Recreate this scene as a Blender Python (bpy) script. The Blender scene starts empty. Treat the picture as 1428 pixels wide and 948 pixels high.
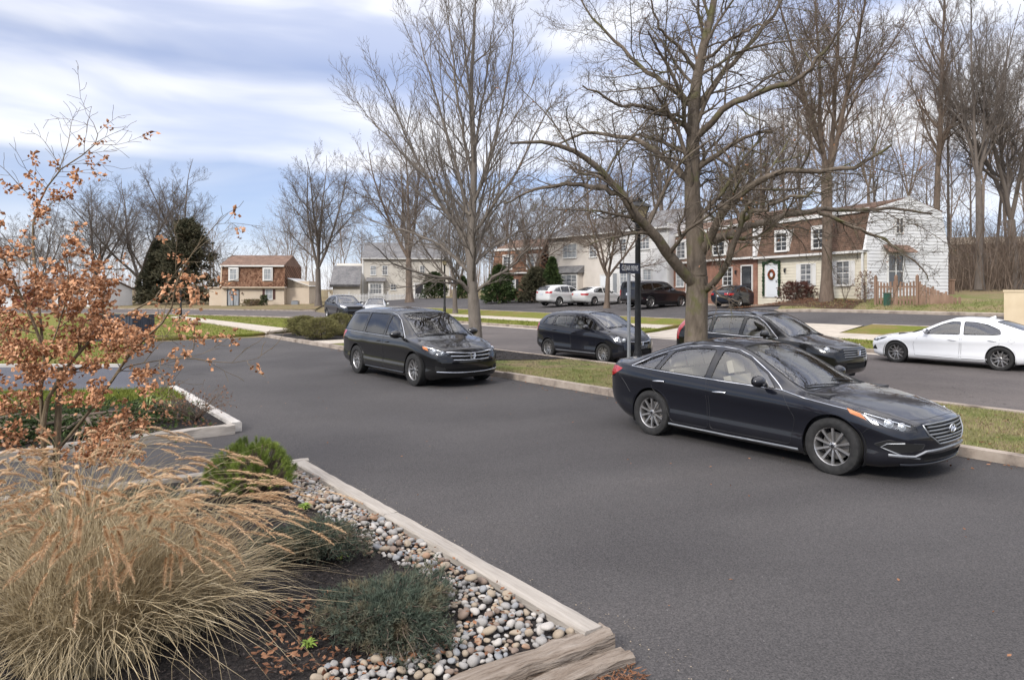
import bpy, bmesh, math, random
import numpy as np
from mathutils import Vector, Matrix
from mathutils.bvhtree import BVHTree
R = math.radians
SC = bpy.context.scene
COL = SC.collection
# ------------------------------------------------------------------ camera
F = 965.0; HZ = 403.0; CX = 714.0; CH = 2.2           # focal length in photo pixels, horizon row, centre column, eye height
cam_d = bpy.data.cameras.new("camera"); cam = bpy.data.objects.new("camera", cam_d); COL.objects.link(cam)
cam.location = (0, 0, CH); cam.rotation_euler = (R(90), 0, 0)
cam_d.sensor_width = 36; cam_d.lens = F / 1428 * 36; cam_d.shift_y = -(474 - HZ) / 1428
cam_d.clip_start = 0.1; cam_d.clip_end = 3000
SC.camera = cam
# ------------------------------------------------------------------ sky and sun
SUN_EL, SUN_AZ = R(34), R(215)                         # azimuth measured clockwise from +Y
SC.view_settings.view_transform = 'Standard'; SC.view_settings.look = 'None'
SC.view_settings.exposure = 0.52; SC.view_settings.gamma = 1.0; SC.view_settings.use_curve_mapping = False
SC.render.engine = 'CYCLES'
SC.cycles.max_bounces = 8; SC.cycles.transparent_max_bounces = 24
SC.cycles.diffuse_bounces = 3; SC.cycles.glossy_bounces = 4
SC.cycles.caustics_reflective = False; SC.cycles.caustics_refractive = False
world = bpy.data.worlds.new("World"); SC.world = world; world.use_nodes = True
def build_sky():
    nt = world.node_tree; N = nt.nodes; L = nt.links; N.clear()
    def math_(op, a, b=None, c=None):
        n = N.new('ShaderNodeMath'); n.operation = op
        for i, v in enumerate((a, b, c)):
            if v is None: continue
            if hasattr(v, 'is_linked'): L.new(v, n.inputs[i])
            else: n.inputs[i].default_value = v
        return n.outputs[0]
    def noise(vec, sc, det, dist=0.0, rough=.5):
        n = N.new('ShaderNodeTexNoise'); n.inputs['Scale'].default_value = sc; n.inputs['Detail'].default_value = det; n.inputs['Distortion'].default_value = dist; n.inputs['Roughness'].default_value = rough
        L.new(vec, n.inputs['Vector']); return n.outputs['Fac']
    def rmp(fac, st):
        r = N.new('ShaderNodeValToRGB'); e = r.color_ramp.elements; r.color_ramp.interpolation = 'EASE' if len(st) < 3 else 'LINEAR'
        while len(e) < len(st): e.new(.5)
        for i, (p, c) in enumerate(st): e[i].position = p; e[i].color = (*c, 1) if isinstance(c, tuple) else (c, c, c, 1)
        L.new(fac, r.inputs['Fac']); return r.outputs['Color']
    def mixn(fac, a, b, bt='MIX'):
        m = N.new('ShaderNodeMix'); m.data_type = 'RGBA'; m.blend_type = bt
        for v, k in ((fac, 0), (a, 6), (b, 7)):
            if hasattr(v, 'is_linked'): L.new(v, m.inputs[k])
            else: m.inputs[k].default_value = v if k == 0 else (*v, 1)
        return m.outputs[2]
    out = N.new('ShaderNodeOutputWorld'); bg = N.new('ShaderNodeBackground')
    sky = N.new('ShaderNodeTexSky'); sky.sky_type = 'NISHITA'; sky.sun_disc = False
    sky.sun_elevation = SUN_EL; sky.sun_rotation = SUN_AZ; sky.air_density = 1.0; sky.dust_density = 0.3; sky.ozone_density = 3.0
    tc = N.new('ShaderNodeTexCoord'); sep = N.new('ShaderNodeSeparateXYZ'); L.new(tc.outputs['Generated'], sep.inputs[0])
    X, Y, Z = sep.outputs
    # cloud sheets: thin bands low down, a closed bright sheet overhead
    st = N.new('ShaderNodeMapping'); L.new(tc.outputs['Generated'], st.inputs[0]); st.inputs['Scale'].default_value = (1, 1, 4.5); st.inputs['Rotation'].default_value = (R(2), R(-2.5), 0)
    n1 = noise(st.outputs[0], 1.9, 5, .5, .45); n2 = noise(st.outputs[0], 3.2, 4, .4, .45)
    t = math_('ADD', Z, math_('MULTIPLY', math_('SUBTRACT', n1, .5), .07))
    band = rmp(t, [(0,.85),(.07,.62),(.115,.50),(.160,.42),(.176,.93),(.225,1.),(.262,.80),(.292,.55),(.325,.82),(.36,.95),(.42,.80),(.60,.9),(1,1.)])
    puff = rmp(n2, [(.34,.0),(.66,1.)])
    mask = math_('MAXIMUM', math_('MULTIPLY', band, math_('ADD', math_('MULTIPLY', puff, .35), .68)), math_('MULTIPLY', puff, .45))
    right = rmp(math_('ADD', math_('MULTIPLY', X, .8), .5), [(.45,0.),(.85,1.)])           # thinner, more even veil toward the right
    mask = mixn(math_('MULTIPLY', right, .55), mask, mixn(puff, (.45,.45,.45), (1,1,1)))
    blue = mixn(1.0, sky.outputs[0], SKY_BLUE, 'MULTIPLY')
    white = mixn(puff, (.64,.68,.82), (.78,.79,.83))
    col = mixn(mask, blue, white)
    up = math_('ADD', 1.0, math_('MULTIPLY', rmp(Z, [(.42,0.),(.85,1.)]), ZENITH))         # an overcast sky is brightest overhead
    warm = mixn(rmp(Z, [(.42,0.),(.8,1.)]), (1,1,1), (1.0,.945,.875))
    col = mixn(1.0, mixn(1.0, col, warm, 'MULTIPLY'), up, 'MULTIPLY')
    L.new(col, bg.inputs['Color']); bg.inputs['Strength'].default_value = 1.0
    L.new(bg.outputs[0], out.inputs['Surface'])
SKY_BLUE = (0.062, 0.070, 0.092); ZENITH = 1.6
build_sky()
sun_d = bpy.data.lights.new("sun", 'SUN'); sun_d.energy = 2.2; sun_d.angle = R(13); sun_d.color = (1.0, 0.95, 0.88)
sun = bpy.data.objects.new("sun", sun_d); COL.objects.link(sun)
_sd = Vector((math.sin(SUN_AZ) * math.cos(SUN_EL), math.cos(SUN_AZ) * math.cos(SUN_EL), math.sin(SUN_EL)))
sun.rotation_euler = _sd.to_track_quat('Z', 'Y').to_euler(); sun.location = _sd * 60

# ------------------------------------------------------------------ helpers
D = Vector((0.606, -0.796, 0)).normalized()            # along the street, toward the right foreground
NN = Vector((0.796, 0.606, 0)).normalized()            # across it, away from the eye
def SN(s, n, z=0.0): v = D * s + NN * n; return Vector((v.x, v.y, z))
def sn_of(x, y): return x * D.x + y * D.y, x * NN.x + y * NN.y
def G(px, py, z=0.0):                                  # ground point seen at a photo pixel
    Y = F * (CH - z) / (py - HZ); return Vector(((px - CX) * Y / F, Y, z))
def at(px, Y, z=0.0): return Vector(((px - CX) * Y / F, Y, z))
def sstep(a, b, x):
    t = min(1, max(0, (x - a) / (b - a))); return t * t * (3 - 2 * t)
def gh(x, y):                                          # height of the land
    s, n = sn_of(x, y)
    k = 0.085 + 0.03 * sstep(-26, -18, s)
    m = max(0.0, n - 25.0)
    v = 1.9 * (1 - math.exp(-m * k / 1.75))
    v *= 0.35 + 0.65 * sstep(-26, -2, x)
    v += 0.55 * sstep(34.5, 38, n) * sstep(-27, -21, s)
    return v
def tag(o, label=None, cat=None, group=None, kind=None):
    if label: o['label'] = label
    if cat: o['category'] = cat
    if group: o['group'] = group
    if kind: o['kind'] = kind
    return o
def empty(name, loc=(0, 0, 0), rz=0.0, label=None, cat=None, group=None):
    o = bpy.data.objects.new(name, None); COL.objects.link(o); o.location = loc; o.rotation_euler = (0, 0, rz)
    o.empty_display_size = 0.2
    return tag(o, label, cat, group)
def obj(name, me, mats=None, parent=None, smooth=None):
    if isinstance(me, bmesh.types.BMesh):
        m = bpy.data.meshes.new(name); me.to_mesh(m); me.free(); me = m
    o = bpy.data.objects.new(name, me); COL.objects.link(o)
    if mats is not None:
        for mm in (mats if isinstance(mats, (list, tuple)) else [mats]): me.materials.append(mm)
    if parent: o.parent = parent
    if smooth is not None:
        me.polygons.foreach_set('use_smooth', [True] * len(me.polygons))
        if smooth < 180: me.set_sharp_from_angle(angle=R(smooth))
    return o
def copy_tree(o, parent=None):
    c = o.copy(); COL.objects.link(c)
    if parent: c.parent = parent
    for ch in o.children: copy_tree(ch, c)
    return c
def npmesh(name, V, Fc, mi=None):                      # Fc: list of arrays (m,k) of the same k each
    me = bpy.data.meshes.new(name); V = np.asarray(V, np.float32)
    Fc = [np.asarray(f, np.int32) for f in Fc if len(f)]
    me.vertices.add(len(V)); me.vertices.foreach_set('co', V.ravel())
    loops = np.concatenate([f.ravel() for f in Fc]); cnt = np.concatenate([np.full(len(f), f.shape[1], np.int32) for f in Fc])
    st = np.concatenate([[0], np.cumsum(cnt)[:-1]]).astype(np.int32)
    me.loops.add(len(loops)); me.loops.foreach_set('vertex_index', loops)
    me.polygons.add(len(cnt)); me.polygons.foreach_set('loop_start', st)
    if mi is not None: me.polygons.foreach_set('material_index', np.asarray(mi, np.int32))
    me.update(calc_edges=True); me.validate(); return me
def bx(bm, x0, x1, y0, y1, z0, z1, mi=0, M=None):
    vs = [bm.verts.new(Vector(p) if M is None else M @ Vector(p)) for p in ((x0,y0,z0),(x1,y0,z0),(x1,y1,z0),(x0,y1,z0),(x0,y0,z1),(x1,y0,z1),(x1,y1,z1),(x0,y1,z1))]
    fs = []
    for q in ((0,3,2,1),(4,5,6,7),(0,1,5,4),(1,2,6,5),(2,3,7,6),(3,0,4,7)):
        f = bm.faces.new([vs[i] for i in q]); f.material_index = mi; fs.append(f)
    return vs, fs
def bevel(bm, w, seg=2, ang=30):
    bmesh.ops.bevel(bm, geom=[e for e in bm.edges if len(e.link_faces) == 2 and e.calc_face_angle(0) > R(ang)], offset=w, segments=seg, affect='EDGES', profile=0.5)
def tube(bm, pts, rad, sides=8, caps=True, mi=0):
    pts = [Vector(p) for p in pts]; n = len(pts)
    if not isinstance(rad, (list, tuple)): rad = [rad] * n
    rings = []; prev = None
    for i, p in enumerate(pts):
        t = (pts[min(i+1, n-1)] - pts[max(i-1, 0)]).normalized()
        if prev is None:
            a = Vector((0,0,1)) if abs(t.z) < .9 else Vector((1,0,0)); u = t.cross(a).normalized()
        else: u = (prev - t * prev.dot(t)).normalized()
        prev = u; w = t.cross(u)
        rings.append([bm.verts.new(p + (u * math.cos(2*math.pi*k/sides) + w * math.sin(2*math.pi*k/sides)) * rad[i]) for k in range(sides)])
    for a, b in zip(rings, rings[1:]):
        for k in range(sides):
            f = bm.faces.new((a[k], a[(k+1)%sides], b[(k+1)%sides], b[k])); f.material_index = mi
    if caps:
        f = bm.faces.new(rings[0][::-1]); f.material_index = mi; f = bm.faces.new(rings[-1]); f.material_index = mi
def lathe(bm, prof, sides=24, axis='Z', M=None, mi=0, close=False):
    M = M or Matrix.Identity(4); rings = []
    for r, h in prof:
        ring = []
        for k in range(sides):
            a = 2*math.pi*k/sides; c, s = r*math.cos(a), r*math.sin(a)
            p = (c, s, h) if axis == 'Z' else (c, h, s)
            ring.append(bm.verts.new(M @ Vector(p)))
        rings.append(ring)
    pr = list(zip(rings, rings[1:])) + ([(rings[-1], rings[0])] if close else [])
    for a, b in pr:
        for k in range(sides):
            f = bm.faces.new((a[k], a[(k+1)%sides], b[(k+1)%sides], b[k]) if axis == 'Z' else (b[k], b[(k+1)%sides], a[(k+1)%sides], a[k])); f.material_index = mi
    return rings
def prism(bm, pts, z0, z1, mi=0):
    a = [bm.verts.new((p[0], p[1], z0)) for p in pts]; b = [bm.verts.new((p[0], p[1], z1)) for p in pts]; n = len(pts)
    fs = [bm.faces.new(a[::-1]), bm.faces.new(b)]
    for i in range(n): fs.append(bm.faces.new((a[i], a[(i+1)%n], b[(i+1)%n], b[i])))
    for f in fs: f.material_index = mi
    return fs

# ------------------------------------------------------------------ materials
def mat(name, col=(.5,.5,.5), rough=.6, metal=0.0, spec=0.5, coat=0.0, emit=None):
    m = bpy.data.materials.new(name); m.use_nodes = True; b = m.node_tree.nodes['Principled BSDF']
    b.inputs['Base Color'].default_value = (*col, 1); b.inputs['Roughness'].default_value = rough; b.inputs['Metallic'].default_value = metal
    b.inputs['Specular IOR Level'].default_value = spec; b.inputs['Coat Weight'].default_value = coat; b.inputs['Coat Roughness'].default_value = 0.03
    return m
def node(m, typ, **kw):
    n = m.node_tree.nodes.new(typ)
    for k, v in kw.items():
        if k in n.inputs: n.inputs[k].default_value = v
        else: setattr(n, k, v)
    return n
def lk(m, a, b): m.node_tree.links.new(a, b)
def bsdf(m): return m.node_tree.nodes['Principled BSDF']
def ramp(m, fac, stops):
    r = m.node_tree.nodes.new('ShaderNodeValToRGB'); e = r.color_ramp.elements
    while len(e) < len(stops): e.new(0.5)
    for i, (p, c) in enumerate(stops): e[i].position = p; e[i].color = (*c, 1) if len(c) == 3 else c
    lk(m, fac, r.inputs['Fac']); return r.outputs['Color']
def noisy(name, stops, scale=5, detail=5, rough=.85, bump=0.0, bscale=None, bdist=.02, coord='Object', stretch=(1,1,1), spec=.3, metal=0.0, rr=0.5, distort=0.0):
    m = mat(name, stops[0][1], rough, metal, spec); tc = node(m, 'ShaderNodeTexCoord'); mp = node(m, 'ShaderNodeMapping'); mp.inputs['Scale'].default_value = stretch
    lk(m, tc.outputs[coord], mp.inputs[0]); n = node(m, 'ShaderNodeTexNoise', Scale=scale, Detail=detail, Roughness=rr, Distortion=distort); lk(m, mp.outputs[0], n.inputs['Vector'])
    lk(m, ramp(m, n.outputs['Fac'], stops), bsdf(m).inputs['Base Color'])
    if bump:
        n2 = node(m, 'ShaderNodeTexNoise', Scale=bscale or scale*4, Detail=4); lk(m, mp.outputs[0], n2.inputs['Vector'])
        b = node(m, 'ShaderNodeBump', Strength=bump, Distance=bdist); lk(m, n2.outputs['Fac'], b.inputs['Height']); lk(m, b.outputs[0], bsdf(m).inputs['Normal'])
    return m
def mixc(m, fac, a, b, blend='MIX'):
    x = node(m, 'ShaderNodeMix', data_type='RGBA', blend_type=blend)
    if hasattr(fac, 'is_linked'): lk(m, fac, x.inputs[0])
    else: x.inputs[0].default_value = fac
    for v, k in ((a, 6), (b, 7)):
        if hasattr(v, 'is_linked'): lk(m, v, x.inputs[k])
        else: x.inputs[k].default_value = (*v, 1)
    return x.outputs[2]
def glass(name, tint=(.6,.63,.62), ior=1.5, bump=0.0):
    m = bpy.data.materials.new(name); m.use_nodes = True; nt = m.node_tree; nt.nodes.clear()
    o = nt.nodes.new('ShaderNodeOutputMaterial'); t = nt.nodes.new('ShaderNodeBsdfTransparent'); g = nt.nodes.new('ShaderNodeBsdfGlossy')
    fr = nt.nodes.new('ShaderNodeFresnel'); mx = nt.nodes.new('ShaderNodeMixShader')
    t.inputs['Color'].default_value = (*tint, 1); g.inputs['Roughness'].default_value = 0.0; fr.inputs['IOR'].default_value = ior; g.inputs['Color'].default_value = (1,1,1,1)
    lk(m, fr.outputs[0], mx.inputs['Fac']); lk(m, t.outputs[0], mx.inputs[1]); lk(m, g.outputs[0], mx.inputs[2]); lk(m, mx.outputs[0], o.inputs['Surface'])
    return m
# ================================================================== cars
def pchip(tab):
    xs = np.array([a for a, b in tab], float); ys = np.array([b for a, b in tab], float)
    h = np.diff(xs); d = np.diff(ys) / h; m = np.zeros(len(xs)); m[0] = d[0]; m[-1] = d[-1]
    for i in range(1, len(xs)-1):
        if d[i-1]*d[i] > 0:
            w1 = 2*h[i]+h[i-1]; w2 = h[i]+2*h[i-1]; m[i] = (w1+w2)/(w1/d[i-1]+w2/d[i])
    def f(x):
        x = min(max(x, xs[0]), xs[-1]); i = min(max(int(np.searchsorted(xs, x))-1, 0), len(h)-1)
        t = (x-xs[i])/h[i]; t2 = t*t; t3 = t2*t
        return float((2*t3-3*t2+1)*ys[i] + (t3-2*t2+t)*h[i]*m[i] + (-2*t3+3*t2)*ys[i+1] + (t3-t2)*h[i]*m[i+1])
    return f
def chaikin(pts, it=2, closed=True):
    pts = [Vector(p) for p in pts]
    for _ in range(it):
        q = []
        n = len(pts)
        for i in range(n if closed else n-1):
            a, b = pts[i], pts[(i+1) % n]; q += [a*.75+b*.25, a*.25+b*.75]
        if not closed: q = [pts[0]] + q[1:-1] + [pts[-1]]
        pts = q
    return pts
def roundpoly(pts, r):                                  # rounds the corners of a polygon of 3-D points by about r
    pts = [Vector(p) for p in pts]; out = []; n = len(pts)
    for i in range(n):
        p, a, b = pts[i], pts[i-1], pts[(i+1) % n]
        ra = min(r, (a-p).length*.45); rb = min(r, (b-p).length*.45)
        A = p+(a-p).normalized()*ra; B = p+(b-p).normalized()*rb
        for t in (0, .33, .67, 1): out.append(A*(1-t)**2 + p*2*t*(1-t) + B*t*t)
    return out
def pip(x, y, P):
    c = False; n = len(P); j = n-1
    for i in range(n):
        xi, yi = P[i]; xj, yj = P[j]
        if (yi > y) != (yj > y) and x < (xj-xi)*(y-yi)/(yj-yi)+xi: c = not c
        j = i
    return c
M_GLASS = glass('car_glass', (.86,.89,.88), 2.0); M_GLASSD = glass('privacy_glass', (.16,.17,.17), 1.75)
M_LENS = glass('lamp_lens', (.93,.95,.96), 1.45)
M_RUBBER = mat('black_rubber', (.012,.012,.013), .55); M_TRIM = mat('black_trim', (.018,.018,.02), .42)
M_TYRE = noisy('tyre_rubber', [(.3,(.018,.018,.018)),(.7,(.032,.031,.03))], 20, 3, .82, .3, 80, .003)
M_CHROME = mat('bright_trim', (.75,.76,.78), .16, 1.0); M_ALLOY = noisy('alloy_wheel', [(.3,(.42,.41,.40)),(.7,(.55,.54,.53))], 6, 3, .33, metal=.85)
M_DARKALLOY = mat('dark_alloy', (.06,.06,.065), .4, .7); M_DISC = mat('brake_disc', (.22,.21,.20), .5, .8)
M_SILVERP = mat('satin_silver', (.30,.31,.32), .35, .7); M_REFL = mat('lamp_reflector', (.7,.71,.73), .22, 1.0)
M_LAMPDARK = mat('lamp_bowl', (.10,.10,.11), .35, .5); M_PROJ = mat('projector_lens', (.55,.57,.6), .05, .3, .8, 1.0)
M_AMBER = mat('amber_lens', (.75,.22,.03), .12, 0, .5, 1.0); M_RED = mat('red_lens', (.42,.012,.012), .10, 0, .5, 1.0)
M_REDP = mat('red_lens_pale', (.55,.10,.09), .10, 0, .5, 1.0); M_CLEARL = mat('clear_lens', (.62,.60,.60), .12, 0, .5, 1.0)
M_SEATG = mat('seat_cloth_grey', (.26,.25,.24), .9); M_SEATB = mat('seat_leather_beige', (.50,.45,.38), .7); M_INT = mat('cabin_plastic', (.04,.04,.042), .8)
M_WELL = mat('wheel_well', (.008,.008,.008), .95); M_PLATE = mat('plate', (.55,.57,.62), .4)
def paint(name, col, flake=.0, rough=.32, coat=1.0):
    m = mat(name, col, rough, flake, .15, coat); tc = node(m, 'ShaderNodeTexCoord')
    n = node(m, 'ShaderNodeTexNoise', Scale=2.2, Detail=6); lk(m, tc.outputs['Object'], n.inputs['Vector'])
    mr = node(m, 'ShaderNodeMapRange'); mr.inputs[1].default_value = .35; mr.inputs[2].default_value = .75; mr.inputs[3].default_value = .015; mr.inputs[4].default_value = .04
    lk(m, n.outputs['Fac'], mr.inputs[0]); lk(m, mr.outputs[0], bsdf(m).inputs['Coat Roughness'])
    # road dust low on the panels: follows height on the body, not light
    sp = node(m, 'ShaderNodeSeparateXYZ'); lk(m, tc.outputs['Object'], sp.inputs[0])
    m2 = node(m, 'ShaderNodeMapRange'); m2.inputs[1].default_value = .55; m2.inputs[2].default_value = .2; m2.inputs[3].default_value = 0; m2.inputs[4].default_value = .10
    lk(m, sp.outputs['Z'], m2.inputs[0]); mm = node(m, 'ShaderNodeMath', operation='MULTIPLY'); lk(m, m2.outputs[0], mm.inputs[0]); lk(m, n.outputs['Fac'], mm.inputs[1])
    lk(m, mixc(m, mm.outputs[0], col, (.12,.11,.10)), bsdf(m).inputs['Base Color'])
    return m

class Car:
    def __init__(s, S, root, fine=True):
        s.S = S; s.root = root; s.fine = fine; s.X0 = S['fo'] + S['wb']/2; s.build_shell()
    def P(s, X, y, z): return Vector((s.X0 - X, y, z))
    def section(s, X):
        S = s.S; g = s.g; W = S['W']/2
        w = W*g['cw'](X)*(1 + .010*math.exp(-((X-S['fo'])/.42)**2) + .012*math.exp(-((X-S['fo']-S['wb'])/.45)**2))/1.01
        zb, zs, zt, wr, dr = g['bot'](X), g['belt'](X), g['top'](X), g['rail'](X), g['drop'](X)
        zr = zt-dr; zs = min(zs, zr-.012); ns, nu, nc, ntp = s.ns, s.nu, s.nc, s.nt
        sd = s.side; pts = []
        y0 = w*sd(0); yb = [y0*k/ntp for k in range(ntp)]
        bot = [(y, zb - .0*y) for y in yb]
        side = [(w*sd(k/ns), zb+(zs-zb)*k/ns) for k in range(ns+1)]
        ws = side[-1][0]; wr = min(wr, ws*.985)
        up = []; bow = .018 if zr-zs > .2 else .004
        A = Vector((ws, zs)); B = Vector((wr, zr))
        f1 = .86
        for k in range(1, nu+1):
            t = f1*k/nu; p = A.lerp(B, t); up.append((p.x + bow*math.sin(math.pi*min(t/f1,1)*.9), p.y))
        roof = lambda y: zr + (zt-zr)*(1-(abs(y)/wr)**2.2) 
        c0 = Vector(up[-1]); yc = wr*.80; c2 = Vector((yc, roof(yc)))
        dirn = (B-A).normalized(); c1 = Vector((wr*1.0, zr+ (zt-zr)*.12)); 
        corner = []
        for k in range(1, nc+1):
            t = k/nc; p = c0*(1-t)**2 + c1*2*t*(1-t) + c2*t*t; corner.append((p.x, p.y))
        top = [(yc*(1-k/ntp), roof(yc*(1-k/ntp))) for k in range(1, ntp+1)]
        return bot, side, up, corner, top
    def warp(s, X, y, z):
        S = s.S; g = s.g; W = S['W']/2; x = X; a = abs(y)/W
        Xf = S.get('ff', 1.1); Xr = S.get('fr', 1.1)
        if X < Xf: x += (g['nose'](z) + S['plan_f']*a**S.get('pf', 2.6))*(1-X/Xf)**2
        u = S['L']-X
        if u < Xr: x -= (g['tail'](z) + S['plan_r']*a**S.get('pr', 3.0))*(1-u/Xr)**2
        b0, b1, b2, amt = S.get('bow', (.9, 1.5, 2.6, .16))
        k = 0 if X <= b0 or X >= b2 else ((X-b0)/(b1-b0) if X < b1 else (b2-X)/(b2-b1)); k = k*k*(3-2*k)
        hz = max(0, min(1, (z-g['belt'](X)+.05)/.1)); x += amt*a*a*k*hz
        return x
    def build_shell(s):
        S = s.S; s.g = {k: pchip(S[k]) for k in ('top','belt','bot','cw','rail','drop','nose','tail')}
        s.side = pchip(S.get('side', [(0,.90),(.05,.945),(.12,.98),(.22,.99),(.40,.974),(.6,.980),(.76,1.0),(.80,.996),(.9,.980),(1,.950)]))
        s.ns, s.nu, s.nc, s.nt = (18, 7, 5, 9) if s.fine else (10, 4, 3, 5)
        n = 96 if s.fine else 46; L = S['L']
        Xs = [L*((.55*(k/n)) + .45*(.5-.5*math.cos(math.pi*k/n))) for k in range(n+1)]
        bm = bmesh.new(); rows = []; loops = []
        for X in Xs:
            bot, side, up, cor, top = s.section(X)
            half = bot + side + up + cor + top           # from bottom centre to top centre (right side y>0)
            full = half + [(-y, z) for y, z in half[-2:0:-1]]
            loops.append((len(half), full, (bot, side, up, cor, top)))
            rows.append([bm.verts.new(s.P(s.warp(X, y, z), y, z)) for y, z in full])
        m = len(rows[0])
        for a, b in zip(rows, rows[1:]):
            for k in range(m): bm.faces.new((a[k], a[(k+1)%m], b[(k+1)%m], b[k]))
        for X, ring, (nh, full, parts), flip in ((0.0, rows[0], loops[0], 0), (L, rows[-1], loops[-1], 1)):
            bot, side, up, cor, top = parts; ntp = s.nt; nside = len(side)+len(up)+len(cor)   # corner points inclusive
            # grid columns from y- to y+ : 2*ntp+1 ; rows along side chain
            i0 = len(bot); right = list(range(i0, i0+nside)); left = [(m - i) % m for i in right]
            botl = [(m-k) % m for k in range(i0, 0, -1)] + [0] + list(range(1, i0+1))        # left corner .. right corner
            i1 = i0+nside-1; topl = [(m-k) % m for k in range(i1, i1+ntp)] + [i1+ntp] + list(range(i1+ntp-1, i1-1, -1))
            nc_, nr = len(botl), nside; co = lambda i: Vector((full[i][0], full[i][1]))
            grid = [[None]*nc_ for _ in range(nr)]
            for r in range(nr):
                v = r/(nr-1)
                for c in range(nc_):
                    u = c/(nc_-1)
                    if r == 0: grid[r][c] = ring[botl[c]]
                    elif r == nr-1: grid[r][c] = ring[topl[c]]
                    elif c == 0: grid[r][c] = ring[left[r]]
                    elif c == nc_-1: grid[r][c] = ring[right[r]]
                    else:
                        p = co(botl[c])*(1-v)+co(topl[c])*v + co(left[r])*(1-u)+co(right[r])*u - (co(botl[0])*(1-u)*(1-v)+co(botl[-1])*u*(1-v)+co(topl[0])*(1-u)*v+co(topl[-1])*u*v)
                        grid[r][c] = bm.verts.new(s.P(s.warp(X, p.x, p.y), p.x, p.y))
            for r in range(nr-1):
                for c in range(nc_-1):
                    q = (grid[r][c], grid[r][c+1], grid[r+1][c+1], grid[r+1][c])
                    bm.faces.new(q)
        bmesh.ops.recalc_face_normals(bm, faces=bm.faces[:])
        s.bm = bm; bm.normal_update()
        o = bm.copy(); bmesh.ops.triangulate(o, faces=o.faces[:]); o.normal_update()
        o.verts.ensure_lookup_table(); o.faces.ensure_lookup_table(); s.obm = o; s.bvh = BVHTree.FromBMesh(o)
        s.ffs = [(f.verts[0].co, f.verts[1].co, f.verts[2].co, f.verts[0].normal.copy(), f.verts[1].normal.copy(), f.verts[2].normal.copy()) for f in o.faces]
    def nrm(s, p):
        loc, no, i, d = s.bvh.find_nearest(p)
        if i is None: return Vector((0,0,1))
        a, b, c, na, nb, nc = s.ffs[i]
        v0, v1, v2 = b-a, c-a, loc-a; d00, d01, d11, d20, d21 = v0.dot(v0), v0.dot(v1), v1.dot(v1), v2.dot(v0), v2.dot(v1)
        den = d00*d11-d01*d01
        if abs(den) < 1e-14: return no
        v = (d11*d20-d01*d21)/den; w = (d00*d21-d01*d20)/den
        r = na*(1-v-w)+nb*v+nc*w
        return r.normalized() if r.length > .1 else no
    def proj(s, p, view, strict=False):
        v = Vector(view).normalized(); h = s.bvh.ray_cast(Vector(p)+v*1.5, -v, 4)
        return (h[0], s.nrm(h[0])) if h[0] is not None else (Vector(p), None if strict else v)
    def cut(s, pts, view, minn=.05, ysign=0):
        """cuts the outline into the shell and returns the faces inside"""
        v = Vector(view).normalized(); a = Vector((0,0,1)); a = (a - v*a.dot(v)).normalized() if abs(v.z) < .95 else Vector((1,0,0)); b = v.cross(a)
        a = b.cross(v)
        Q = [(Vector(p).dot(b), Vector(p).dot(a)) for p in pts]
        bx0, bx1 = min(q[0] for q in Q), max(q[0] for q in Q); by0, by1 = min(q[1] for q in Q), max(q[1] for q in Q)
        cand = []
        for f in s.bm.faces:
            if f.normal.dot(v) < minn: continue
            if ysign and f.calc_center_median().y*ysign < .02: continue
            xs = [w.co.dot(b) for w in f.verts]; ys = [w.co.dot(a) for w in f.verts]
            if max(xs) < bx0 or min(xs) > bx1 or max(ys) < by0 or min(ys) > by1: continue
            cand.append(f)
        cand = set(cand)
        for i in range(len(Q)):
            p, q = Q[i], Q[(i+1) % len(Q)]
            if abs(p[0]-q[0])+abs(p[1]-q[1]) < 1e-5: continue
            lx0, lx1, ly0, ly1 = min(p[0],q[0])-1e-4, max(p[0],q[0])+1e-4, min(p[1],q[1])-1e-4, max(p[1],q[1])+1e-4
            near = []
            for f in cand:
                xs = [w.co.dot(b) for w in f.verts]; ys = [w.co.dot(a) for w in f.verts]
                if max(xs) < lx0 or min(xs) > lx1 or max(ys) < ly0 or min(ys) > ly1: continue
                near.append(f)
            if not near: continue
            e = (b*(q[0]-p[0])+a*(q[1]-p[1])).normalized(); no = e.cross(v)
            geom = set(near)
            for f in near: geom.update(f.edges); geom.update(f.verts)
            res = bmesh.ops.bisect_plane(s.bm, geom=list(geom), plane_co=b*p[0]+a*p[1], plane_no=no, dist=1e-5)
            nf = [g_ for g_ in res['geom'] if isinstance(g_, bmesh.types.BMFace)]
            for f in nf: f.normal_update()
            cand = {f for f in cand if f.is_valid} | set(nf)
        ins = []
        for f in cand:
            if not f.is_valid or f.normal.dot(v) < minn: continue
            c = f.calc_center_median()
            if pip(c.dot(b), c.dot(a), Q): ins.append(f)
        return ins
    def extract(s, faces, remove=True):
        nb = bmesh.new(); vm = {}
        for f in faces:
            q = []
            for v in f.verts:
                if v not in vm: vm[v] = nb.verts.new(v.co)
                q.append(vm[v])
            try: nb.faces.new(q)
            except ValueError: pass
        if remove: bmesh.ops.delete(s.bm, geom=faces, context='FACES')
        return nb
    def finish(s, bm, name, mats, parent=None, off=0.0, keepn=True):
        """links a piece of the shell, shaded with the uncut shell's normals, pushed out by off"""
        bm.normal_update(); ns = [s.nrm(v.co) for v in bm.verts]
        for v, n in zip(bm.verts, ns): v.co += n*off
        # order normals by vert index
        bm.verts.index_update(); o = obj(name, bm, mats, parent or s.root, smooth=180)
        if keepn and len(ns): o.data.normals_split_custom_set_from_vertices([tuple(n) for n in ns])
        return o
    def side_pts(s, XZ, sg): return [s.P(X, sg*1.0, z) for X, z in XZ]
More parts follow.
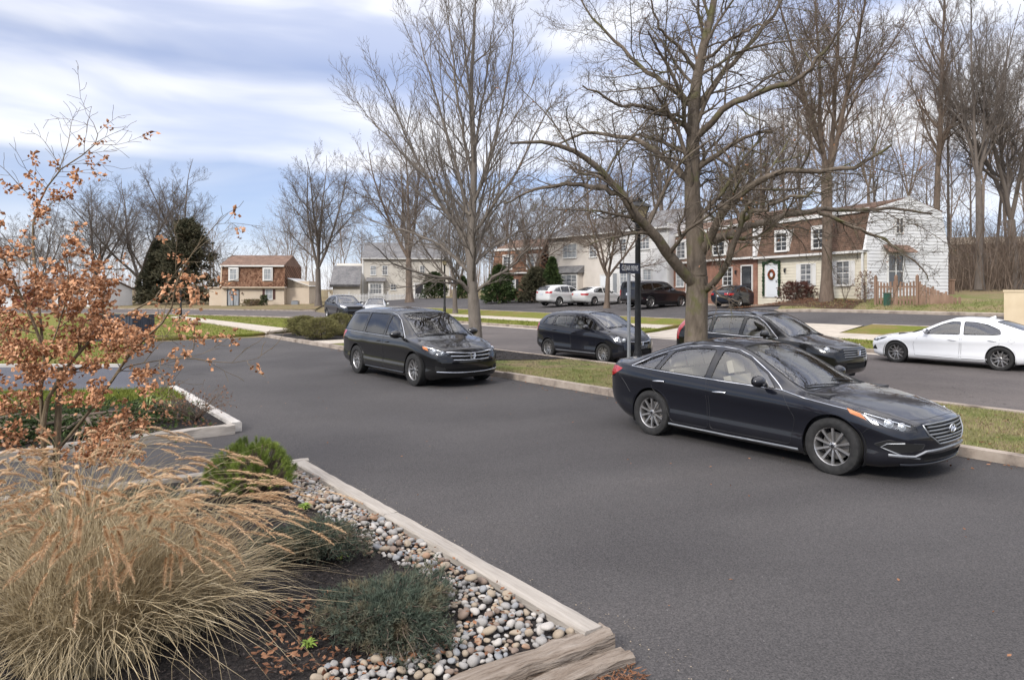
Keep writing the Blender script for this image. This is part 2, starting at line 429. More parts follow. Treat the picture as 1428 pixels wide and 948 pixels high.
    def line(s, pts, view, r=.004, off=.0, m=None, name='seam', parent=None, closed=False, bm=None, dens=.05, sides=5):
        own = bm is None; bm = bm or bmesh.new(); P = []
        pts = [Vector(p) for p in pts]
        if closed: pts.append(pts[0].copy())
        for a, b in zip(pts, pts[1:]):
            k = max(1, int((b-a).length/dens))
            for i in range(k): P.append(a.lerp(b, i/k))
        P.append(pts[-1])
        Q = []
        for p in P:
            h, n = s.proj(p, view, True)
            if n is None or (h-p - Vector(view)*(h-p).dot(Vector(view))/Vector(view).length_squared).length > .3 or abs((h-p).dot(Vector(view).normalized())) > 1.05: continue
            h = h+n*off
            if not Q or (h-Q[-1]).length > 1e-4: Q.append(h)
        if len(Q) > 1: tube(bm, Q, r, sides)
        if own: return obj(name, bm, m or M_RUBBER, parent or s.root, smooth=60)
    def boundary_rim(s, pts, view, name, m, r, parent=None): return s.line(pts, view, r, 0, m, name, parent, closed=True)

def make_wheel(car, S, parent, x, y, sg, style):
    r = S['tr']; tw = S.get('tw', .215); rr = S.get('rimr', r*.655)
    key = (id(S), style, round(x,3) if False else 0)
    w = bmesh.new(); M = Matrix.Rotation(0, 4, 'Z')
    lathe(w, [(.01,-.13),(rr*.72,-.13),(rr*.72,-.11),(.01,-.11)], 24, 'Y', mi=0)
    wo = obj('wheel', w, M_DISC, parent, 40); wo.location = (x, y, r); wo.rotation_euler = (0, 0, 0 if sg > 0 else math.pi)
    # local +Y is outward
    t = bmesh.new(); h = tw/2; prof = [(rr*.985,-h*.75),(rr+.02,-h*.95),(r-.045,-h),(r-.012,-h*.9),(r,-h*.70),(r,-h*.28),(r-.006,-h*.26),(r-.006,-h*.18),(r,-h*.16),(r,h*.16),(r-.006,h*.18),(r-.006,h*.26),(r,h*.28),(r,h*.70),(r-.012,h*.9),(r-.045,h),(rr+.02,h*.95),(rr*.985,h*.75)]
    prof = [(a, b-h*.8) for a, b in prof]
    lathe(t, prof, 48 if car.fine else 28, 'Y'); obj('tyre', t, M_TYRE, wo, 40)
    b = bmesh.new(); y1 = -h*.08
    lathe(b, [(rr*.93,-tw*.8),(rr*.93,y1-.03),(rr*.955,y1-.008),(rr*.99,y1),(rr*1.0,y1-.006),(rr*1.0,y1-.03)], 48 if car.fine else 28, 'Y')
    n, kind = style
    for i in range(n):
        a0 = 2*math.pi*i/n + math.pi/2
        arms = [(0,.0)] if kind in ('single','ten') else ([(-1,.16),(1,.16)] if kind == 'twin' else [(-1,.30),(1,.30)])
        for d_, sp in arms:
            ri, ro = rr*.14, rr*.965
            ai = a0 + d_*(.10 if kind == 'twin' else .05); ao = a0 + d_*sp*(1 if kind != 'twin' else 1.0)
            wi, wo_ = (rr*.085, rr*.075) if kind == 'twin' else ((rr*.09, rr*.06) if kind == 'vee' else (rr*.12, rr*.13))
            if kind == 'ten': wi, wo_ = rr*.050, rr*.088
            if S.get('slim'): wi *= .75; wo_ *= .75
            pi_ = Vector((ri*math.cos(ai), y1-.030, ri*math.sin(ai))); po = Vector((ro*math.cos(ao), y1-.012, ro*math.sin(ao)))
            pm = (pi_+po)/2 + Vector((0, .004, 0)); dr_ = (po-pi_).normalized(); side = Vector((-dr_.z, 0, dr_.x))
            vs = []
            for p, ww in ((pi_, wi), (pm, (wi+wo_)/2*.9), (po, wo_)):
                vs.append([b.verts.new(p-side*ww+Vector((0,-.022,0))), b.verts.new(p-side*ww*.8), b.verts.new(p+side*ww*.8), b.verts.new(p+side*ww+Vector((0,-.022,0)))])
            for A, B in zip(vs, vs[1:]):
                for k in range(3): b.faces.new((A[k], A[k+1], B[k+1], B[k]))
    lathe(b, [(rr*.21,y1-.05),(rr*.20,y1-.022),(rr*.12,y1-.014),(.005,y1-.012)], 20, 'Y')
    bmesh.ops.recalc_face_normals(b, faces=b.faces[:])
    ro_ = obj('rim', b, S.get('rimm', M_ALLOY), wo, 35)
    cb = bmesh.new(); lathe(cb, [(rr*.11,y1-.02),(rr*.10,y1-.009),(.004,y1-.007)], 16, 'Y')
    for i in range(5):
        a = 2*math.pi*i/5; c = Vector((rr*.165*math.cos(a), 0, rr*.165*math.sin(a)))
        lathe(cb, [(rr*.028,y1-.03),(rr*.026,y1-.012),(.002,y1-.011)], 8, 'Y', M=Matrix.Translation(c))
    obj('hub_cap', cb, S.get('capm', M_TRIM), wo, 40)
    return wo

def add_light(car, pts, view, name, depth=.05, proj_=0, m_in=None, lens=M_LENS, amber=None, drl=True, parent=None, ysign=0):
    """a lamp unit: the outline cut out of the shell, a bowl behind it, a clear lens in front"""
    fs = car.cut(pts, view, ysign=ysign)
    if not fs: return None
    bm = car.extract(fs)
    bowl = bm.copy(); v = Vector(view).normalized()
    be = [e for e in bowl.edges if len(e.link_faces) == 1]
    ret = bmesh.ops.extrude_edge_only(bowl, edges=be); nv = [g for g in ret['geom'] if isinstance(g, bmesh.types.BMVert)]
    old = [x for x in bowl.verts if x not in set(nv)]
    cen = sum((x.co for x in old), Vector())/len(old)
    for x in old: x.co = x.co - v*depth + (cen-x.co)*.12
    obj('lamp_bowl', bowl, m_in or M_LAMPDARK, None, 30)
    bo = COL.objects[-1]
    lo = car.finish(bm, name, lens, off=-.001); bo.parent = lo
    if amber:
        pass
    return lo, bo, cen

def build_car(S, name, label, loc, heading, cat='car', group=None, fine=True):
    """heading: unit vector the nose points along"""
    root = empty(name, (loc.x, loc.y, loc.z), math.atan2(heading.y, heading.x), label, cat, group)
    c = Car(S, root, fine); c.root = root; W = S['W']/2; L = S['L']; P = c.P
    body_m, gl = S['paint'], S.get('glass', M_GLASS)
    # ---- wheel arches
    for sg in (1, -1):
        for Xw in (S['fo'], S['fo']+S['wb']):
            ra = S['tr']+S.get('gap', .045); zc = S['tr']+.01
            pts = [P(Xw+ra*math.cos(t), sg, zc+ra*math.sin(t)) for t in [2*math.pi*k/(40 if fine else 20) for k in range(40 if fine else 20)]]
            pts = [p for p in pts if p.z > -.02] + []
            fs = c.cut(pts, (0, sg, 0), .02, sg)
            if fs: bmesh.ops.delete(c.bm, geom=fs, context='FACES')
    # ---- side windows
    for sg in (1, -1):
        for k, (XZ, gm, nm) in enumerate(S['side_win']):
            pts = roundpoly(c.side_pts(XZ, sg), S.get('wr', .04)); fs = c.cut(pts, (0, sg, .15), .05, sg)
            if fs:
                g_ = c.extract(fs); c.finish(g_, nm, gm or gl, off=-.005)
                c.line(pts, (0, sg, .15), .007 if fine else .012, .001, M_RUBBER, 'window_seal', closed=True, dens=.12)
    # ---- windscreen and rear window
    for key, nm, vw in (('ws', 'windshield', (.55, 0, .83)), ('rw', 'rear_window', S.get('rwv', (-.6, 0, .8)))):
        if key not in S: continue
        pts = roundpoly([P(X, y, z) for X, y, z in S[key]], .06); 
        fs = c.cut(pts, vw, .05)
        if fs:
            g_ = c.extract(fs); w_ = c.finish(g_, nm, S.get('rgl', gl) if key == 'rw' else M_GLASS, off=-.004)
            c.line(pts, vw, .008 if fine else .014, .0, M_RUBBER, 'window_seal', closed=True, dens=.12)
    # ---- lamps, grille
    for (pts3, vw, kind, depth) in S.get('lamps', []):
        for sg in (1, -1):
            pts = [P(X, sg*y, z) for X, y, z in pts3]; v = (vw[0], sg*vw[1], vw[2])
            rp = roundpoly(pts, S.get('lampr', .02))
            if kind == 'head':
                r_ = add_light(c, rp, v, 'headlight', depth, ysign=sg)
                if r_ and fine:
                    lo, bo, cen = r_
                    vv = Vector(v).normalized()
                    for (X, y, z, rr) in S.get('projectors', []):
                        h, n = c.proj(P(X, sg*y, z), v); M = Matrix.Translation(h-vv*(depth*.62)) @ vv.to_track_quat('Z', 'Y').to_matrix().to_4x4()
                        b = bmesh.new(); lathe(b, [(rr*1.25,-.01),(rr*1.25,.018),(rr*1.05,.022),(rr,.01),(rr*.8,.022),(rr*.4,.034),(.002,.037)], 18, 'Z', M); obj('projector', b, [M_PROJ], lo, 40)
                    b = bmesh.new()
                    for ln in S.get('drl', []):
                        Q = [];
                        for X, y, z in ln: h, n = c.proj(P(X, sg*y, z), v); Q.append(h-vv*.02)
                        tube(b, Q, .009, 6)
                    if S.get('drl'): obj('light_strip', b, M_REFL, lo, 60)
                    for nm_, mm_, q_ in S.get('lamp_inlay', []):
                        Q = [c.proj(P(X, sg*y, z), v)[0]-vv*.010 for X, y, z in q_]; b = bmesh.new()
                        A = [b.verts.new(p) for p in Q]; B = [b.verts.new(p-vv*.02) for p in Q]; n_ = len(Q)
                        b.faces.new(A)
                        for i in range(n_): b.faces.new((A[i], B[i], B[(i+1)%n_], A[(i+1)%n_]))
                        obj(nm_, b, mm_, lo)
            else:
                fs = c.cut(rp, v, .05, sg)
                if fs: g_ = c.extract(fs); nm2, mm = {'tail': ('taillight', M_RED), 'tail2': ('taillight', M_REDP), 'clear': ('taillight', M_CLEARL), 'fog': ('fog_bezel', M_SILVERP), 'fogd': ('fog_recess', M_WELL), 'simple': ('headlight', M_CLEARL), 'amber': ('indicator', M_AMBER)}[kind]; c.finish(g_, nm2, mm, off=.002)
                c.line(rp, v, .004, 0, M_RUBBER, 'lamp_seal', closed=True, dens=.1)
    for (pts3, vw, m_, nm, off) in S.get('panels', []):
        pts = roundpoly([P(*p) for p in pts3], .03); fs = c.cut(pts, vw, .05)
        if fs:
            g_ = c.extract(fs)
            if off < -.01:
                be = [e for e in g_.edges if len(e.link_faces) == 1]; old = set(g_.verts); ret = bmesh.ops.extrude_edge_only(g_, edges=be)
                for x in old: x.co += Vector(vw).normalized()*off
                obj(nm, g_, m_, root, 40)
            else: c.finish(g_, nm, m_, off=off)
    for (ln, vw, r_, m_, nm, off) in S.get('bars', []):
        b = bmesh.new()
        for l in (ln if isinstance(ln[0], list) else [ln]): c.line([P(*p) for p in l], vw, r_, off, bm=b, dens=.06, sides=6)
        obj(nm, b, m_, root, 60)
    for (ln, r_, m_, nm, off) in S.get('sidebars', []):
        for sg in (1, -1):
            b = bmesh.new(); c.line([P(X, sg, z) for X, z in ln], (0, sg, .1), r_, off, bm=b, dens=.07, sides=6); obj(nm, b, m_, root, 60)
    if 'badge' in S: S['badge'](c, root)
    # ---- doors (cut out along their seams)
    if fine:
        for sg in (1, -1):
            for k, XZ in enumerate(S['doors']):
                pts = roundpoly(c.side_pts(XZ, sg), .05); fs = c.cut(pts, (0, sg, 0), .02, sg)
                if not fs: continue
                d_ = c.finish(c.extract(fs), 'door', body_m)
                c.line(pts, (0, sg, 0), .0035, .0003, M_RUBBER, 'door_seam', d_, closed=True, dens=.09, sides=4)
                X, z = S['handles'][k]; h, n = c.proj(P(X, sg, z), (0, sg, 0)); b = bmesh.new()
                Q = []
                for t in range(9):
                    u = t/8-.5; hh, n2 = c.proj(P(X+u*.21, sg, z-.012*u), (0, sg, 0)); Q.append(hh + n2*(.012+.022*math.cos(u*math.pi)))
                tube(b, Q, [.008,.011,.013,.014,.014,.014,.013,.011,.008], 8); obj('handle', b, S.get('handm', body_m), d_, 60)
        for (ln, vw) in S.get('seams', []):
            c.line([P(*p) for p in ln], vw, .003, .0002, M_RUBBER, 'panel_gap', dens=.08, sides=4)
    # ---- wheel wells and lips
    for sg in (1, -1):
        for Xw in (S['fo'], S['fo']+S['wb']):
            b = bmesh.new(); ra = S['tr']+S.get('gap', .045)+.02; yo = W-.035; x0 = c.X0-Xw
            rings = []
            for yy in (yo, yo-.34):
                rings.append([b.verts.new((x0+ra*math.cos(t), sg*yy, max(.12, S['tr']+.01+ra*math.sin(t)))) for t in [math.pi*(-.15+1.3*k/20) for k in range(21)]])
            for k in range(20): b.faces.new((rings[0][k], rings[0][k+1], rings[1][k+1], rings[1][k]))
            b.faces.new(rings[1]); obj('wheel_well', b, M_WELL, root, 40)
    for sg in (1, -1):
        for Xw in (S['fo'], S['fo']+S['wb']):
            ra = S['tr']+S.get('gap', .045); lipm = S.get('lipm', body_m)
            pts = [P(Xw+ra*math.cos(t), sg, S['tr']+.01+ra*math.sin(t)) for t in [math.pi*(-.06+1.12*k/24) for k in range(25)]]
            pts = [p for p in pts if p.z > S['bot'][len(S['bot'])//2][1]+.02]
            c.line(pts, (0, sg, 0), S.get('lipr', .009), -.002, lipm, 'arch_lip', dens=.2)
            make_wheel(c, S, root, c.X0-Xw, sg*(W-S.get('wi', .03)), sg, S['spokes'])
    c.finish(c.bm, 'body', [body_m])
    # ---- mirrors
    for sg in (1, -1):
        X, z, sc_ = S['mirror']; b = bmesh.new()
        bmesh.ops.create_icosphere(b, subdivisions=3, radius=1)
        for v in b.verts:
            p = v.co; x = p.x*(.085 if p.x > 0 else .035); v.co = Vector((x, p.y*.115, p.z*.075*(1-.15*p.y*sg)))*sc_
        o = obj('side_mirror', b, body_m, root, 60); o.location = P(X, sg*(W+.085), z+.06)
        b = bmesh.new(); tube(b, [Vector((0,-sg*.17,-.055)), Vector((0,-sg*.09,-.05)), Vector((0,0,-.02))], [.030,.028,.02], 8); obj('mirror_arm', b, M_TRIM, o, 60)
        b = bmesh.new(); lathe(b, [(.001,0),(1,0)], 20, 'Z'); 
        for v in b.verts: v.co = Vector((-.0365*sc_, v.co.x*.1*sc_, v.co.y*.064*sc_))
        obj('mirror_glass', b, M_CHROME, o)
    # ---- cabin
    cab = bmesh.new(); zf = .42; belt = c.g['belt'](S['seat'][0])
    bx(cab, P(S['seat'][-1]+.55,0,0).x, P(S['ws'][0][0]-.1,0,0).x, -W+.14, W-.14, .2, zf)
    Xd = S['seat'][0]-.85
    bx(cab, P(Xd+.12,0,0).x, P(Xd-.45,0,0).x, -W+.16, W-.16, .45, belt-.02)
    bx(cab, P(Xd+.30,0,0).x, P(Xd-.45,0,0).x, -W+.2, W-.2, .45, belt-.14)
    bevel(cab, .03); obj('dashboard', cab, M_INT, root, 30)
    seat_m = S.get('seatm', M_SEATG)
    for X in S['seat']:
        for yy in ((-.37, .37) if X == S['seat'][0] or not fine else (-.42, 0, .42)):
            b = bmesh.new(); zt = S.get('seatz', .52); wid = .24 if X == S['seat'][0] else .2
            bx(b, P(X+.1,0,0).x, P(X-.42,0,0).x, yy-wid, yy+wid, zf, zt)
            M = Matrix.Translation(P(X+.12, yy, zt-.03)) @ Matrix.Rotation(R(-16), 4, 'Y'); top = S['belt_head']-zt-.02
            bx(b, -.07, .05, -wid, wid, 0, top, M=M); bx(b, -.05, .05, -.125, .125, top+.035, top+.21, M=M); bx(b, -.01, .01, -.05, .05, top-.02, top+.04, M=M)
            bevel(b, .03, 2); obj('seat', b, seat_m, root, 30)
    b = bmesh.new(); M = Matrix.Translation(P(Xd+.33, .37, belt-.03)) @ Matrix.Rotation(R(-68), 4, 'Y')
    rings = [ (.185+.014*math.cos(t), .014*math.sin(t)) for t in [2*math.pi*k/8 for k in range(8)]]
    lathe(b, rings, 24, 'Z', M, close=True); bx(b, -.02, .02, -.18, .18, -.01, .01, M=M); bx(b, -.05,.05,-.06,.06,-.02,.02, M=M); obj('steering_wheel', b, M_INT, root, 40)
    if fine:                                             # wipers, rear-view mirror
        X0, X1 = S['wiper']; b = bmesh.new()
        for (xa, ya, xb, yb) in ((X0, .55, X1+.02, .02), (X0-.02, -.08, X1, -.60)):
            c.line([P(xa, ya, 1), P((xa+xb)/2, (ya+yb)/2, 1), P(xb, yb, 1)], (.3, 0, 1), .009, .012, bm=b)
        obj('wiper', b, M_RUBBER, root, 60)
        h, n = c.proj(P(S['ws'][2][0]-.12, 0, 1.3), (.5,0,.8)); b = bmesh.new(); bx(b, -.015, .015, -.11, .11, -.03, .03); bevel(b, .012); o = obj('inside_mirror', b, M_TRIM, root, 40); o.location = h + Vector((-.12, 0, -.07))
    if 'extra' in S: S['extra'](c, root)
    return root, c
# ---- the black sedan in the foreground
P_NAVY = paint('navy_black_paint', (.0045,.0052,.009), .0); P_BLACK = paint('black_paint', (.0035,.0035,.004)); P_WHITE = paint('white_paint', (.74,.75,.76), 0, .4)
P_CHAR = paint('charcoal_paint', (.03,.033,.04), .3); P_DARKNAVY = paint('dark_navy_paint', (.006,.007,.012)); P_PLUM = paint('dark_plum_paint', (.012,.010,.012), .1); P_PEARL = paint('pearl_white_paint', (.60,.60,.58), .1, .4); P_SLATE = paint('slate_paint', (.020,.026,.038), .2)
def sonata_badge(c, root):
    h, n = c.proj(c.P(0, 0, .60), (1, 0, .15)); b = bmesh.new()
    M = Matrix.Translation(h + Vector((.028,0,0))) @ Matrix.Rotation(R(90), 4, 'Y') @ Matrix.Rotation(R(90), 4, 'Z')
    ring = [(math.cos(t)*.007, math.sin(t)*.007) for t in [2*math.pi*k/6 for k in range(6)]]
    # oval ring with a slanted letter
    pts = [Vector((.085*math.cos(t), .045*math.sin(t), 0)) for t in [2*math.pi*k/28 for k in range(29)]]
    tube(b, [M @ p for p in pts], .0065, 6, False)
    for q in ([(-.045,-.030),(-.022,.032)], [(.022,-.032),(.045,.030)], [(-.034,-.008),(0,.004),(.034,.008)]): tube(b, [M @ Vector((x, y, .003)) for x, y in q], .0075, 6)
    obj('emblem', b, M_CHROME, root, 50)
SONATA = dict(L=4.855, W=1.865, fo=.95, wb=2.805, tr=.334, tw=.215, rimr=.226, wi=.02, gap=.040,
  top=[(0,.70),(.06,.735),(.25,.80),(.6,.872),(1.0,.925),(1.28,.955),(1.42,1.005),(1.8,1.19),(2.15,1.355),(2.4,1.435),(2.75,1.474),(3.05,1.470),(3.4,1.425),(3.75,1.335),(4.05,1.225),(4.32,1.125),(4.45,1.095),(4.72,1.085),(4.8,1.075),(4.855,1.00)],
  belt=[(0,.60),(.3,.72),(.7,.80),(1.4,.885),(2.4,.935),(3.4,.985),(4.1,1.02),(4.6,1.03),(4.855,.96)],
  bot=[(0,.22),(.3,.17),(.8,.165),(4.0,.175),(4.5,.22),(4.855,.32)],
  cw=[(0,.78),(.12,.86),(.35,.935),(.8,.985),(1.5,1),(3.4,1),(4.1,.985),(4.5,.945),(4.72,.89),(4.855,.81)],
  rail=[(0,.60),(.4,.69),(1.0,.73),(1.35,.74),(1.55,.71),(2.1,.63),(2.45,.585),(3.2,.57),(3.7,.58),(4.2,.635),(4.5,.70),(4.855,.66)],
  drop=[(0,.04),(.5,.055),(1.2,.035),(2.2,.04),(3,.05),(3.8,.05),(4.4,.02),(4.855,.02)],
  nose=[(.15,.15),(.25,.05),(.35,.02),(.5,.0),(.6,.02),(.68,.05),(.76,.12)], tail=[(.2,.18),(.4,.06),(.6,.0),(.85,.0),(1.0,.06),(1.1,.14)],
  plan_f=.34, plan_r=.26, bow=(.95,1.45,2.7,.17), paint=P_NAVY, spokes=(10,'ten'), seatm=M_SEATB, belt_head=1.05,
  side_win=[([(1.72,.95),(2.70,.972),(2.64,1.395),(2.42,1.385),(2.2,1.31),(1.9,1.13)], None, 'door_window'), ([(2.80,.972),(3.62,1.005),(3.50,1.31),(3.3,1.365),(3.0,1.40),(2.76,1.40)], None, 'door_window'), ([(3.70,1.01),(4.12,1.03),(3.90,1.17),(3.60,1.285)], None, 'quarter_window')],
  ws=[(1.30,.70,.95),(1.30,-.70,.95),(2.38,-.55,1.42),(2.38,.55,1.42)], rw=[(3.55,.50,1.38),(3.55,-.50,1.38),(4.33,-.56,1.12),(4.33,.56,1.12)],
  lamps=[([(.10,.60,.605),(.16,.60,.665),(.45,.80,.765),(.74,.925,.83),(.70,.925,.76),(.42,.84,.655),(.2,.72,.60)], (.72,.69,.15), 'head', .05),
         ([(.12,.88,.36),(.10,.55,.40),(.10,.50,.46),(.3,.84,.50),(.42,.90,.44)], (.8,.6,0), 'fogd', 0),
         ([(4.62,.90,.98),(4.86,.60,.96),(4.86,.60,.86),(4.7,.8,.80),(4.55,.93,.88),(4.42,.93,.95)], (-.6,.8,0), 'tail', 0)],
  projectors=[(.36,.76,.675,.042),(.26,.68,.645,.036)], drl=[[(.17,.64,.655),(.42,.79,.735),(.56,.865,.775)],[(.36,.80,.645),(.50,.845,.72)],[(.47,.86,.67),(.56,.875,.76)]],
  lamp_inlay=[('indicator', M_AMBER, [(.58,.90,.775),(.735,.925,.828),(.70,.925,.765),(.53,.885,.705)])],
  panels=[([(.0,.50,.665),(.0,-.50,.665),(.0,-.46,.56),(.0,-.30,.455),(.0,.30,.455),(.0,.46,.56)], (1,0,0), M_WELL, 'grille', -.03),
          ([(.0,.55,.335),(.0,-.55,.335),(.0,-.48,.26),(.0,.48,.26)], (1,0,0), M_WELL, 'lower_grille', -.03)],
  bars=[([[(.0,y,z) for y in (.44,.3,.15,0,-.15,-.3,-.44)] for z in (.64,.60,.56)]+[[(.0,y,.52) for y in (.36,.2,0,-.2,-.36)],[(.0,y,.485) for y in (.32,.2,0,-.2,-.32)]], (1,0,0), .0115, M_SILVERP, 'grille_slats', -.004),
        ([[(.0,.50,.668),(.0,.25,.675),(.0,0,.677),(.0,-.25,.675),(.0,-.50,.668),(.0,-.46,.56),(.0,-.30,.450),(.0,0,.447),(.0,.30,.450),(.0,.46,.56),(.0,.50,.668)]], (1,0,0), .011, M_SILVERP, 'grille_surround', .003),
        ([[(.0,-.80,.33),(.0,-.62,.325),(.0,-.50,.375),(.0,0,.39),(.0,.50,.375),(.0,.62,.325),(.0,.80,.33)]], (1,0,0), .017, M_SILVERP, 'bumper_bezel', .002),
        ([[(.0,-.72,.235),(.0,-.4,.23),(.0,0,.23),(.0,.4,.23),(.0,.72,.235)]], (1,0,0), .014, P_NAVY, 'chin_spoiler', .012)],
  sidebars=[([(.78,.805),(1.0,.832),(1.3,.868),(1.62,.93),(2.7,.957),(3.65,.99),(4.17,1.018)], .008, M_CHROME, 'belt_trim', .003), ([(1.62,.93),(1.9,1.145),(2.2,1.328),(2.42,1.403),(2.7,1.425),(3.0,1.42),(3.3,1.387),(3.6,1.305),(3.9,1.188),(4.17,1.018)], .0075, M_CHROME, 'window_surround', .002),
            ([(1.38,.235),(2.4,.232),(3.42,.240)], .016, M_SILVERP, 'sill_trim', .006), ([(.20,.50),(.36,.475),(.42,.43),(.2,.35),(.12,.34)], .009, M_SILVERP, 'fog_trim', .002)],
  doors=[[(1.48,.27),(2.68,.27),(2.72,.96),(1.62,.915),(1.42,.60)], [(2.72,.27),(3.36,.27),(3.50,.55),(3.72,.70),(3.76,1.0),(2.76,.962)]], handles=[(2.52,.79),(3.58,.83)], handm=M_CHROME,
  seams=[([(1.20,.78,.9),(.9,.74,.9),(.5,.68,.85),(.22,.58,.8),(.13,.35,.75),(.11,0,.74),(.13,-.35,.75),(.22,-.58,.8),(.5,-.68,.85),(.9,-.74,.9),(1.2,-.78,.9)], (.1,0,1)),
         ([(.40,.95,.66),(.55,.95,.60),(.60,.95,.55)], (0,1,0)), ([(.40,-.95,.66),(.55,-.95,.60),(.60,-.95,.55)], (0,-1,0)), ([(4.45,-.95,.86),(4.30,-.95,.72),(4.2,-.95,.60)], (0,-1,0))],
  mirror=(1.86,.955,1.0), seat=[2.35,3.35], wiper=(1.30,1.42), badge=sonata_badge)
def h_badge(z, sc=1.0):
    def f(c, root):
        h, n = c.proj(c.P(0, 0, z), (1, 0, .15)); b = bmesh.new(); M = Matrix.Translation(h + Vector((.028,0,0)))
        fr = [(-.055,.045),(.055,.045),(.040,-.045),(-.040,-.045)]; fr = [M @ Vector((0, x*sc, y*sc)) for x, y in fr]; tube(b, fr+[fr[0]], .006*sc, 6)
        for q in ([(-.034,.036),(-.022,-.036)], [(.034,.036),(.022,-.036)], [(-.028,0),(.028,0)]): tube(b, [M @ Vector((.002, x*sc, y*sc)) for x, y in q], .007*sc, 6)
        obj('emblem', b, M_CHROME, root, 50)
    return f
def rack(z, X0, X1, y):
    def f(c, root):
        for sg in (1, -1):
            b = bmesh.new(); P_ = []
            for k in range(9):
                X = X0+(X1-X0)*k/8; h, n = c.proj(c.P(X, sg*y, z), (0,0,1)); P_.append(h+Vector((0,0,.045 if 0 < k < 8 else .004)))
            tube(b, P_, .014, 8); obj('roof_rail', b, M_TRIM, root, 50)
    return f
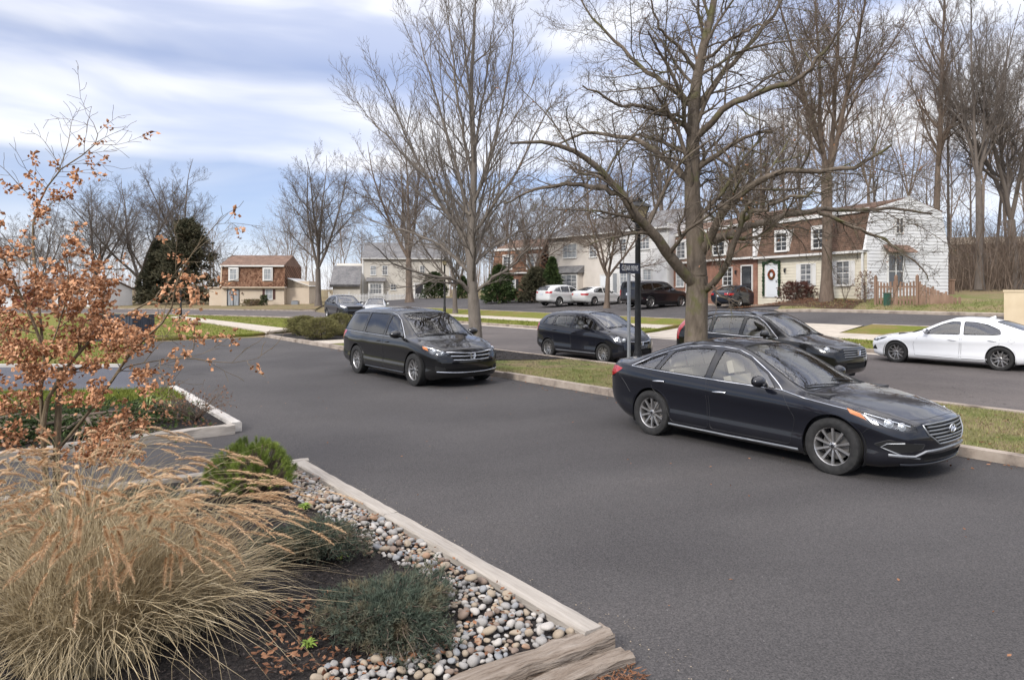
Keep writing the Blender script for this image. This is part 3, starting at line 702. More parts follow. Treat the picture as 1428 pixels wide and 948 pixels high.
# ---- the minivan
VAN = dict(L=5.15, W=2.01, fo=.97, wb=3.0, tr=.368, tw=.235, rimr=.235, wi=.03, gap=.05,
  top=[(0,.86),(.06,.90),(.25,.975),(.5,1.03),(.85,1.09),(1.05,1.13),(1.15,1.17),(1.5,1.36),(1.85,1.54),(2.1,1.635),(2.5,1.70),(3.2,1.735),(4.1,1.725),(4.8,1.68),(5.0,1.66),(5.15,1.60)],
  belt=[(0,.80),(.3,.88),(.7,.95),(1.4,1.05),(2.4,1.06),(3.2,1.06),(3.6,1.08),(3.9,1.06),(5.15,1.10)],
  bot=[(0,.24),(.3,.18),(.8,.18),(4.2,.20),(4.8,.26),(5.15,.34)],
  cw=[(0,.80),(.12,.87),(.35,.94),(.8,.985),(1.5,1),(4.3,1),(4.8,.97),(5.05,.93),(5.15,.88)],
  rail=[(0,.64),(.4,.73),(.85,.78),(1.15,.80),(1.7,.74),(2.2,.69),(3.2,.69),(4.5,.67),(5.15,.63)],
  drop=[(0,.04),(.5,.06),(1.0,.04),(2.0,.045),(3,.055),(5.15,.06)],
  nose=[(.15,.16),(.25,.06),(.4,.01),(.55,.0),(.75,.04),(.85,.09),(.95,.17)], tail=[(.2,.14),(.45,.0),(.8,.02),(1.1,.08),(1.4,.22),(1.68,.36)], ff=1.0,
  plan_f=.36, plan_r=.16, bow=(.7,1.15,2.4,.2), paint=P_BLACK, glass=M_GLASS, spokes=(5,'vee'), seatm=M_SEATG, belt_head=1.22, seatz=.68,
  side_win=[([(1.50,1.09),(2.42,1.10),(2.40,1.60),(2.2,1.57),(1.95,1.46)], None, 'door_window'), ([(2.52,1.10),(3.55,1.12),(3.55,1.625),(2.50,1.62)], M_GLASSD, 'sliding_door_window'), ([(3.65,1.12),(4.92,1.15),(4.72,1.59),(4.5,1.61),(3.65,1.62)], M_GLASSD, 'quarter_window')],
  ws=[(1.05,.74,1.15),(1.05,-.74,1.15),(2.08,-.64,1.62),(2.08,.64,1.62)],
  lamps=[([(.08,.52,.735),(.10,.60,.79),(.35,.84,.90),(.62,.97,.945),(.58,.97,.86),(.35,.88,.76),(.15,.70,.715)], (.75,.65,.15), 'head', .06),
         ([(.10,.90,.40),(.10,.66,.38),(.10,.66,.46),(.2,.85,.50)], (.85,.5,0), 'fogd', 0), ([(4.70,1.0,1.10),(5.15,.88,1.12),(5.15,.8,.80),(4.95,.95,.80)], (-.55,.83,0), 'tail', 0)],
  projectors=[(.34,.80,.82,.045),(.2,.68,.78,.038)], drl=[[(.10,.55,.76),(.35,.80,.865),(.58,.94,.925)]], lamp_inlay=[('indicator', M_AMBER, [(.46,.93,.90),(.60,.965,.935),(.57,.965,.875),(.42,.91,.83)])],
  panels=[([(.0,.55,.80),(.0,-.55,.80),(.0,-.45,.60),(.0,.45,.60)], (1,0,0), M_WELL, 'grille', -.03), ([(.0,.62,.43),(.0,-.62,.43),(.0,-.55,.30),(.0,.55,.30)], (1,0,0), M_WELL, 'lower_grille', -.03)],
  bars=[([[(.0,.60,.80),(.0,.5,.80),(.0,.2,.775),(.0,0,.77),(.0,-.2,.775),(.0,-.5,.80),(.0,-.60,.80)],[(.0,.52,.715),(.0,.2,.705),(.0,-.2,.705),(.0,-.52,.715)],[(.0,.47,.63),(.0,.2,.62),(.0,-.2,.62),(.0,-.47,.63)]], (1,0,0), .015, M_CHROME, 'grille_bars', -.002),
        ([[(.0,.80,.375),(.0,.4,.35),(.0,0,.345),(.0,-.4,.35),(.0,-.80,.375)]], (1,0,0), .012, M_CHROME, 'bumper_trim', .006)],
  sidebars=[([(1.42,1.055),(2.5,1.065),(3.6,1.085),(4.98,1.12)], .008, M_CHROME, 'belt_trim', .003), ([(1.42,1.06),(1.95,1.49),(2.2,1.60),(2.5,1.645),(3.65,1.648),(4.5,1.635),(4.76,1.605),(4.98,1.12)], .007, M_CHROME, 'window_surround', .001), ([(3.3,.92),(4.4,.945),(4.75,.95)], .006, M_RUBBER, 'slide_rail', 0),([(1.42,.27),(3.45,.27)], .02, P_BLACK, 'sill', .006)],
  doors=[[(1.42,.33),(2.45,.33),(2.47,1.08),(1.36,1.06),(1.34,.7)], [(2.49,.33),(3.45,.33),(3.58,.75),(3.6,1.10),(2.49,1.09)]], handles=[(2.25,.93),(2.72,.93)], handm=P_BLACK,
  seams=[([(1.0,.80,1.1),(.6,.76,1.1),(.3,.66,1.),(.15,.45,.95),(.12,0,.95),(.15,-.45,.95),(.3,-.66,1.),(.6,-.76,1.1),(1.0,-.80,1.1)], (.1,0,1))],
  mirror=(1.62,1.08,1.25), seat=[2.2,3.2,4.0], wiper=(1.08,1.18), badge=h_badge(.71,1.35))
# ---- the small hatchback
FIT = dict(L=4.10, W=1.695, fo=.80, wb=2.5, tr=.298, tw=.185, rimr=.203, wi=.025, gap=.04,
  top=[(0,.78),(.05,.82),(.2,.89),(.45,.97),(.65,1.03),(.8,1.09),(1.15,1.27),(1.5,1.42),(1.8,1.495),(2.2,1.525),(2.8,1.52),(3.4,1.48),(3.8,1.42),(4.0,1.38),(4.10,1.32)],
  belt=[(0,.70),(.3,.80),(.7,.90),(1.4,.96),(2.4,1.0),(3.2,1.05),(4.1,1.08)],
  bot=[(0,.24),(.3,.18),(.8,.18),(3.3,.19),(3.8,.24),(4.10,.34)],
  cw=[(0,.78),(.12,.87),(.35,.95),(.7,.985),(1.2,1),(3.3,1),(3.8,.965),(4.0,.93),(4.10,.87)],
  rail=[(0,.50),(.3,.58),(.6,.64),(.85,.66),(1.4,.59),(1.8,.555),(3.0,.545),(3.6,.54),(4.10,.50)],
  drop=[(0,.05),(.5,.05),(1.0,.04),(2.0,.045),(4.10,.06)],
  nose=[(.15,.14),(.25,.05),(.4,.0),(.6,.02),(.72,.06),(.85,.14)], tail=[(.2,.12),(.45,.0),(.8,.02),(1.05,.06),(1.4,.26)],
  plan_f=.34, plan_r=.18, bow=(.45,.9,2.0,.17), ff=.9, paint=P_DARKNAVY, spokes=(6,'vee'), belt_head=1.12, seatz=.60,
  side_win=[([(.98,1.0),(1.28,1.0),(1.28,1.24),(1.20,1.20)], None, 'quarter_window'), ([(1.34,1.0),(2.18,1.03),(2.15,1.42),(1.75,1.405),(1.5,1.33),(1.34,1.26)], None, 'door_window'), ([(2.28,1.035),(3.05,1.07),(3.0,1.40),(2.25,1.42)], None, 'door_window'), ([(3.13,1.08),(3.62,1.12),(3.52,1.32),(3.35,1.38),(3.1,1.395)], None, 'quarter_window')],
  ws=[(.74,.60,1.05),(.74,-.60,1.05),(1.72,-.51,1.47),(1.72,.51,1.47)],
  lamps=[([(.10,.44,.645),(.16,.52,.75),(.45,.74,.90),(.62,.80,.93),(.50,.80,.80),(.30,.76,.68),(.15,.62,.635)], (.75,.63,.2), 'head', .05), ([(3.85,.84,1.08),(4.08,.72,1.2),(4.1,.72,.85),(3.92,.84,.85)], (-.6,.8,0), 'tail', 0)],
  projectors=[(.33,.68,.75,.055),(.2,.56,.71,.045)], lamp_inlay=[],
  panels=[([(.0,.42,.66),(.0,-.42,.66),(.0,-.38,.58),(.0,.38,.58)], (1,0,0), M_WELL, 'grille', -.02), ([(.0,.42,.45),(.0,-.42,.45),(.0,-.5,.28),(.0,.5,.28)], (1,0,0), M_WELL, 'lower_grille', -.03)],
  bars=[([[(.0,.44,.67),(.0,.2,.645),(.0,-.2,.645),(.0,-.44,.67)]], (1,0,0), .014, M_CHROME, 'grille_bar', 0)],
  sidebars=[([(1.1,.30),(2.9,.30)], .012, M_SILVERP, 'sill_trim', .004)],
  doors=[[(1.14,.30),(2.20,.30),(2.22,1.01),(1.14,.97),(1.08,.65)], [(2.24,.30),(2.92,.30),(3.06,.62),(3.12,1.05),(2.24,1.02)]], handles=[(2.05,.86),(2.98,.90)],
  seams=[([(.72,.70,1.1),(.4,.66,1.),(.2,.5,.9),(.12,0,.9),(.2,-.5,.9),(.4,-.66,1.),(.72,-.7,1.1)], (.1,0,1))],
  mirror=(1.42,.99,1.0), seat=[1.95,2.85], wiper=(.78,.86), badge=h_badge(.61,1.0))
# ---- the compact crossover behind the tree
CRV = dict(L=4.57, W=1.82, fo=.90, wb=2.62, tr=.345, tw=.225, rimr=.222, wi=.03, gap=.05, lipm=M_TRIM, lipr=.014,
  top=[(0,.90),(.05,.93),(.2,.98),(.5,1.03),(.9,1.09),(1.1,1.13),(1.22,1.18),(1.55,1.38),(1.85,1.54),(2.1,1.62),(2.5,1.665),(3.1,1.67),(3.8,1.62),(4.3,1.54),(4.57,1.46)],
  belt=[(0,.82),(.3,.90),(.7,.98),(1.4,1.04),(2.4,1.07),(3.2,1.10),(4.57,1.14)],
  bot=[(0,.34),(.3,.26),(.8,.24),(3.6,.26),(4.2,.32),(4.57,.42)],
  cw=[(0,.80),(.12,.88),(.35,.95),(.7,.985),(1.2,1),(3.6,1),(4.2,.975),(4.45,.94),(4.57,.89)],
  rail=[(0,.60),(.4,.69),(.9,.73),(1.15,.74),(1.7,.65),(2.1,.60),(3.2,.59),(4.0,.57),(4.57,.53)],
  drop=[(0,.04),(.5,.05),(1.0,.04),(2.0,.05),(4.57,.06)],
  nose=[(.3,.12),(.4,.04),(.55,.0),(.8,.03),(.9,.07),(1.0,.15)], tail=[(.3,.10),(.55,.0),(.9,.02),(1.15,.05),(1.5,.26)],
  plan_f=.30, plan_r=.18, bow=(.75,1.2,2.3,.17), paint=P_BLACK, spokes=(5,'single'), belt_head=1.22, seatz=.70, seatm=M_SEATB,
  side_win=[([(1.56,1.09),(2.40,1.11),(2.36,1.56),(2.1,1.53),(1.85,1.39)], None, 'door_window'), ([(2.50,1.11),(3.28,1.135),(3.24,1.54),(2.46,1.57)], None, 'door_window'), ([(3.37,1.14),(4.00,1.20),(3.75,1.39),(3.36,1.52)], None, 'quarter_window')],
  ws=[(1.14,.69,1.15),(1.14,-.69,1.15),(2.04,-.56,1.60),(2.04,.56,1.60)],
  lamps=[([(.08,.56,.82),(.14,.60,.89),(.40,.80,.97),(.62,.87,1.0),(.52,.87,.90),(.28,.78,.82)], (.75,.65,.15), 'head', .05), ([(4.28,.86,1.44),(4.57,.60,1.44),(4.57,.70,.90),(4.38,.93,.90)], (-.62,.78,.1), 'tail', 0)],
  projectors=[(.33,.74,.87,.05)], lamp_inlay=[],
  panels=[([(.0,.50,.88),(.0,-.50,.88),(.0,-.46,.68),(.0,.46,.68)], (1,0,0), M_WELL, 'grille', -.03), ([(.0,.45,.58),(.0,-.45,.58),(.0,-.45,.44),(.0,.45,.44)], (1,0,0), M_WELL, 'lower_grille', -.03)],
  bars=[([[(.0,y*.48,z) for y in (1,.5,0,-.5,-1)] for z in (.86,.81,.76,.71)], (1,0,0), .014, M_SILVERP, 'grille_slats', -.004)],
  sidebars=[([(1.45,1.065),(2.5,1.085),(3.4,1.115),(4.06,1.185)], .009, M_CHROME, 'belt_trim', .003), ([(1.45,1.07),(1.85,1.42),(2.1,1.562),(2.4,1.60),(2.9,1.59),(3.3,1.555),(3.75,1.42),(4.06,1.19)], .009, M_CHROME, 'window_surround', .002)],
  doors=[[(1.42,.42),(2.42,.42),(2.44,1.09),(1.42,1.06),(1.38,.8)], [(2.46,.42),(3.16,.42),(3.34,.75),(3.36,1.12),(2.46,1.095)]], handles=[(2.25,.96),(3.2,.98)],
  seams=[([(1.05,.76,1.1),(.6,.72,1.1),(.3,.62,1.),(.12,0,1),(.3,-.62,1.),(.6,-.72,1.1),(1.05,-.76,1.1)], (.1,0,1))],
  mirror=(1.70,1.09,1.15), seat=[2.15,3.1], wiper=(1.16,1.24), badge=h_badge(.79,1.2), extra=rack(1.7,2.2,4.0,.56))
# ---- the white sedan across the street
ILX = dict(SONATA); ILX.update(L=4.60, W=1.79, fo=.93, wb=2.67, tr=.318, rimr=.222, tw=.215,
  top=[(0,.70),(.06,.735),(.25,.79),(.6,.85),(1.0,.90),(1.25,.94),(1.4,.99),(1.75,1.16),(2.1,1.31),(2.35,1.385),(2.65,1.412),(2.95,1.405),(3.3,1.35),(3.6,1.27),(3.9,1.17),(4.15,1.095),(4.3,1.075),(4.5,1.07),(4.56,1.06),(4.60,1.0)],
  belt=[(0,.60),(.3,.71),(.7,.79),(1.4,.87),(2.4,.91),(3.4,.955),(4.0,.99),(4.4,1.0),(4.60,.95)],
  bot=[(0,.21),(.3,.16),(.8,.155),(3.8,.165),(4.3,.20),(4.60,.30)],
  cw=[(0,.78),(.12,.86),(.35,.935),(.8,.985),(1.5,1),(3.2,1),(3.9,.985),(4.3,.945),(4.5,.89),(4.60,.82)],
  rail=[(0,.57),(.4,.66),(1.0,.70),(1.35,.71),(1.55,.68),(2.1,.60),(2.4,.56),(3.1,.55),(3.6,.56),(4.0,.62),(4.3,.67),(4.60,.63)],
  drop=[(0,.04),(.5,.055),(1.2,.035),(2.2,.04),(3,.05),(3.7,.05),(4.2,.02),(4.60,.02)], bow=(.92,1.4,2.6,.17), paint=P_WHITE, spokes=(5,'vee'), rimm=M_ALLOY, seatm=M_INT, belt_head=1.02,
  side_win=[([(1.68,.925),(2.62,.945),(2.58,1.33),(2.36,1.325),(2.15,1.25),(1.85,1.09)], None, 'door_window'), ([(2.72,.945),(3.5,.975),(3.62,1.0),(3.56,1.13),(3.25,1.27),(2.95,1.33),(2.68,1.335)], None, 'door_window')],
  ws=[(1.27,.67,.95),(1.27,-.67,.95),(2.32,-.53,1.38),(2.32,.53,1.38)], rw=[(3.42,.48,1.30),(3.42,-.48,1.30),(4.12,-.54,1.10),(4.12,.54,1.10)],
  lamps=[([(.14,.52,.61),(.20,.56,.665),(.42,.78,.735),(.62,.88,.765),(.50,.86,.70),(.3,.77,.62)], (.72,.69,.15), 'head', .05),([(.12,.85,.50),(.2,.86,.36),(.10,.66,.36)], (.8,.6,0), 'fogd', 0),
         ([(4.42,.87,.97),(4.6,.60,.95),(4.6,.60,.86),(4.45,.8,.82),(4.30,.90,.88)], (-.6,.8,0), 'tail', 0)],
  projectors=[(.36,.74,.68,.035),(.26,.66,.65,.03)], drl=[], lamp_inlay=[],
  panels=[([(.0,.40,.63),(.0,-.40,.63),(.0,-.30,.36),(.0,.30,.36)], (1,0,0), M_WELL, 'grille', -.03)], bars=[([[(.0,.41,.64),(.0,0,.65),(.0,-.41,.64),(.0,-.30,.35),(.0,.30,.35),(.0,.41,.64)]], (1,0,0), .01, M_SILVERP, 'grille_surround', .003)],
  sidebars=[([(1.5,.30),(2.4,.275),(3.3,.29)], .009, P_WHITE, 'lower_crease', .001), ([(1.4,.165),(3.3,.165)], .02, M_TRIM, 'sill', .002)],
  doors=[[(1.46,.25),(2.60,.25),(2.64,.935),(1.60,.90),(1.40,.60)], [(2.65,.25),(3.22,.25),(3.36,.52),(3.58,.68),(3.62,.97),(2.68,.935)]], handles=[(2.44,.765),(3.42,.80)], handm=P_WHITE,
  seams=[([(1.20,.74,.9),(.9,.70,.9),(.5,.64,.85),(.22,.54,.8),(.13,0,.74),(.22,-.54,.8),(.5,-.64,.85),(.9,-.70,.9),(1.2,-.74,.9)], (.1,0,1)), ([(3.86,.9,.86),(3.94,.9,.80),(3.86,.9,.74),(3.78,.9,.80),(3.86,.9,.86)], (0,1,0))],
  mirror=(1.80,.93,.95), seat=[2.25,3.2], wiper=(1.27,1.38))
del ILX['badge']
# ---- cars farther off
def fin(X):
    def f(c, root):
        h, n = c.proj(c.P(X, 0, 1.6), (0,0,1)); b = bmesh.new(); bx(b, -.09, .07, -.022, .022, -.01, .01); 
        vs = b.verts[:]; v = b.verts.new((-.08, 0, .075)); bmesh.ops.convex_hull(b, input=b.verts[:]); obj('antenna', b, P_WHITE, root).location = h
    return f
ILX['extra'] = fin(3.15)
def stretch(base, L, H, W, **kw):
    """the same kind of body at another length, height and width"""
    kx = L/base['L']; kz = H/max(z for _, z in base['top']); ky = W/base['W']; o = dict(base)
    for k in ('top','belt','bot'): o[k] = [(a*kx, b*kz) for a, b in base[k]]
    for k in ('cw',): o[k] = [(a*kx, b) for a, b in base[k]]
    for k in ('rail',): o[k] = [(a*kx, b*ky) for a, b in base[k]]
    for k in ('drop',): o[k] = [(a*kx, b) for a, b in base[k]]
    for k in ('nose','tail'): o[k] = [(a*kz, b) for a, b in base[k]]
    o['L'] = L; o['W'] = W; o['fo'] = base['fo']*kx; o['wb'] = base['wb']*kx
    o['side_win'] = [([(a*kx, b*kz) for a, b in q], m, n) for q, m, n in base['side_win']]
    for k in ('ws','rw'):
        if k in base: o[k] = [(a*kx, b*ky, c_*kz) for a, b, c_ in base[k]]
    o['lamps'] = [([(a*kx, b*ky, c_*kz) for a, b, c_ in q], v, ('simple' if kd == 'head' else kd), d_) for q, v, kd, d_ in base['lamps'] if kd != 'fogd']
    o['panels'] = [([(a*kx, b*ky, c_*kz) for a, b, c_ in q], *r) for q, *r in base['panels']]
    o['bars'] = []; o['sidebars'] = [([(a*kx, b*kz) for a, b in q], r, m, n, of) for q, r, m, n, of in base['sidebars'] if 'trim' in n or 'surround' in n]
    o['mirror'] = (base['mirror'][0]*kx, base['mirror'][1]*kz, base['mirror'][2]); o['seat'] = [a*kx for a in base['seat']]; o['belt_head'] = base['belt_head']*kz
    if 'bow' in base: o['bow'] = tuple(a*kx for a in base['bow'][:3]) + (base['bow'][3],)
    for k in ('badge','extra'): o.pop(k, None)
    o.update(kw); return o
RWS = [(4.22,.50,1.50),(4.22,-.50,1.50),(4.57,-.62,1.17),(4.57,.62,1.17)]
def rearbits(glassw=.6, z0=1.12, z1=1.42, plate=.85, Xr=4.57):
    def f(c, root):
        b = bmesh.new(); h, n = c.proj(c.P(Xr, 0, plate), (-1,0,0)); bx(b, -.006, .006, -.15, .15, -.075, .075); o = obj('licence_plate', b, M_PLATE, root); o.location = h+Vector((-.014,0,0))
    return f
SUV_L = stretch(CRV, 4.77, 1.69, 1.885, paint=P_PEARL, tr=.365, rimr=.245, spokes=(5,'single'), gap=.05, rwv=(-.8,0,.6), glass=M_GLASS, rgl=M_GLASSD, rw=RWS, lipm=P_PEARL)
SUV_L['lamps'] = [l for l in SUV_L['lamps'] if l[2] == 'simple'] + [([(4.40,.93,1.16),(4.77,.50,1.13),(4.77,.50,1.02),(4.5,.93,1.0)], (-.7,.7,0), 'tail', 0)]; SUV_L['extra'] = rearbits(Xr=4.77, plate=.95)
BIG = stretch(CRV, 5.65, 1.90, 2.01, paint=P_PLUM, tr=.40, rimr=.265, gap=.06, glass=M_GLASSD, rgl=M_GLASSD, spokes=(5,'single'), rwv=(-.9,0,.4), lipm=P_PLUM)
BIG['top'] = [(0,1.10),(.1,1.14),(.5,1.18),(1.35,1.24),(1.5,1.30),(1.9,1.55),(2.2,1.74),(2.5,1.84),(3.0,1.89),(4.5,1.90),(5.3,1.87),(5.65,1.82)]
BIG['belt'] = [(0,1.0),(1.4,1.17),(2.4,1.19),(5.65,1.22)]; BIG['tail'] = [(.3,.10),(.55,.0),(1.2,.03),(1.9,.14)]; BIG['rail'] = [(0,.75),(1.2,.84),(1.6,.82),(2.3,.72),(5.0,.71),(5.65,.69)]
BIG['side_win'] = [([(2.1,1.24),(3.0,1.25),(2.98,1.72),(2.62,1.70)], M_GLASS, 'door_window'), ([(3.1,1.25),(4.05,1.26),(4.05,1.73),(3.08,1.73)], None, 'door_window'), ([(4.15,1.26),(5.4,1.29),(5.3,1.70),(4.15,1.72)], None, 'quarter_window')]
BIG['rw'] = [(5.5,.62,1.72),(5.5,-.62,1.72),(5.62,-.72,1.28),(5.62,.72,1.28)]; BIG['ws'] = [(1.45,.76,1.28),(1.45,-.76,1.28),(2.35,-.66,1.78),(2.35,.66,1.78)]
BIG['lamps'] = [l for l in BIG['lamps'] if l[2] == 'simple'] + [([(5.5,1.0,1.25),(5.65,.80,1.25),(5.65,.80,.88),(5.5,1.0,.88)], (-.75,.66,0), 'tail', 0)]; BIG['sidebars'] = []; BIG['extra'] = rearbits(Xr=5.65, plate=.95); BIG['mirror'] = (2.2,1.22,1.3)
JEEP = stretch(CRV, 4.82, 1.76, 1.94, paint=P_CHAR, tr=.38, rimr=.25, gap=.05, glass=M_GLASS, spokes=(5,'single'))
SEDAN_W = stretch(ILX, 4.85, 1.47, 1.85, paint=P_PEARL, tr=.33, rimr=.215, spokes=(5,'single'), lipm=P_PEARL); SEDAN_W['extra'] = rearbits(Xr=4.85, plate=.80)
COROLLA = stretch(SONATA, 4.64, 1.455, 1.775, paint=P_SLATE, tr=.31, rimr=.2, spokes=(5,'vee'), rwv=(-.6,0,.8)); COROLLA['sidebars'] = []; COROLLA['extra'] = rearbits(Xr=4.64, plate=.75)
for S_ in (SEDAN_W, COROLLA): S_['lamps'] = [l for l in S_['lamps'] if l[2] != 'tail' and l[2] != 'fogd'] + [([(S_['L']-.42,.93,.90),(S_['L'],.42,.90),(S_['L'],.46,.77),(S_['L']-.3,.93,.76)], (-.72,.69,0), 'tail', 0)]
# ================================================================== the land
def GH(px, py):                                        # where the photo pixel's ray meets the land
    r = (px-CX)/F; q = (py-HZ)/F; lo, hi = 2.0, 260.0; Y = 2.0
    while Y < 260:
        if CH - q*Y <= gh(r*Y, Y): break
        Y *= 1.004
    return Vector((r*Y, Y, gh(r*Y, Y)))
def asphalt(name, c0, c1, speck, crack=0):
    m = mat(name, c0, .92, 0, .25); tc = node(m, 'ShaderNodeTexCoord')
    a = node(m, 'ShaderNodeTexNoise', Scale=.35, Detail=6, Roughness=.6); lk(m, tc.outputs['Object'], a.inputs['Vector'])
    col = ramp(m, a.outputs['Fac'], [(.32, c0), (.68, c1)])
    b = node(m, 'ShaderNodeTexNoise', Scale=75, Detail=3, Roughness=.75); lk(m, tc.outputs['Object'], b.inputs['Vector'])
    w_ = node(m, 'ShaderNodeTexNoise', Scale=.09, Detail=3, Distortion=2.5); lk(m, tc.outputs['Object'], w_.inputs['Vector'])
    col = mixc(m, 1.0, col, ramp(m, w_.outputs['Fac'], [(.36, (.86,.86,.87)), (.5, (1,1,1)), (.64, (1.12,1.11,1.10))]), 'MULTIPLY')
    o_ = node(m, 'ShaderNodeTexVoronoi', Scale=.42, Randomness=1.0); lk(m, tc.outputs['Object'], o_.inputs['Vector'])
    col = mixc(m, 1.0, col, ramp(m, o_.outputs['Distance'], [(.02, (.74,.73,.73)), (.13, (1,1,1))]), 'MULTIPLY')
    k_ = node(m, 'ShaderNodeTexNoise', Scale=.55, Detail=5, Roughness=.6, Distortion=.6); lk(m, tc.outputs['Object'], k_.inputs['Vector'])
    ab = node(m, 'ShaderNodeMath', operation='SUBTRACT'); lk(m, k_.outputs['Fac'], ab.inputs[0]); ab.inputs[1].default_value = .5; aa = node(m, 'ShaderNodeMath', operation='ABSOLUTE'); lk(m, ab.outputs[0], aa.inputs[0])
    if crack: col = mixc(m, 1.0, col, ramp(m, aa.outputs[0], [(.0006, (.45,.45,.45)), (.0022, (1,1,1))]), 'MULTIPLY')
    g = ramp(m, b.outputs['Fac'], [(.33, (.50,.50,.50)), (.5, (.95,.95,.95)), (.72, (1.65,1.6,1.58))])
    col = mixc(m, 1.0, col, g, 'MULTIPLY')
    v = node(m, 'ShaderNodeTexVoronoi', Scale=14); lk(m, tc.outputs['Object'], v.inputs['Vector'])
    vs = node(m, 'ShaderNodeMapRange'); lk(m, v.outputs['Distance'], vs.inputs[0]); vs.inputs[1].default_value = .09; vs.inputs[2].default_value = .05; vs.inputs[3].default_value = 0; vs.inputs[4].default_value = 1
    w = node(m, 'ShaderNodeTexWhiteNoise'); lk(m, v.outputs['Position'], w.inputs['Vector'])
    gt = node(m, 'ShaderNodeMath', operation='GREATER_THAN'); gt.inputs[1].default_value = .93; lk(m, w.outputs['Value'], gt.inputs[0])
    mu = node(m, 'ShaderNodeMath', operation='MULTIPLY'); lk(m, gt.outputs[0], mu.inputs[0]); lk(m, vs.outputs[0], mu.inputs[1])
    col = mixc(m, mu.outputs[0], col, speck); lk(m, col, bsdf(m).inputs['Base Color'])
    c = node(m, 'ShaderNodeTexNoise', Scale=130, Detail=2); lk(m, tc.outputs['Object'], c.inputs['Vector'])
    bp = node(m, 'ShaderNodeBump', Strength=.55, Distance=.008); lk(m, c.outputs['Fac'], bp.inputs['Height']); lk(m, bp.outputs[0], bsdf(m).inputs['Normal'])
    return m
M_LOT = asphalt('fresh_asphalt', (.064,.060,.0585), (.078,.0735,.072), (.20,.19,.18))
M_ROAD = asphalt('worn_asphalt', (.098,.086,.080), (.120,.106,.099), (.26,.24,.23), 1)
M_LOT2 = asphalt('far_asphalt', (.072,.067,.066), (.090,.084,.083), (.2,.2,.2), 1)
M_BLUE = asphalt('blue_grey_asphalt', (.085,.088,.102), (.105,.108,.122), (.2,.2,.22))
def lawnmat(name, g0, g1, tan, tanamt):
    m = mat(name, g0, .95, 0, .15); tc = node(m, 'ShaderNodeTexCoord')
    a = node(m, 'ShaderNodeTexNoise', Scale=.9, Detail=7, Roughness=.65); lk(m, tc.outputs['Object'], a.inputs['Vector'])
    b = node(m, 'ShaderNodeTexNoise', Scale=24, Detail=5, Roughness=.75); lk(m, tc.outputs['Object'], b.inputs['Vector'])
    col = ramp(m, b.outputs['Fac'], [(.3, g0), (.62, g1)]); t = ramp(m, a.outputs['Fac'], [(.5-tanamt, (0,0,0)), (.62-tanamt*.5, (1,1,1))])
    b2 = ramp(m, b.outputs['Fac'], [(.35, tuple(.6*x for x in tan)), (.65, tan)])
    lk(m, mixc(m, t, col, b2), bsdf(m).inputs['Base Color'])
    bp = node(m, 'ShaderNodeBump', Strength=.8, Distance=.05); lk(m, b.outputs['Fac'], bp.inputs['Height']); lk(m, bp.outputs[0], bsdf(m).inputs['Normal'])
    return m
M_LAWN = lawnmat('lawn_green', (.080,.100,.014), (.185,.20,.035), (.25,.20,.07), .05)
M_LAWNB = lawnmat('lawn_tired', (.075,.092,.024), (.17,.185,.06), (.27,.21,.115), .09)
M_LAWNC = lawnmat('lawn_leafy', (.09,.09,.035), (.18,.165,.07), (.28,.20,.12), .1)
M_CONC = noisy('kerb_concrete', [(.32,(.15,.12,.10)),(.48,(.30,.25,.205)),(.7,(.42,.36,.30))], 2, 8, .9, .3, 40, .01, rr=.65)
M_WALK = noisy('sidewalk_concrete', [(.3,(.36,.315,.26)),(.7,(.50,.445,.37))], 2, 7, .9, .25, 40, .01, rr=.65)
M_TIMBER = noisy('weathered_timber', [(.28,(.10,.08,.065)),(.42,(.29,.26,.225)),(.75,(.42,.385,.34))], 1.6, 8, .9, .5, 6, .012, stretch=(1,14,14), rr=.7)
M_TIMBERD = noisy('rotten_timber', [(.30,(.07,.045,.03)),(.45,(.20,.16,.125)),(.75,(.34,.295,.25))], 2.5, 8, .95, .8, 5, .03, stretch=(1,10,10), rr=.7)
M_TIMBERP = noisy('pale_painted_timber', [(.25,(.36,.33,.29)),(.7,(.56,.53,.49))], 1.6, 8, .9, .4, 6, .01, stretch=(1,12,12), rr=.7)
M_MULCH = noisy('dark_mulch', [(.35,(.010,.009,.009)),(.6,(.035,.029,.026)),(.8,(.075,.06,.05))], 26, 6, .95, 1.0, 45, .03, rr=.75)
M_MULCHB = noisy('brown_mulch', [(.3,(.03,.018,.012)),(.6,(.10,.055,.032)),(.8,(.2,.12,.07))], 14, 6, .95, 1.0, 30, .05, rr=.75)
def ground_sheet():
    def axis(a, b, fine0, fine1, st, big):
        v = list(np.arange(fine0, fine1+.01, st)); x = fine0; s_ = st
        while x > a: s_ *= 1.35; x -= s_; v.insert(0, max(x, a))
        x = fine1; s_ = st
        while x < b: s_ *= 1.35; x += s_; v.append(min(x, b))
        return sorted(set(v))
    xs = axis(-1500, 1500, -50, 55, 1.5, 0); ys = axis(-60, 2200, 0, 95, 1.5, 0)
    V = [(x, y, gh(x, y) - .08 - .4*sstep(150, 400, math.hypot(x, y))) for y in ys for x in xs]; nx = len(xs)
    Fq = [(j*nx+i, j*nx+i+1, (j+1)*nx+i+1, (j+1)*nx+i) for j in range(len(ys)-1) for i in range(nx-1)]
    tag(obj('ground', npmesh('ground', V, [Fq]), M_LAWNC), kind='structure')
ground_sheet()
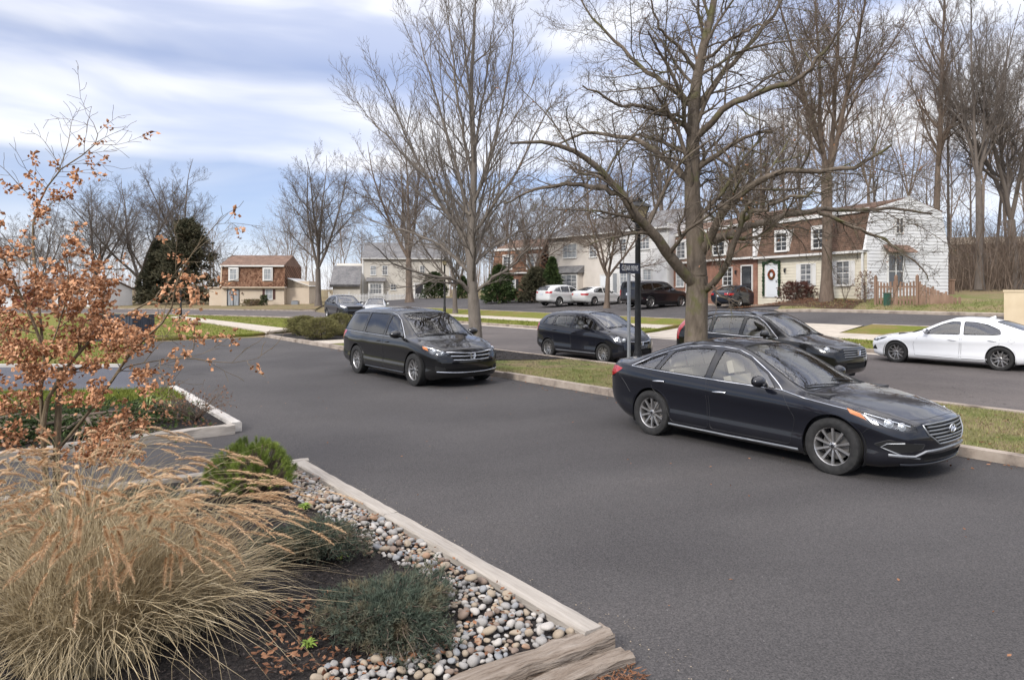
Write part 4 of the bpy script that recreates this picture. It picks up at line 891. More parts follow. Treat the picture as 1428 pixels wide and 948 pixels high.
def patch(name, pts, m, dz=.004, step=1.5, top=0.0, thick=0.0, kind='structure'):
    """a draped sheet over the land; with thick > 0 a slab whose sides reach down"""
    bm = bmesh.new(); vs = [bm.verts.new((p[0], p[1], 0)) for p in pts]; f = bm.faces.new(vs)
    if f.normal.z < 0: f.normal_flip()
    f.normal_update()
    if f.normal.z < 0: bmesh.ops.reverse_faces(bm, faces=[f])
    bmesh.ops.triangulate(bm, faces=bm.faces[:])
    x0, x1 = min(p[0] for p in pts), max(p[0] for p in pts); y0, y1 = min(p[1] for p in pts), max(p[1] for p in pts)
    if any(gh(p[0], p[1]) != 0 for p in pts) or step < 1:
        for ax, a, b in ((0, x0, x1), (1, y0, y1)):
            v = a+step
            while v < b:
                bmesh.ops.bisect_plane(bm, geom=bm.verts[:]+bm.edges[:]+bm.faces[:], plane_co=(v,0,0) if ax == 0 else (0,v,0), plane_no=(1,0,0) if ax == 0 else (0,1,0)); v += step
    if thick:
        be = [e for e in bm.edges if len(e.link_faces) == 1]; tops = set(bm.verts)
        r = bmesh.ops.extrude_edge_only(bm, edges=be); low = [g for g in r['geom'] if isinstance(g, bmesh.types.BMVert)]
        for v in low: v.co.z = gh(v.co.x, v.co.y)+dz-thick
        for v in tops: v.co.z = gh(v.co.x, v.co.y)+dz
    else:
        for v in bm.verts: v.co.z = gh(v.co.x, v.co.y)+dz
    bmesh.ops.recalc_face_normals(bm, faces=bm.faces[:]) if thick else None
    o = obj(name, bm, m); 
    if kind: tag(o, kind=kind)
    return o
def snp(*L): return [SN(s, n) for s, n in L]
def strip(name, path, w, m, dz, thick, side=0, kind='structure', step=1.0, joint=None):
    """a kerb or path: a band of width w along the polyline path (x, y)"""
    P_ = []
    for a, b in zip(path, path[1:]):
        a = Vector((a[0], a[1])); b = Vector((b[0], b[1])); k = max(1, int((b-a).length/step)); P_ += [a.lerp(b, i/k) for i in range(k)]
    P_.append(Vector((path[-1][0], path[-1][1]))); bm = bmesh.new(); prev = None; n = len(P_)
    for i, p in enumerate(P_):
        t = (P_[min(i+1, n-1)]-P_[max(i-1, 0)]).normalized(); q = Vector((-t.y, t.x)); L_ = p + q*(w/2+side*w/2); R_ = p - q*(w/2-side*w/2)
        row = [bm.verts.new((v.x, v.y, gh(v.x, v.y)+z)) for v, z in ((L_, dz-thick), (L_+ (R_-L_)*.04, dz), (R_+(L_-R_)*.04, dz), (R_, dz-thick))]
        if prev:
            for k in range(3): bm.faces.new((prev[k], prev[k+1], row[k+1], row[k]))
        else: bm.faces.new(row[::-1])
        prev = row
    bm.faces.new(prev); bmesh.ops.recalc_face_normals(bm, faces=bm.faces[:])
    if joint: bm.free(); return
    o = obj(name, bm, m); tag(o, kind=kind); return o
patch('parking_lot', snp((-32,-30),(16,-30),(16,10.22),(-32,10.22)), M_LOT, .004)
patch('driveway', [G(-160,511.5), G(175,511.5), G(200,528), G(238,548), G(-200,556)], M_BLUE, .009)
g = [G(x, y) for x, y in ((455,445.5),(300,440.5),(150,437.5),(-160,436.5))]; h = [G(x, y) for x, y in ((-160,430.2),(150,430.8),(300,432),(430,433.5))]
patch('street', [SN(60,14.05), SN(-40,14.05)] + g + h + [SN(-58,24.3), SN(60,24.3)], M_ROAD, .004)
patch('far_parking_lot', snp((60,30.5),(60,35.2),(-22,35.2),(-23,40.5),(-48,41.5),(-62,43),(-84,48),(-88,38),(-60,31),(-30,30.5)), M_LOT2, .012)
patch('entrance_apron', snp((-22.6,24.2),(-14.4,24.2),(-14.8,30.6),(-22.2,30.6)), M_WALK, .020)
patch('grass_strip', snp((-22.7,24.5),(-22.7,30.3),(-58,31),(-64,27),(-58,24.6)), M_LAWN, .12, thick=.2)
patch('grass_strip', snp((-14.3,24.5),(60,24.5),(60,30.3),(-14.3,30.3)), M_LAWN, .12, thick=.2)
strip('kerb', snp((-22.6,24.32),(-58,24.32)), .18, M_CONC, .14, .25); strip('kerb', snp((60,24.32),(-14.4,24.32)), .18, M_CONC, .14, .25)
strip('gutter', snp((60,23.95),(-58,23.95)), .45, M_WALK, .010, .02)
strip('sidewalk', snp((-22.8,27.0),(-60,27.0)), 1.2, M_WALK, .135, .05); strip('sidewalk', snp((60,27.0),(-14.3,27.0)), 1.2, M_WALK, .135, .05)
strip('kerb', snp((-22,35.3),(60,35.3)), .18, M_CONC, .13, .25); strip('kerb', snp((-22.7,30.4),(-58,30.9)), .16, M_CONC, .13, .25); strip('kerb', snp((60,30.4),(-14.3,30.4)), .16, M_CONC, .13, .25)
strip('kerb', snp((-23.2,40.6),(-48,41.7),(-62,43.2)), .16, M_CONC, .13, .2)
# the island between the lot and the street
patch('grass_island', snp((16,10.36),(16,13.9),(-25.4,13.9),(-25.4,10.36)), M_LAWNB, .11, thick=.2, step=1.2)
patch('mulch_bed', snp((-15.5,13.88),(-15.8,12.9),(-16.5,11.7),(-17.8,11.0),(-19.5,10.7),(-22,10.5),(-22,13.88)), M_MULCH, .125)
patch('path', snp((-25.3,10.4),(-25.3,13.9),(-27.0,13.9),(-27.0,10.4)), M_WALK, .116)
patch('mulch_bed', snp((-27.0,10.4),(-27.0,13.9),(-31.6,13.9),(-32.2,12.0),(-31.8,10.4)), M_MULCH, .118)
strip('kerb', snp((16,14.0),(-31.6,14.0),(-32.3,12.4),(-31.9,10.3)), .17, M_CONC, .13, .2)
for i, (a, b) in enumerate(zip(*(lambda v: (v, v[1:]))([-32.0,-28.1,-24.6,-21.0,-17.4,-13.75,-10.1,-6.5,-2.9,0.8,4.4,8.0,12.0]))):
    strip('kerb', snp((a+.01,10.27+.012*((i*7)%3-1)),(b-.01,10.27+.012*((i*5)%3-1))), .19, M_CONC, .135+.006*((i*3)%4-1.5), .2)
# left lawns
lw = [G(x, y) for x, y in ((-120,511),(168,511),(189,490),(209,473.5),(354,466.5),(386,463.5),(420,459),(452,446.5),(300,441.2),(150,438.2),(-160,437.2))]
patch('lawn', lw, M_LAWN, .05, thick=.1, step=2)
patch('sidewalk', [G(x, y) for x, y in ((238,443.6),(252,442.8),(330,452),(405,461.5),(372,465.5),(310,455.5))], M_WALK, .115, thick=.1)
strip('kerb', [G(x, y) for x, y in ((462,445),(300,440.6),(150,437.8),(-160,436.8))], .2, M_CONC, .1, .15)
strip('kerb', [G(x, y) for x, y in ((440,434),(300,432.2),(150,431),(-160,430.2))], .3, M_CONC, .1, .15)
strip('kerb', [G(x, y) for x, y in ((-120,512),(168,512)) ], .12, M_TIMBERP, .09, .12)
patch('lawn', [G(x, y) for x, y in ((-160,429.8),(150,430.4),(300,431.5),(440,433),(470,421),(440,416),(200,418),(-160,419))], M_LAWNC, .06, step=3)
# lawn before the right-hand townhouses
patch('lawn', snp((-22,35.5),(60,35.5),(60,44),(-8,50),(-17,41),(-24,41.5)), M_LAWNB, .05, step=1.5)
patch('mulch_bed', [(18.6,36.7),(15.3,45.8),(13.9,45.0),(15.2,40.4),(17.4,35.6)], M_MULCHB, .075, step=1)
# ================================================================== buildings
def siding(name, c0, c1, pitch=.11):
    m = mat(name, c0, .6, 0, .3); tc = node(m, 'ShaderNodeTexCoord')
    sp = node(m, 'ShaderNodeSeparateXYZ'); lk(m, tc.outputs['Object'], sp.inputs[0])
    d = node(m, 'ShaderNodeMath', operation='DIVIDE'); lk(m, sp.outputs['Z'], d.inputs[0]); d.inputs[1].default_value = pitch
    f = node(m, 'ShaderNodeMath', operation='FRACT'); lk(m, d.outputs[0], f.inputs[0])
    n = node(m, 'ShaderNodeTexNoise', Scale=1.2, Detail=6, Roughness=.65); mp = node(m, 'ShaderNodeMapping'); mp.inputs['Scale'].default_value = (1,1,.5); lk(m, tc.outputs['Object'], mp.inputs[0]); lk(m, mp.outputs[0], n.inputs['Vector'])
    lk(m, ramp(m, n.outputs['Fac'], [(.3,c0),(.7,c1)]), bsdf(m).inputs['Base Color'])
    b = node(m, 'ShaderNodeBump', Strength=1, Distance=.02, invert=True); lk(m, f.outputs[0], b.inputs['Height']); lk(m, b.outputs[0], bsdf(m).inputs['Normal'])
    return m
def shingle(name, cols, sx=6.0, sz=8.0):
    m = mat(name, cols[0], .95, 0, .15); tc = node(m, 'ShaderNodeTexCoord')
    sp = node(m, 'ShaderNodeSeparateXYZ'); lk(m, tc.outputs['Object'], sp.inputs[0]); ad = node(m, 'ShaderNodeMath', operation='ADD'); lk(m, sp.outputs['Z'], ad.inputs[0]); 
    hy = node(m, 'ShaderNodeMath', operation='MULTIPLY'); hy.inputs[1].default_value = .5; lk(m, sp.outputs['Y'], hy.inputs[0]); lk(m, hy.outputs[0], ad.inputs[1])
    cb = node(m, 'ShaderNodeCombineXYZ'); lk(m, sp.outputs['X'], cb.inputs[0]); lk(m, ad.outputs[0], cb.inputs[1])
    br = node(m, 'ShaderNodeTexBrick', Scale=1.0); br.inputs['Brick Width'].default_value = 1/sx; br.inputs['Row Height'].default_value = 1/sz; br.inputs['Mortar Size'].default_value = .008
    br.inputs['Color1'].default_value = (*cols[0],1); br.inputs['Color2'].default_value = (*cols[1],1); br.inputs['Mortar'].default_value = (*cols[2],1); lk(m, cb.outputs[0], br.inputs['Vector'])
    n = node(m, 'ShaderNodeTexNoise', Scale=1.1, Detail=6, Roughness=.7); lk(m, tc.outputs['Object'], n.inputs['Vector'])
    g_ = ramp(m, n.outputs['Fac'], [(.3,(.65,.65,.65)),(.7,(1.25,1.2,1.15))]); lk(m, mixc(m, 1, br.outputs['Color'], g_, 'MULTIPLY'), bsdf(m).inputs['Base Color'])
    b = node(m, 'ShaderNodeBump', Strength=.6, Distance=.02, invert=True); lk(m, br.outputs['Fac'], b.inputs['Height']); lk(m, b.outputs[0], bsdf(m).inputs['Normal'])
    return m
M_CREAM = siding('cream_siding', (.62,.57,.45), (.70,.65,.53)); M_WSIDE = siding('white_siding', (.68,.68,.68), (.76,.76,.76)); M_WSIDE2 = siding('offwhite_siding', (.64,.63,.61), (.72,.71,.69)); M_BEIGE = siding('beige_siding', (.50,.455,.40), (.58,.53,.47)); M_TANS = siding('tan_siding', (.50,.41,.31), (.56,.47,.36)); M_GREYS = siding('grey_beige_siding', (.45,.42,.365), (.53,.495,.435))
M_SHB = shingle('brown_shingle', ((.125,.082,.060),(.18,.118,.088),(.05,.035,.028))); M_SHR = shingle('reddish_shingle', ((.175,.115,.088),(.225,.155,.12),(.09,.06,.047)), 4, 5)
M_SHG = shingle('grey_shingle', ((.17,.17,.175),(.23,.23,.235),(.09,.09,.09))); M_CEDAR = shingle('cedar_shake', ((.12,.06,.038),(.30,.18,.12),(.035,.02,.015)), 5, 4); M_BRICK = shingle('red_brick', ((.27,.125,.085),(.34,.17,.12),(.30,.25,.21)), 4.6, 13)
M_BRICKB = shingle('brown_brick', ((.19,.095,.065),(.25,.13,.09),(.2,.15,.12)), 4.6, 13)
M_WTRIM = noisy('white_trim', [(.3,(.60,.59,.56)),(.7,(.70,.69,.66))], 2, 5, .6); M_PANE = mat('window_pane', (.035,.04,.045), .06, 0, .8, .6); M_PANE2 = noisy('blinds_pane', [(.4,(.05,.055,.06)),(.5,(.20,.205,.21))], 3, 1, .12, stretch=(.3,1,6), spec=.8); M_CURT = noisy('curtained_pane', [(.3,(.16,.17,.18)),(.7,(.40,.42,.43))], 2, 4, .3, stretch=(5,1,.4), spec=.6)
M_SHUT = mat('brown_shutter', (.07,.025,.018), .6); M_SHUTB = mat('black_shutter', (.02,.02,.022), .6); M_DARKDOOR = mat('storm_door_dark', (.03,.028,.03), .3); M_WDOOR = mat('white_door', (.66,.68,.69), .4); M_GREYDOOR = mat('grey_door', (.25,.26,.27), .4)
M_FENCE = noisy('cedar_fence', [(.3,(.17,.105,.072)),(.7,(.28,.185,.13))], 3, 5, .9, stretch=(1,1,.3)); M_WREATH = noisy('wreath_red', [(.35,(.30,.01,.01)),(.6,(.03,.07,.02))], 16, 2, .8); M_GARL = mat('garland_green', (.02,.045,.018), .9)
M_METALG = mat('green_metal', (.03,.09,.06), .5); M_STUCCO = noisy('tan_stucco', [(.3,(.56,.45,.30)),(.7,(.64,.53,.37))], 2, 5, .9); M_SLATES = noisy('navy_slats', [(.3,(.035,.042,.06)),(.7,(.06,.07,.09))], 3, 4, .7)
class Bld:
    """a building in its own frame: x to the right along the front, y into the house, z up from its floor"""
    def __init__(s, name, label, O, ux, z, group=None, cat='house'):
        ux = Vector((ux[0], ux[1], 0)).normalized(); s.ux = ux; s.O = Vector((O[0], O[1], z)); s.uy = Vector((-ux.y, ux.x, 0))
        s.yo = 0.0; s.root = empty(name, s.O, math.atan2(ux.y, ux.x), label, cat, group)
    def fx(s, px):                                       # front x at a photo column
        r = (px-CX)/F; return (r*s.O.y - s.O.x)/(s.ux.x - r*s.ux.y)
    def fz(s, px, py):
        x = s.fx(px); return CH + (HZ-py)*(s.O.y+s.ux.y*x)/F - s.O.z
    def part(s, name, m, fn, parent=None):
        b = bmesh.new(); fn(b); bmesh.ops.recalc_face_normals(b, faces=b.faces[:]); return obj(name, b, m, parent or s.root)
    def box(s, name, m, *a, parent=None): return s.part(name, m, lambda b: bx(b, *a), parent)
    def window(s, x0, x1, z0, z1, pane=None, grid=(1, 2), y=0.0, fr=.07, fm=None, shut=None, sill=True, name='window', parent=None):
        fm = fm or M_WTRIM; d = .06; y = y or s.yo
        def f(b):
            bx(b, x0-fr, x0, y-d, y+.02, z0-fr, z1+fr); bx(b, x1, x1+fr, y-d, y+.02, z0-fr, z1+fr); bx(b, x0, x1, y-d+.002, y+.02, z1, z1+fr); bx(b, x0, x1, y-d+.002, y+.02, z0-fr, z0)
            zm = (z0+z1)/2; bx(b, x0, x1, y-.035, y-.012, zm-.025, zm+.025)
            nx, nz = grid
            for i in range(1, nx): u = x0+(x1-x0)*i/nx; bx(b, u-.016, u+.016, y-.034, y-.013, z0, z1)
            for i in range(1, nz):
                u = z0+(z1-z0)*i/nz
                if abs(u-zm) > .05: bx(b, x0, x1, y-.033, y-.014, u-.012, u+.012)
        w = s.part(name, fm, f, parent); s.box('pane', pane or (M_PANE, M_CURT, M_PANE2)[int(abs(x0*7.3+z0*3.1)) % 3], x0, x1, y-.012, y-.004, z0, z1, parent=w)
        if sill: s.box('sill', fm, x0-fr-.03, x1+fr+.03, y-.11, y-d-.002, z0-fr-.04, z0-fr+.02, parent=w)
        if shut:
            for a in (x0-fr-.33, x1+fr+.03): 
                def g_(b, a=a):
                    bx(b, a, a+.30, y-.035, y-.002, z0-.05, z1+.05)
                    for k in range(2): bx(b, a+.04, a+.26, y-.045, y-.035, z0+.03+(z1-z0)*.5*k, z0+(z1-z0)*.5*(k+1)-.08)
                s.part('shutter', shut, g_)
        return w
    def door(s, x0, x1, z0, z1, m, fr=.09, glassy=False, y=0.0):
        y = y or s.yo
        def f(b): bx(b, x0, x1, y-.035, y-.004, z0, z1); [bx(b, x0+.12, x1-.12, y-.045, y-.035, z0+.15+a, z0+.15+a+.7) for a in (0, .95)]
        d = s.part('door', m, f)
        def g_(b): bx(b, x0-fr, x0, y-.07, y+.01, z0, z1+fr); bx(b, x1, x1+fr, y-.07, y+.01, z0, z1+fr); bx(b, x0, x1, y-.068, y+.01, z1, z1+fr)
        s.part('door_frame', M_WTRIM, g_, d)
        if glassy: s.box('door_glass', M_PANE, x0+.14, x1-.14, y-.05, y-.046, z0+.9, z1-.15, parent=d)
        s.box('handle', M_SILVERP, x1-.11, x1-.06, y-.09, y-.045, z0+.95, z0+1.07, parent=d); return d
    def lamp(s, x, z, m=None):
        def f(b): bx(b, x-.02, x+.02, -.12, 0, z+.12, z+.16); lathe(b, [(.005,.18),(.07,.12),(.05,-.10),(.01,-.12)], 6, 'Z', Matrix.Translation((x,-.15,z)))
        s.part('porch_light', m or M_TRIM, f)
    def extrude(s, name, m, prof, x0, x1, parent=None):      # profile in (y,z) swept along x
        def f(b):
            A = [b.verts.new((x0, y, z)) for y, z in prof]; B = [b.verts.new((x1, y, z)) for y, z in prof]; n = len(prof)
            b.faces.new(A); b.faces.new(B[::-1])
            for i in range(n): b.faces.new((A[i], B[i], B[(i+1)%n], A[(i+1)%n]))
        return s.part(name, m, f, parent)
    def eaves(s, x0, x1, z, over=.28, m=None, down=True):
        s.box('gutter', m or M_WTRIM, x0, x1, -over-.12, -over, z-.13, z); s.box('soffit', m or M_WTRIM, x0, x1, -over+.002, .0, z-.10, z-.06)
W1 = Vector((-.31, .951, 0)); C1 = Vector((19.2, 37.4, 0)); Z1 = 1.68
def mansard(B, x0, x1, dep, ze, zt, zr, m_wall, m_man, m_roof, lean=.55, sill_z=-.8, endw=None):
    s_in = .12 if endw is None else 0
    B.box('wall', m_wall, x0, x1, 0, dep, sill_z, ze-.10)
    B.extrude('mansard_roof', m_man, [(-.28, ze), (-.28+lean, zt), (dep+.1-lean, zt), (dep+.1, ze)], x0+.002, x1-.10 if endw else x1-.002)
    B.extrude('roof', m_roof, [(-.40+lean, zt+.0), (-.40+lean, zt+.07), (dep/2, zr), (dep+.2-lean, zt+.07), (dep+.2-lean, zt)], x0+.002, x1+.02 if endw else x1-.002)
    B.box('fascia', M_WTRIM, x0, x1-.0, -.42+lean, -.401+lean, zt-.12, zt+.10)
    B.eaves(x0, x1, ze)
    if endw:
        B.extrude('gable_wall', endw, [(0, sill_z), (0, ze), (-.22, ze+.002), (-.26+lean, zt), (dep/2, zr-.02), (dep+.08-lean, zt), (dep+.06, ze), (dep, ze), (dep, sill_z)], x1-.098, x1+.06)
def clap(B, name, m, prof, x=None, y=None, pitch=.19, a0=0, a1=0):
    """lapped boards: on a gable (prof in (y,z), standing at x) or on a front (from a0 to a1, standing at y)"""
    def f(b):
        zs = [q[1] for q in prof]; z = min(zs)
        def span(z):
            xs = []
            n = len(prof)
            for i in range(n):
                (ya, za), (yb, zb_) = prof[i], prof[(i+1) % n]
                if (za <= z < zb_) or (zb_ <= z < za): xs.append(ya+(yb-ya)*(z-za)/(zb_-za))
            return (min(xs), max(xs)) if len(xs) >= 2 else None
        while z < max(zs)-.05:
            s0, s1 = span(z+.001), span(min(z+pitch, max(zs)-.01)); 
            if s0 and s1:
                if x is not None: P_ = [(x+.028, s0[0], z), (x+.028, s0[1], z), (x+.004, s1[1], z+pitch), (x+.004, s1[0], z+pitch)]; Q_ = [(x, s0[0], z), (x, s0[1], z)]
                else: P_ = [(s0[1], y-.028, z), (s0[0], y-.028, z), (s1[0], y-.004, z+pitch), (s1[1], y-.004, z+pitch)]; Q_ = [(s0[1], y, z), (s0[0], y, z)]
                v = [b.verts.new(p) for p in P_]; w = [b.verts.new(p) for p in Q_]; b.faces.new(v); b.faces.new((w[0], w[1], v[1], v[0]))
            z += pitch
    b = bmesh.new(); f(b); obj(name, b, m, B.root)
M_WPLAIN = noisy('white_boards', [(.3,(.56,.56,.555)),(.7,(.66,.66,.65))], 1.3, 6, .6, stretch=(1,1,.4)); M_CPLAIN = noisy('cream_boards', [(.3,(.58,.53,.42)),(.7,(.68,.63,.51))], 1.3, 6, .6); M_OPLAIN = noisy('offwhite_boards', [(.3,(.60,.59,.57)),(.7,(.70,.69,.67))], 1.3, 6, .6)
# ---- right end townhouse
o1 = C1 + W1*9.1; B = Bld('townhouse', 'cream and white end townhouse with brown shingle mansard, wreath on its door', o1, -W1, Z1, 'row of mansard townhouses'); wd = 9.1
mansard(B, 0, wd, 5.7, 2.62, 4.85, 5.6, M_CREAM, M_SHB, M_SHB, endw=M_WSIDE)
B.yo = -.032; B.window(wd-5.06+.05, wd-4.15, .78, 2.0, grid=(2,4), shut=M_WTRIM); B.window(wd-2.12, wd-1.2, .78, 2.05, grid=(2,4), shut=M_WTRIM)
d_ = B.door(wd-8.2, wd-7.1, .0, 2.1, M_WDOOR)
def wreath(b): 
    M = Matrix.Translation((wd-7.65, -.10, 1.45)) @ Matrix.Rotation(R(90), 4, 'X'); lathe(b, [(.26+.09*math.cos(t), .07*math.sin(t)) for t in [2*math.pi*k/8 for k in range(8)]], 22, 'Z', M, close=True)
    for v in b.verts: v.co += Vector((random.uniform(-1,1), random.uniform(-1,1), random.uniform(-1,1)))*.02
random.seed(2)
tag(B.part('wreath', M_WREATH, wreath)); 
def garland(b):
    P_ = [Vector((wd-8.42, -.12, .05+2.2*k/30)) for k in range(31)] + [Vector((wd-8.42+1.52*k/20, -.12, 2.27-.08*math.sin(k/20*math.pi*3))) for k in range(1, 21)] + [Vector((wd-6.9, -.12, 2.25-2.2*k/30)) for k in range(1, 31)]
    for i in range(0, len(P_)-1): tube(b, [P_[i], P_[i+1]], random.uniform(.05,.10), 6)
    for v in b.verts: v.co += Vector((random.uniform(-1,1), random.uniform(-1,1), random.uniform(-1,1)))*.03
B.part('garland', M_GARL, garland); B.lamp(wd-6.35, 1.65)
def dormer(B, x0, x1, z0, z1, yy):
    B.box('dormer', M_WTRIM, x0-.22, x1+.22, yy-.02, yy+.75, z0-.28, z1+.24); B.window(x0, x1, z0, z1, y=yy-.021, grid=(2,4), sill=True)
dormer(B, wd-7.0, wd-6.05, 2.95, 4.0, -.20); dormer(B, wd-3.75, wd-2.85, 2.95, 4.0, -.20)
B.part('downspout', M_WTRIM, lambda b: bx(b, wd-.12, wd-.04, -.30, -.22, 0, 2.5))
clap(B, 'boards', M_WPLAIN, [(0,-.8),(0,2.62),(-.2,2.63),(.29,4.85),(2.85,5.58),(5.23,4.85),(5.76,2.63),(5.7,2.62),(5.7,-.8)], x=wd+.062); clap(B, 'boards', M_CPLAIN, [(0,-.8),(0,2.5),(wd,2.5),(wd,-.8)], y=-.001)
# gable side: windows on the right-hand wall, drawn in the wall's own frame
def sidewin(B, X, y0, y1, z0, z1, awn=False):
    def f(b):
        for a, c, e, g_ in ((y0-.07,y0,z0-.07,z1+.07),(y1,y1+.07,z0-.07,z1+.07),(y0,y1,z1,z1+.07),(y0,y1,z0-.07,z0),((y0+y1)/2-.03,(y0+y1)/2+.03,z0,z1),(y0,y1,(z0+z1)/2-.02,(z0+z1)/2+.02)): bx(b, X+.002, X+.06, a, c, e, g_)
    w = B.part('window', M_WTRIM, f); B.box('pane', M_PANE, X+.004, X+.02, y0, y1, z0, z1, parent=w)
sidewin(B, wd+.09, 1.35, 2.35, .62, 2.35); sidewin(B, wd+.09, 1.9, 2.35, 3.6, 4.4)
B.part('window_awning', M_SHR, lambda b: [b.faces.new([b.verts.new(p) for p in q]) for q in ([(wd+.06,1.0,2.95),(wd+.06,2.8,2.95),(wd+.62,2.9,2.55),(wd+.62,.9,2.55)],[(wd+.06,1.0,2.90),(wd+.62,.9,2.5),(wd+.62,2.9,2.5),(wd+.06,2.8,2.90)],[(wd+.62,.9,2.5),(wd+.62,.9,2.55),(wd+.62,2.9,2.55),(wd+.62,2.9,2.5)],[(wd+.06,1.0,2.9),(wd+.06,1.0,2.95),(wd+.62,.9,2.55),(wd+.62,.9,2.5)])])
# deck behind
dk = empty('wooden_deck', C1 + Vector((.951,.31,0))*5.85 + W1*1.5 + Vector((0,0,Z1)), math.atan2(.31,.951), 'reddish brown raised deck behind the white gable wall', 'deck')
b = bmesh.new(); bx(b, 0, 1.7, -.5, 3.5, -.10, .06); obj('deck_floor', b, M_FENCE, dk)
b = bmesh.new(); [bx(b, .13*k, .13*k+.09, -.5, -.46, .08, 1.02) for k in range(13)]; bx(b, 0, 1.7, -.53, -.43, 1.02, 1.09); obj('deck_rail', b, M_FENCE, dk)
for x_ in (.1, 1.5): b = bmesh.new(); bx(b, x_, x_+.14, -.45, -.31, -1.6, -.10); obj('post', b, M_FENCE, dk)
# ---- the two brick and shingle houses left of it
for k, (t0, t1, lab, mw) in enumerate(((9.1, 14.9, 'brick townhouse with dark storm door, right beside the cream end townhouse', M_BRICK), (14.9, 20.7, 'brick townhouse with tan shingle mansard, behind the big bare tree trunk', M_BRICK))):
    B = Bld('townhouse', lab, C1+W1*t1 + Vector((-.10*(k+1), -.03, 0)), -W1, Z1-.05-.1*k, 'row of mansard townhouses'); wd = t1-t0-.01
    mansard(B, 0, wd, 6.2, 2.72+.05*k, 5.0, 6.1, mw, M_SHR if k else M_SHB, M_SHR if k else M_SHB, endw=None)
    if k == 0:
        B.door(B.fx(1035), B.fx(1049), .05, 2.12, M_DARKDOOR, glassy=True); B.window(B.fx(1009), B.fx(1021), .85, 2.05, grid=(2,4)); B.lamp(B.fx(1028), 1.7)
        dormer(B, B.fx(999), B.fx(1014), 3.05, 4.2, -.2)
        B.box('party_wall', M_WSIDE2, wd-.02, wd+.25, -.3, .8, 2.75, 5.0)
    else:
        dormer(B, B.fx(948), B.fx(959), 3.1, 4.3, -.2); B.window(B.fx(944), B.fx(954), .9, 2.0, grid=(2,4)); B.door(B.fx(958), B.fx(970), .05, 2.1, M_WDOOR)
# ---- white and beige two-storey houses
W2 = Vector((-.58, .813, 0)).normalized(); C2 = Vector((12.6, 55.4, 0)); zb = 1.45
def gable(B, wd, dep, ze, zr, m_wall, m_roof, sill=-1.0, over=.35):
    B.box('wall', m_wall, 0, wd, 0, dep, sill, ze-.02)
    B.extrude('gable_wall', m_wall, [(0, ze-.02), (dep/2, zr-.12), (dep, ze-.02)], 0, wd)
    B.extrude('roof', m_roof, [(-over, ze-.10), (-over, ze+.02), (dep/2, zr+.06), (dep+over, ze+.02), (dep+over, ze-.10), (dep/2, zr-.06)], -.15, wd+.15); B.box('gutter', M_WTRIM, -.15, wd+.15, -over-.12, -over-.002, ze-.12, ze+.0)
tsplit = (12.6-55.4*((851-CX)/F))/(.58+.813*((851-CX)/F))
B = Bld('townhouse', 'white two storey townhouse with grey roof behind the street lamp', C2+W2*tsplit, -W2, zb, 'row of plain townhouses'); wd = tsplit-.02
gable(B, wd, 7.5, 5.75, 7.6, M_WSIDE2, M_SHG)
B.yo = -.032; clap(B, 'boards', M_OPLAIN, [(0,-.8),(0,5.6),(wd,5.6),(wd,-.8)], y=-.001, pitch=.22)
for a, c, e, g_ in ((865.5,873.5,350,334),(887,906,347,328),(866,874.5,396,376),(898,908.5,390,376)): B.window(B.fx(a), B.fx(c), B.fz((a+c)/2, e), B.fz((a+c)/2, g_), grid=(2 if c-a < 12 else 4, 4))
B.door(B.fx(854)+.15, B.fx(861.5), .05, 2.1, M_GREYDOOR)
B.part('downspout', M_WTRIM, lambda b: bx(b, wd-.16, wd-.06, -.12, -.03, -.2, 5.6)); B.part('meter_box', M_SILVERP, lambda b: bx(b, wd*.62, wd*.62+.25, -.14, -.03, .9, 1.4))
B.part('roof_edge_board', M_WTRIM, lambda b: bx(b, wd+.15, wd+.30, -.4, .4, 5.6, 6.0))
B = Bld('townhouse', 'beige two storey townhouse with grey bay window roof, beside the small evergreens', C2+W2*15.5, -W2, zb-.12, 'row of plain townhouses'); wd = 15.5-tsplit-.02
gable(B, wd, 7.5, 5.85, 7.7, M_BEIGE, M_SHG)
B.part('downspout', M_WTRIM, lambda b: bx(b, wd-.14, wd-.04, -.12, -.02, -.2, 5.7)); B.part('vent', M_TRIM, lambda b: bx(b, wd*.5, wd*.5+.2, -.06, -.002, 1.2, 1.4))
for a, c, e, g_ in ((786,804,359,341),(823,832,358,340)): B.window(B.fx(a), B.fx(c), B.fz((a+c)/2, e), B.fz((a+c)/2, g_), grid=(3 if c-a > 12 else 2, 4))
xa, xb = B.fx(783), B.fx(811); B.box('bay', M_BEIGE, xa-.2, xb+.2, -.6, -.002, -.8, 2.35); B.window(xa, xb, .85, 2.15, y=-.602, grid=(4,4))
B.extrude('bay_roof', M_SHG, [(-.85, 2.352), (-.85, 2.42), (-.002, 3.05), (-.002, 2.352)], xa-.4, xb+.4); B.door(B.fx(838), B.fx(846), .05, 2.1, M_WDOOR)
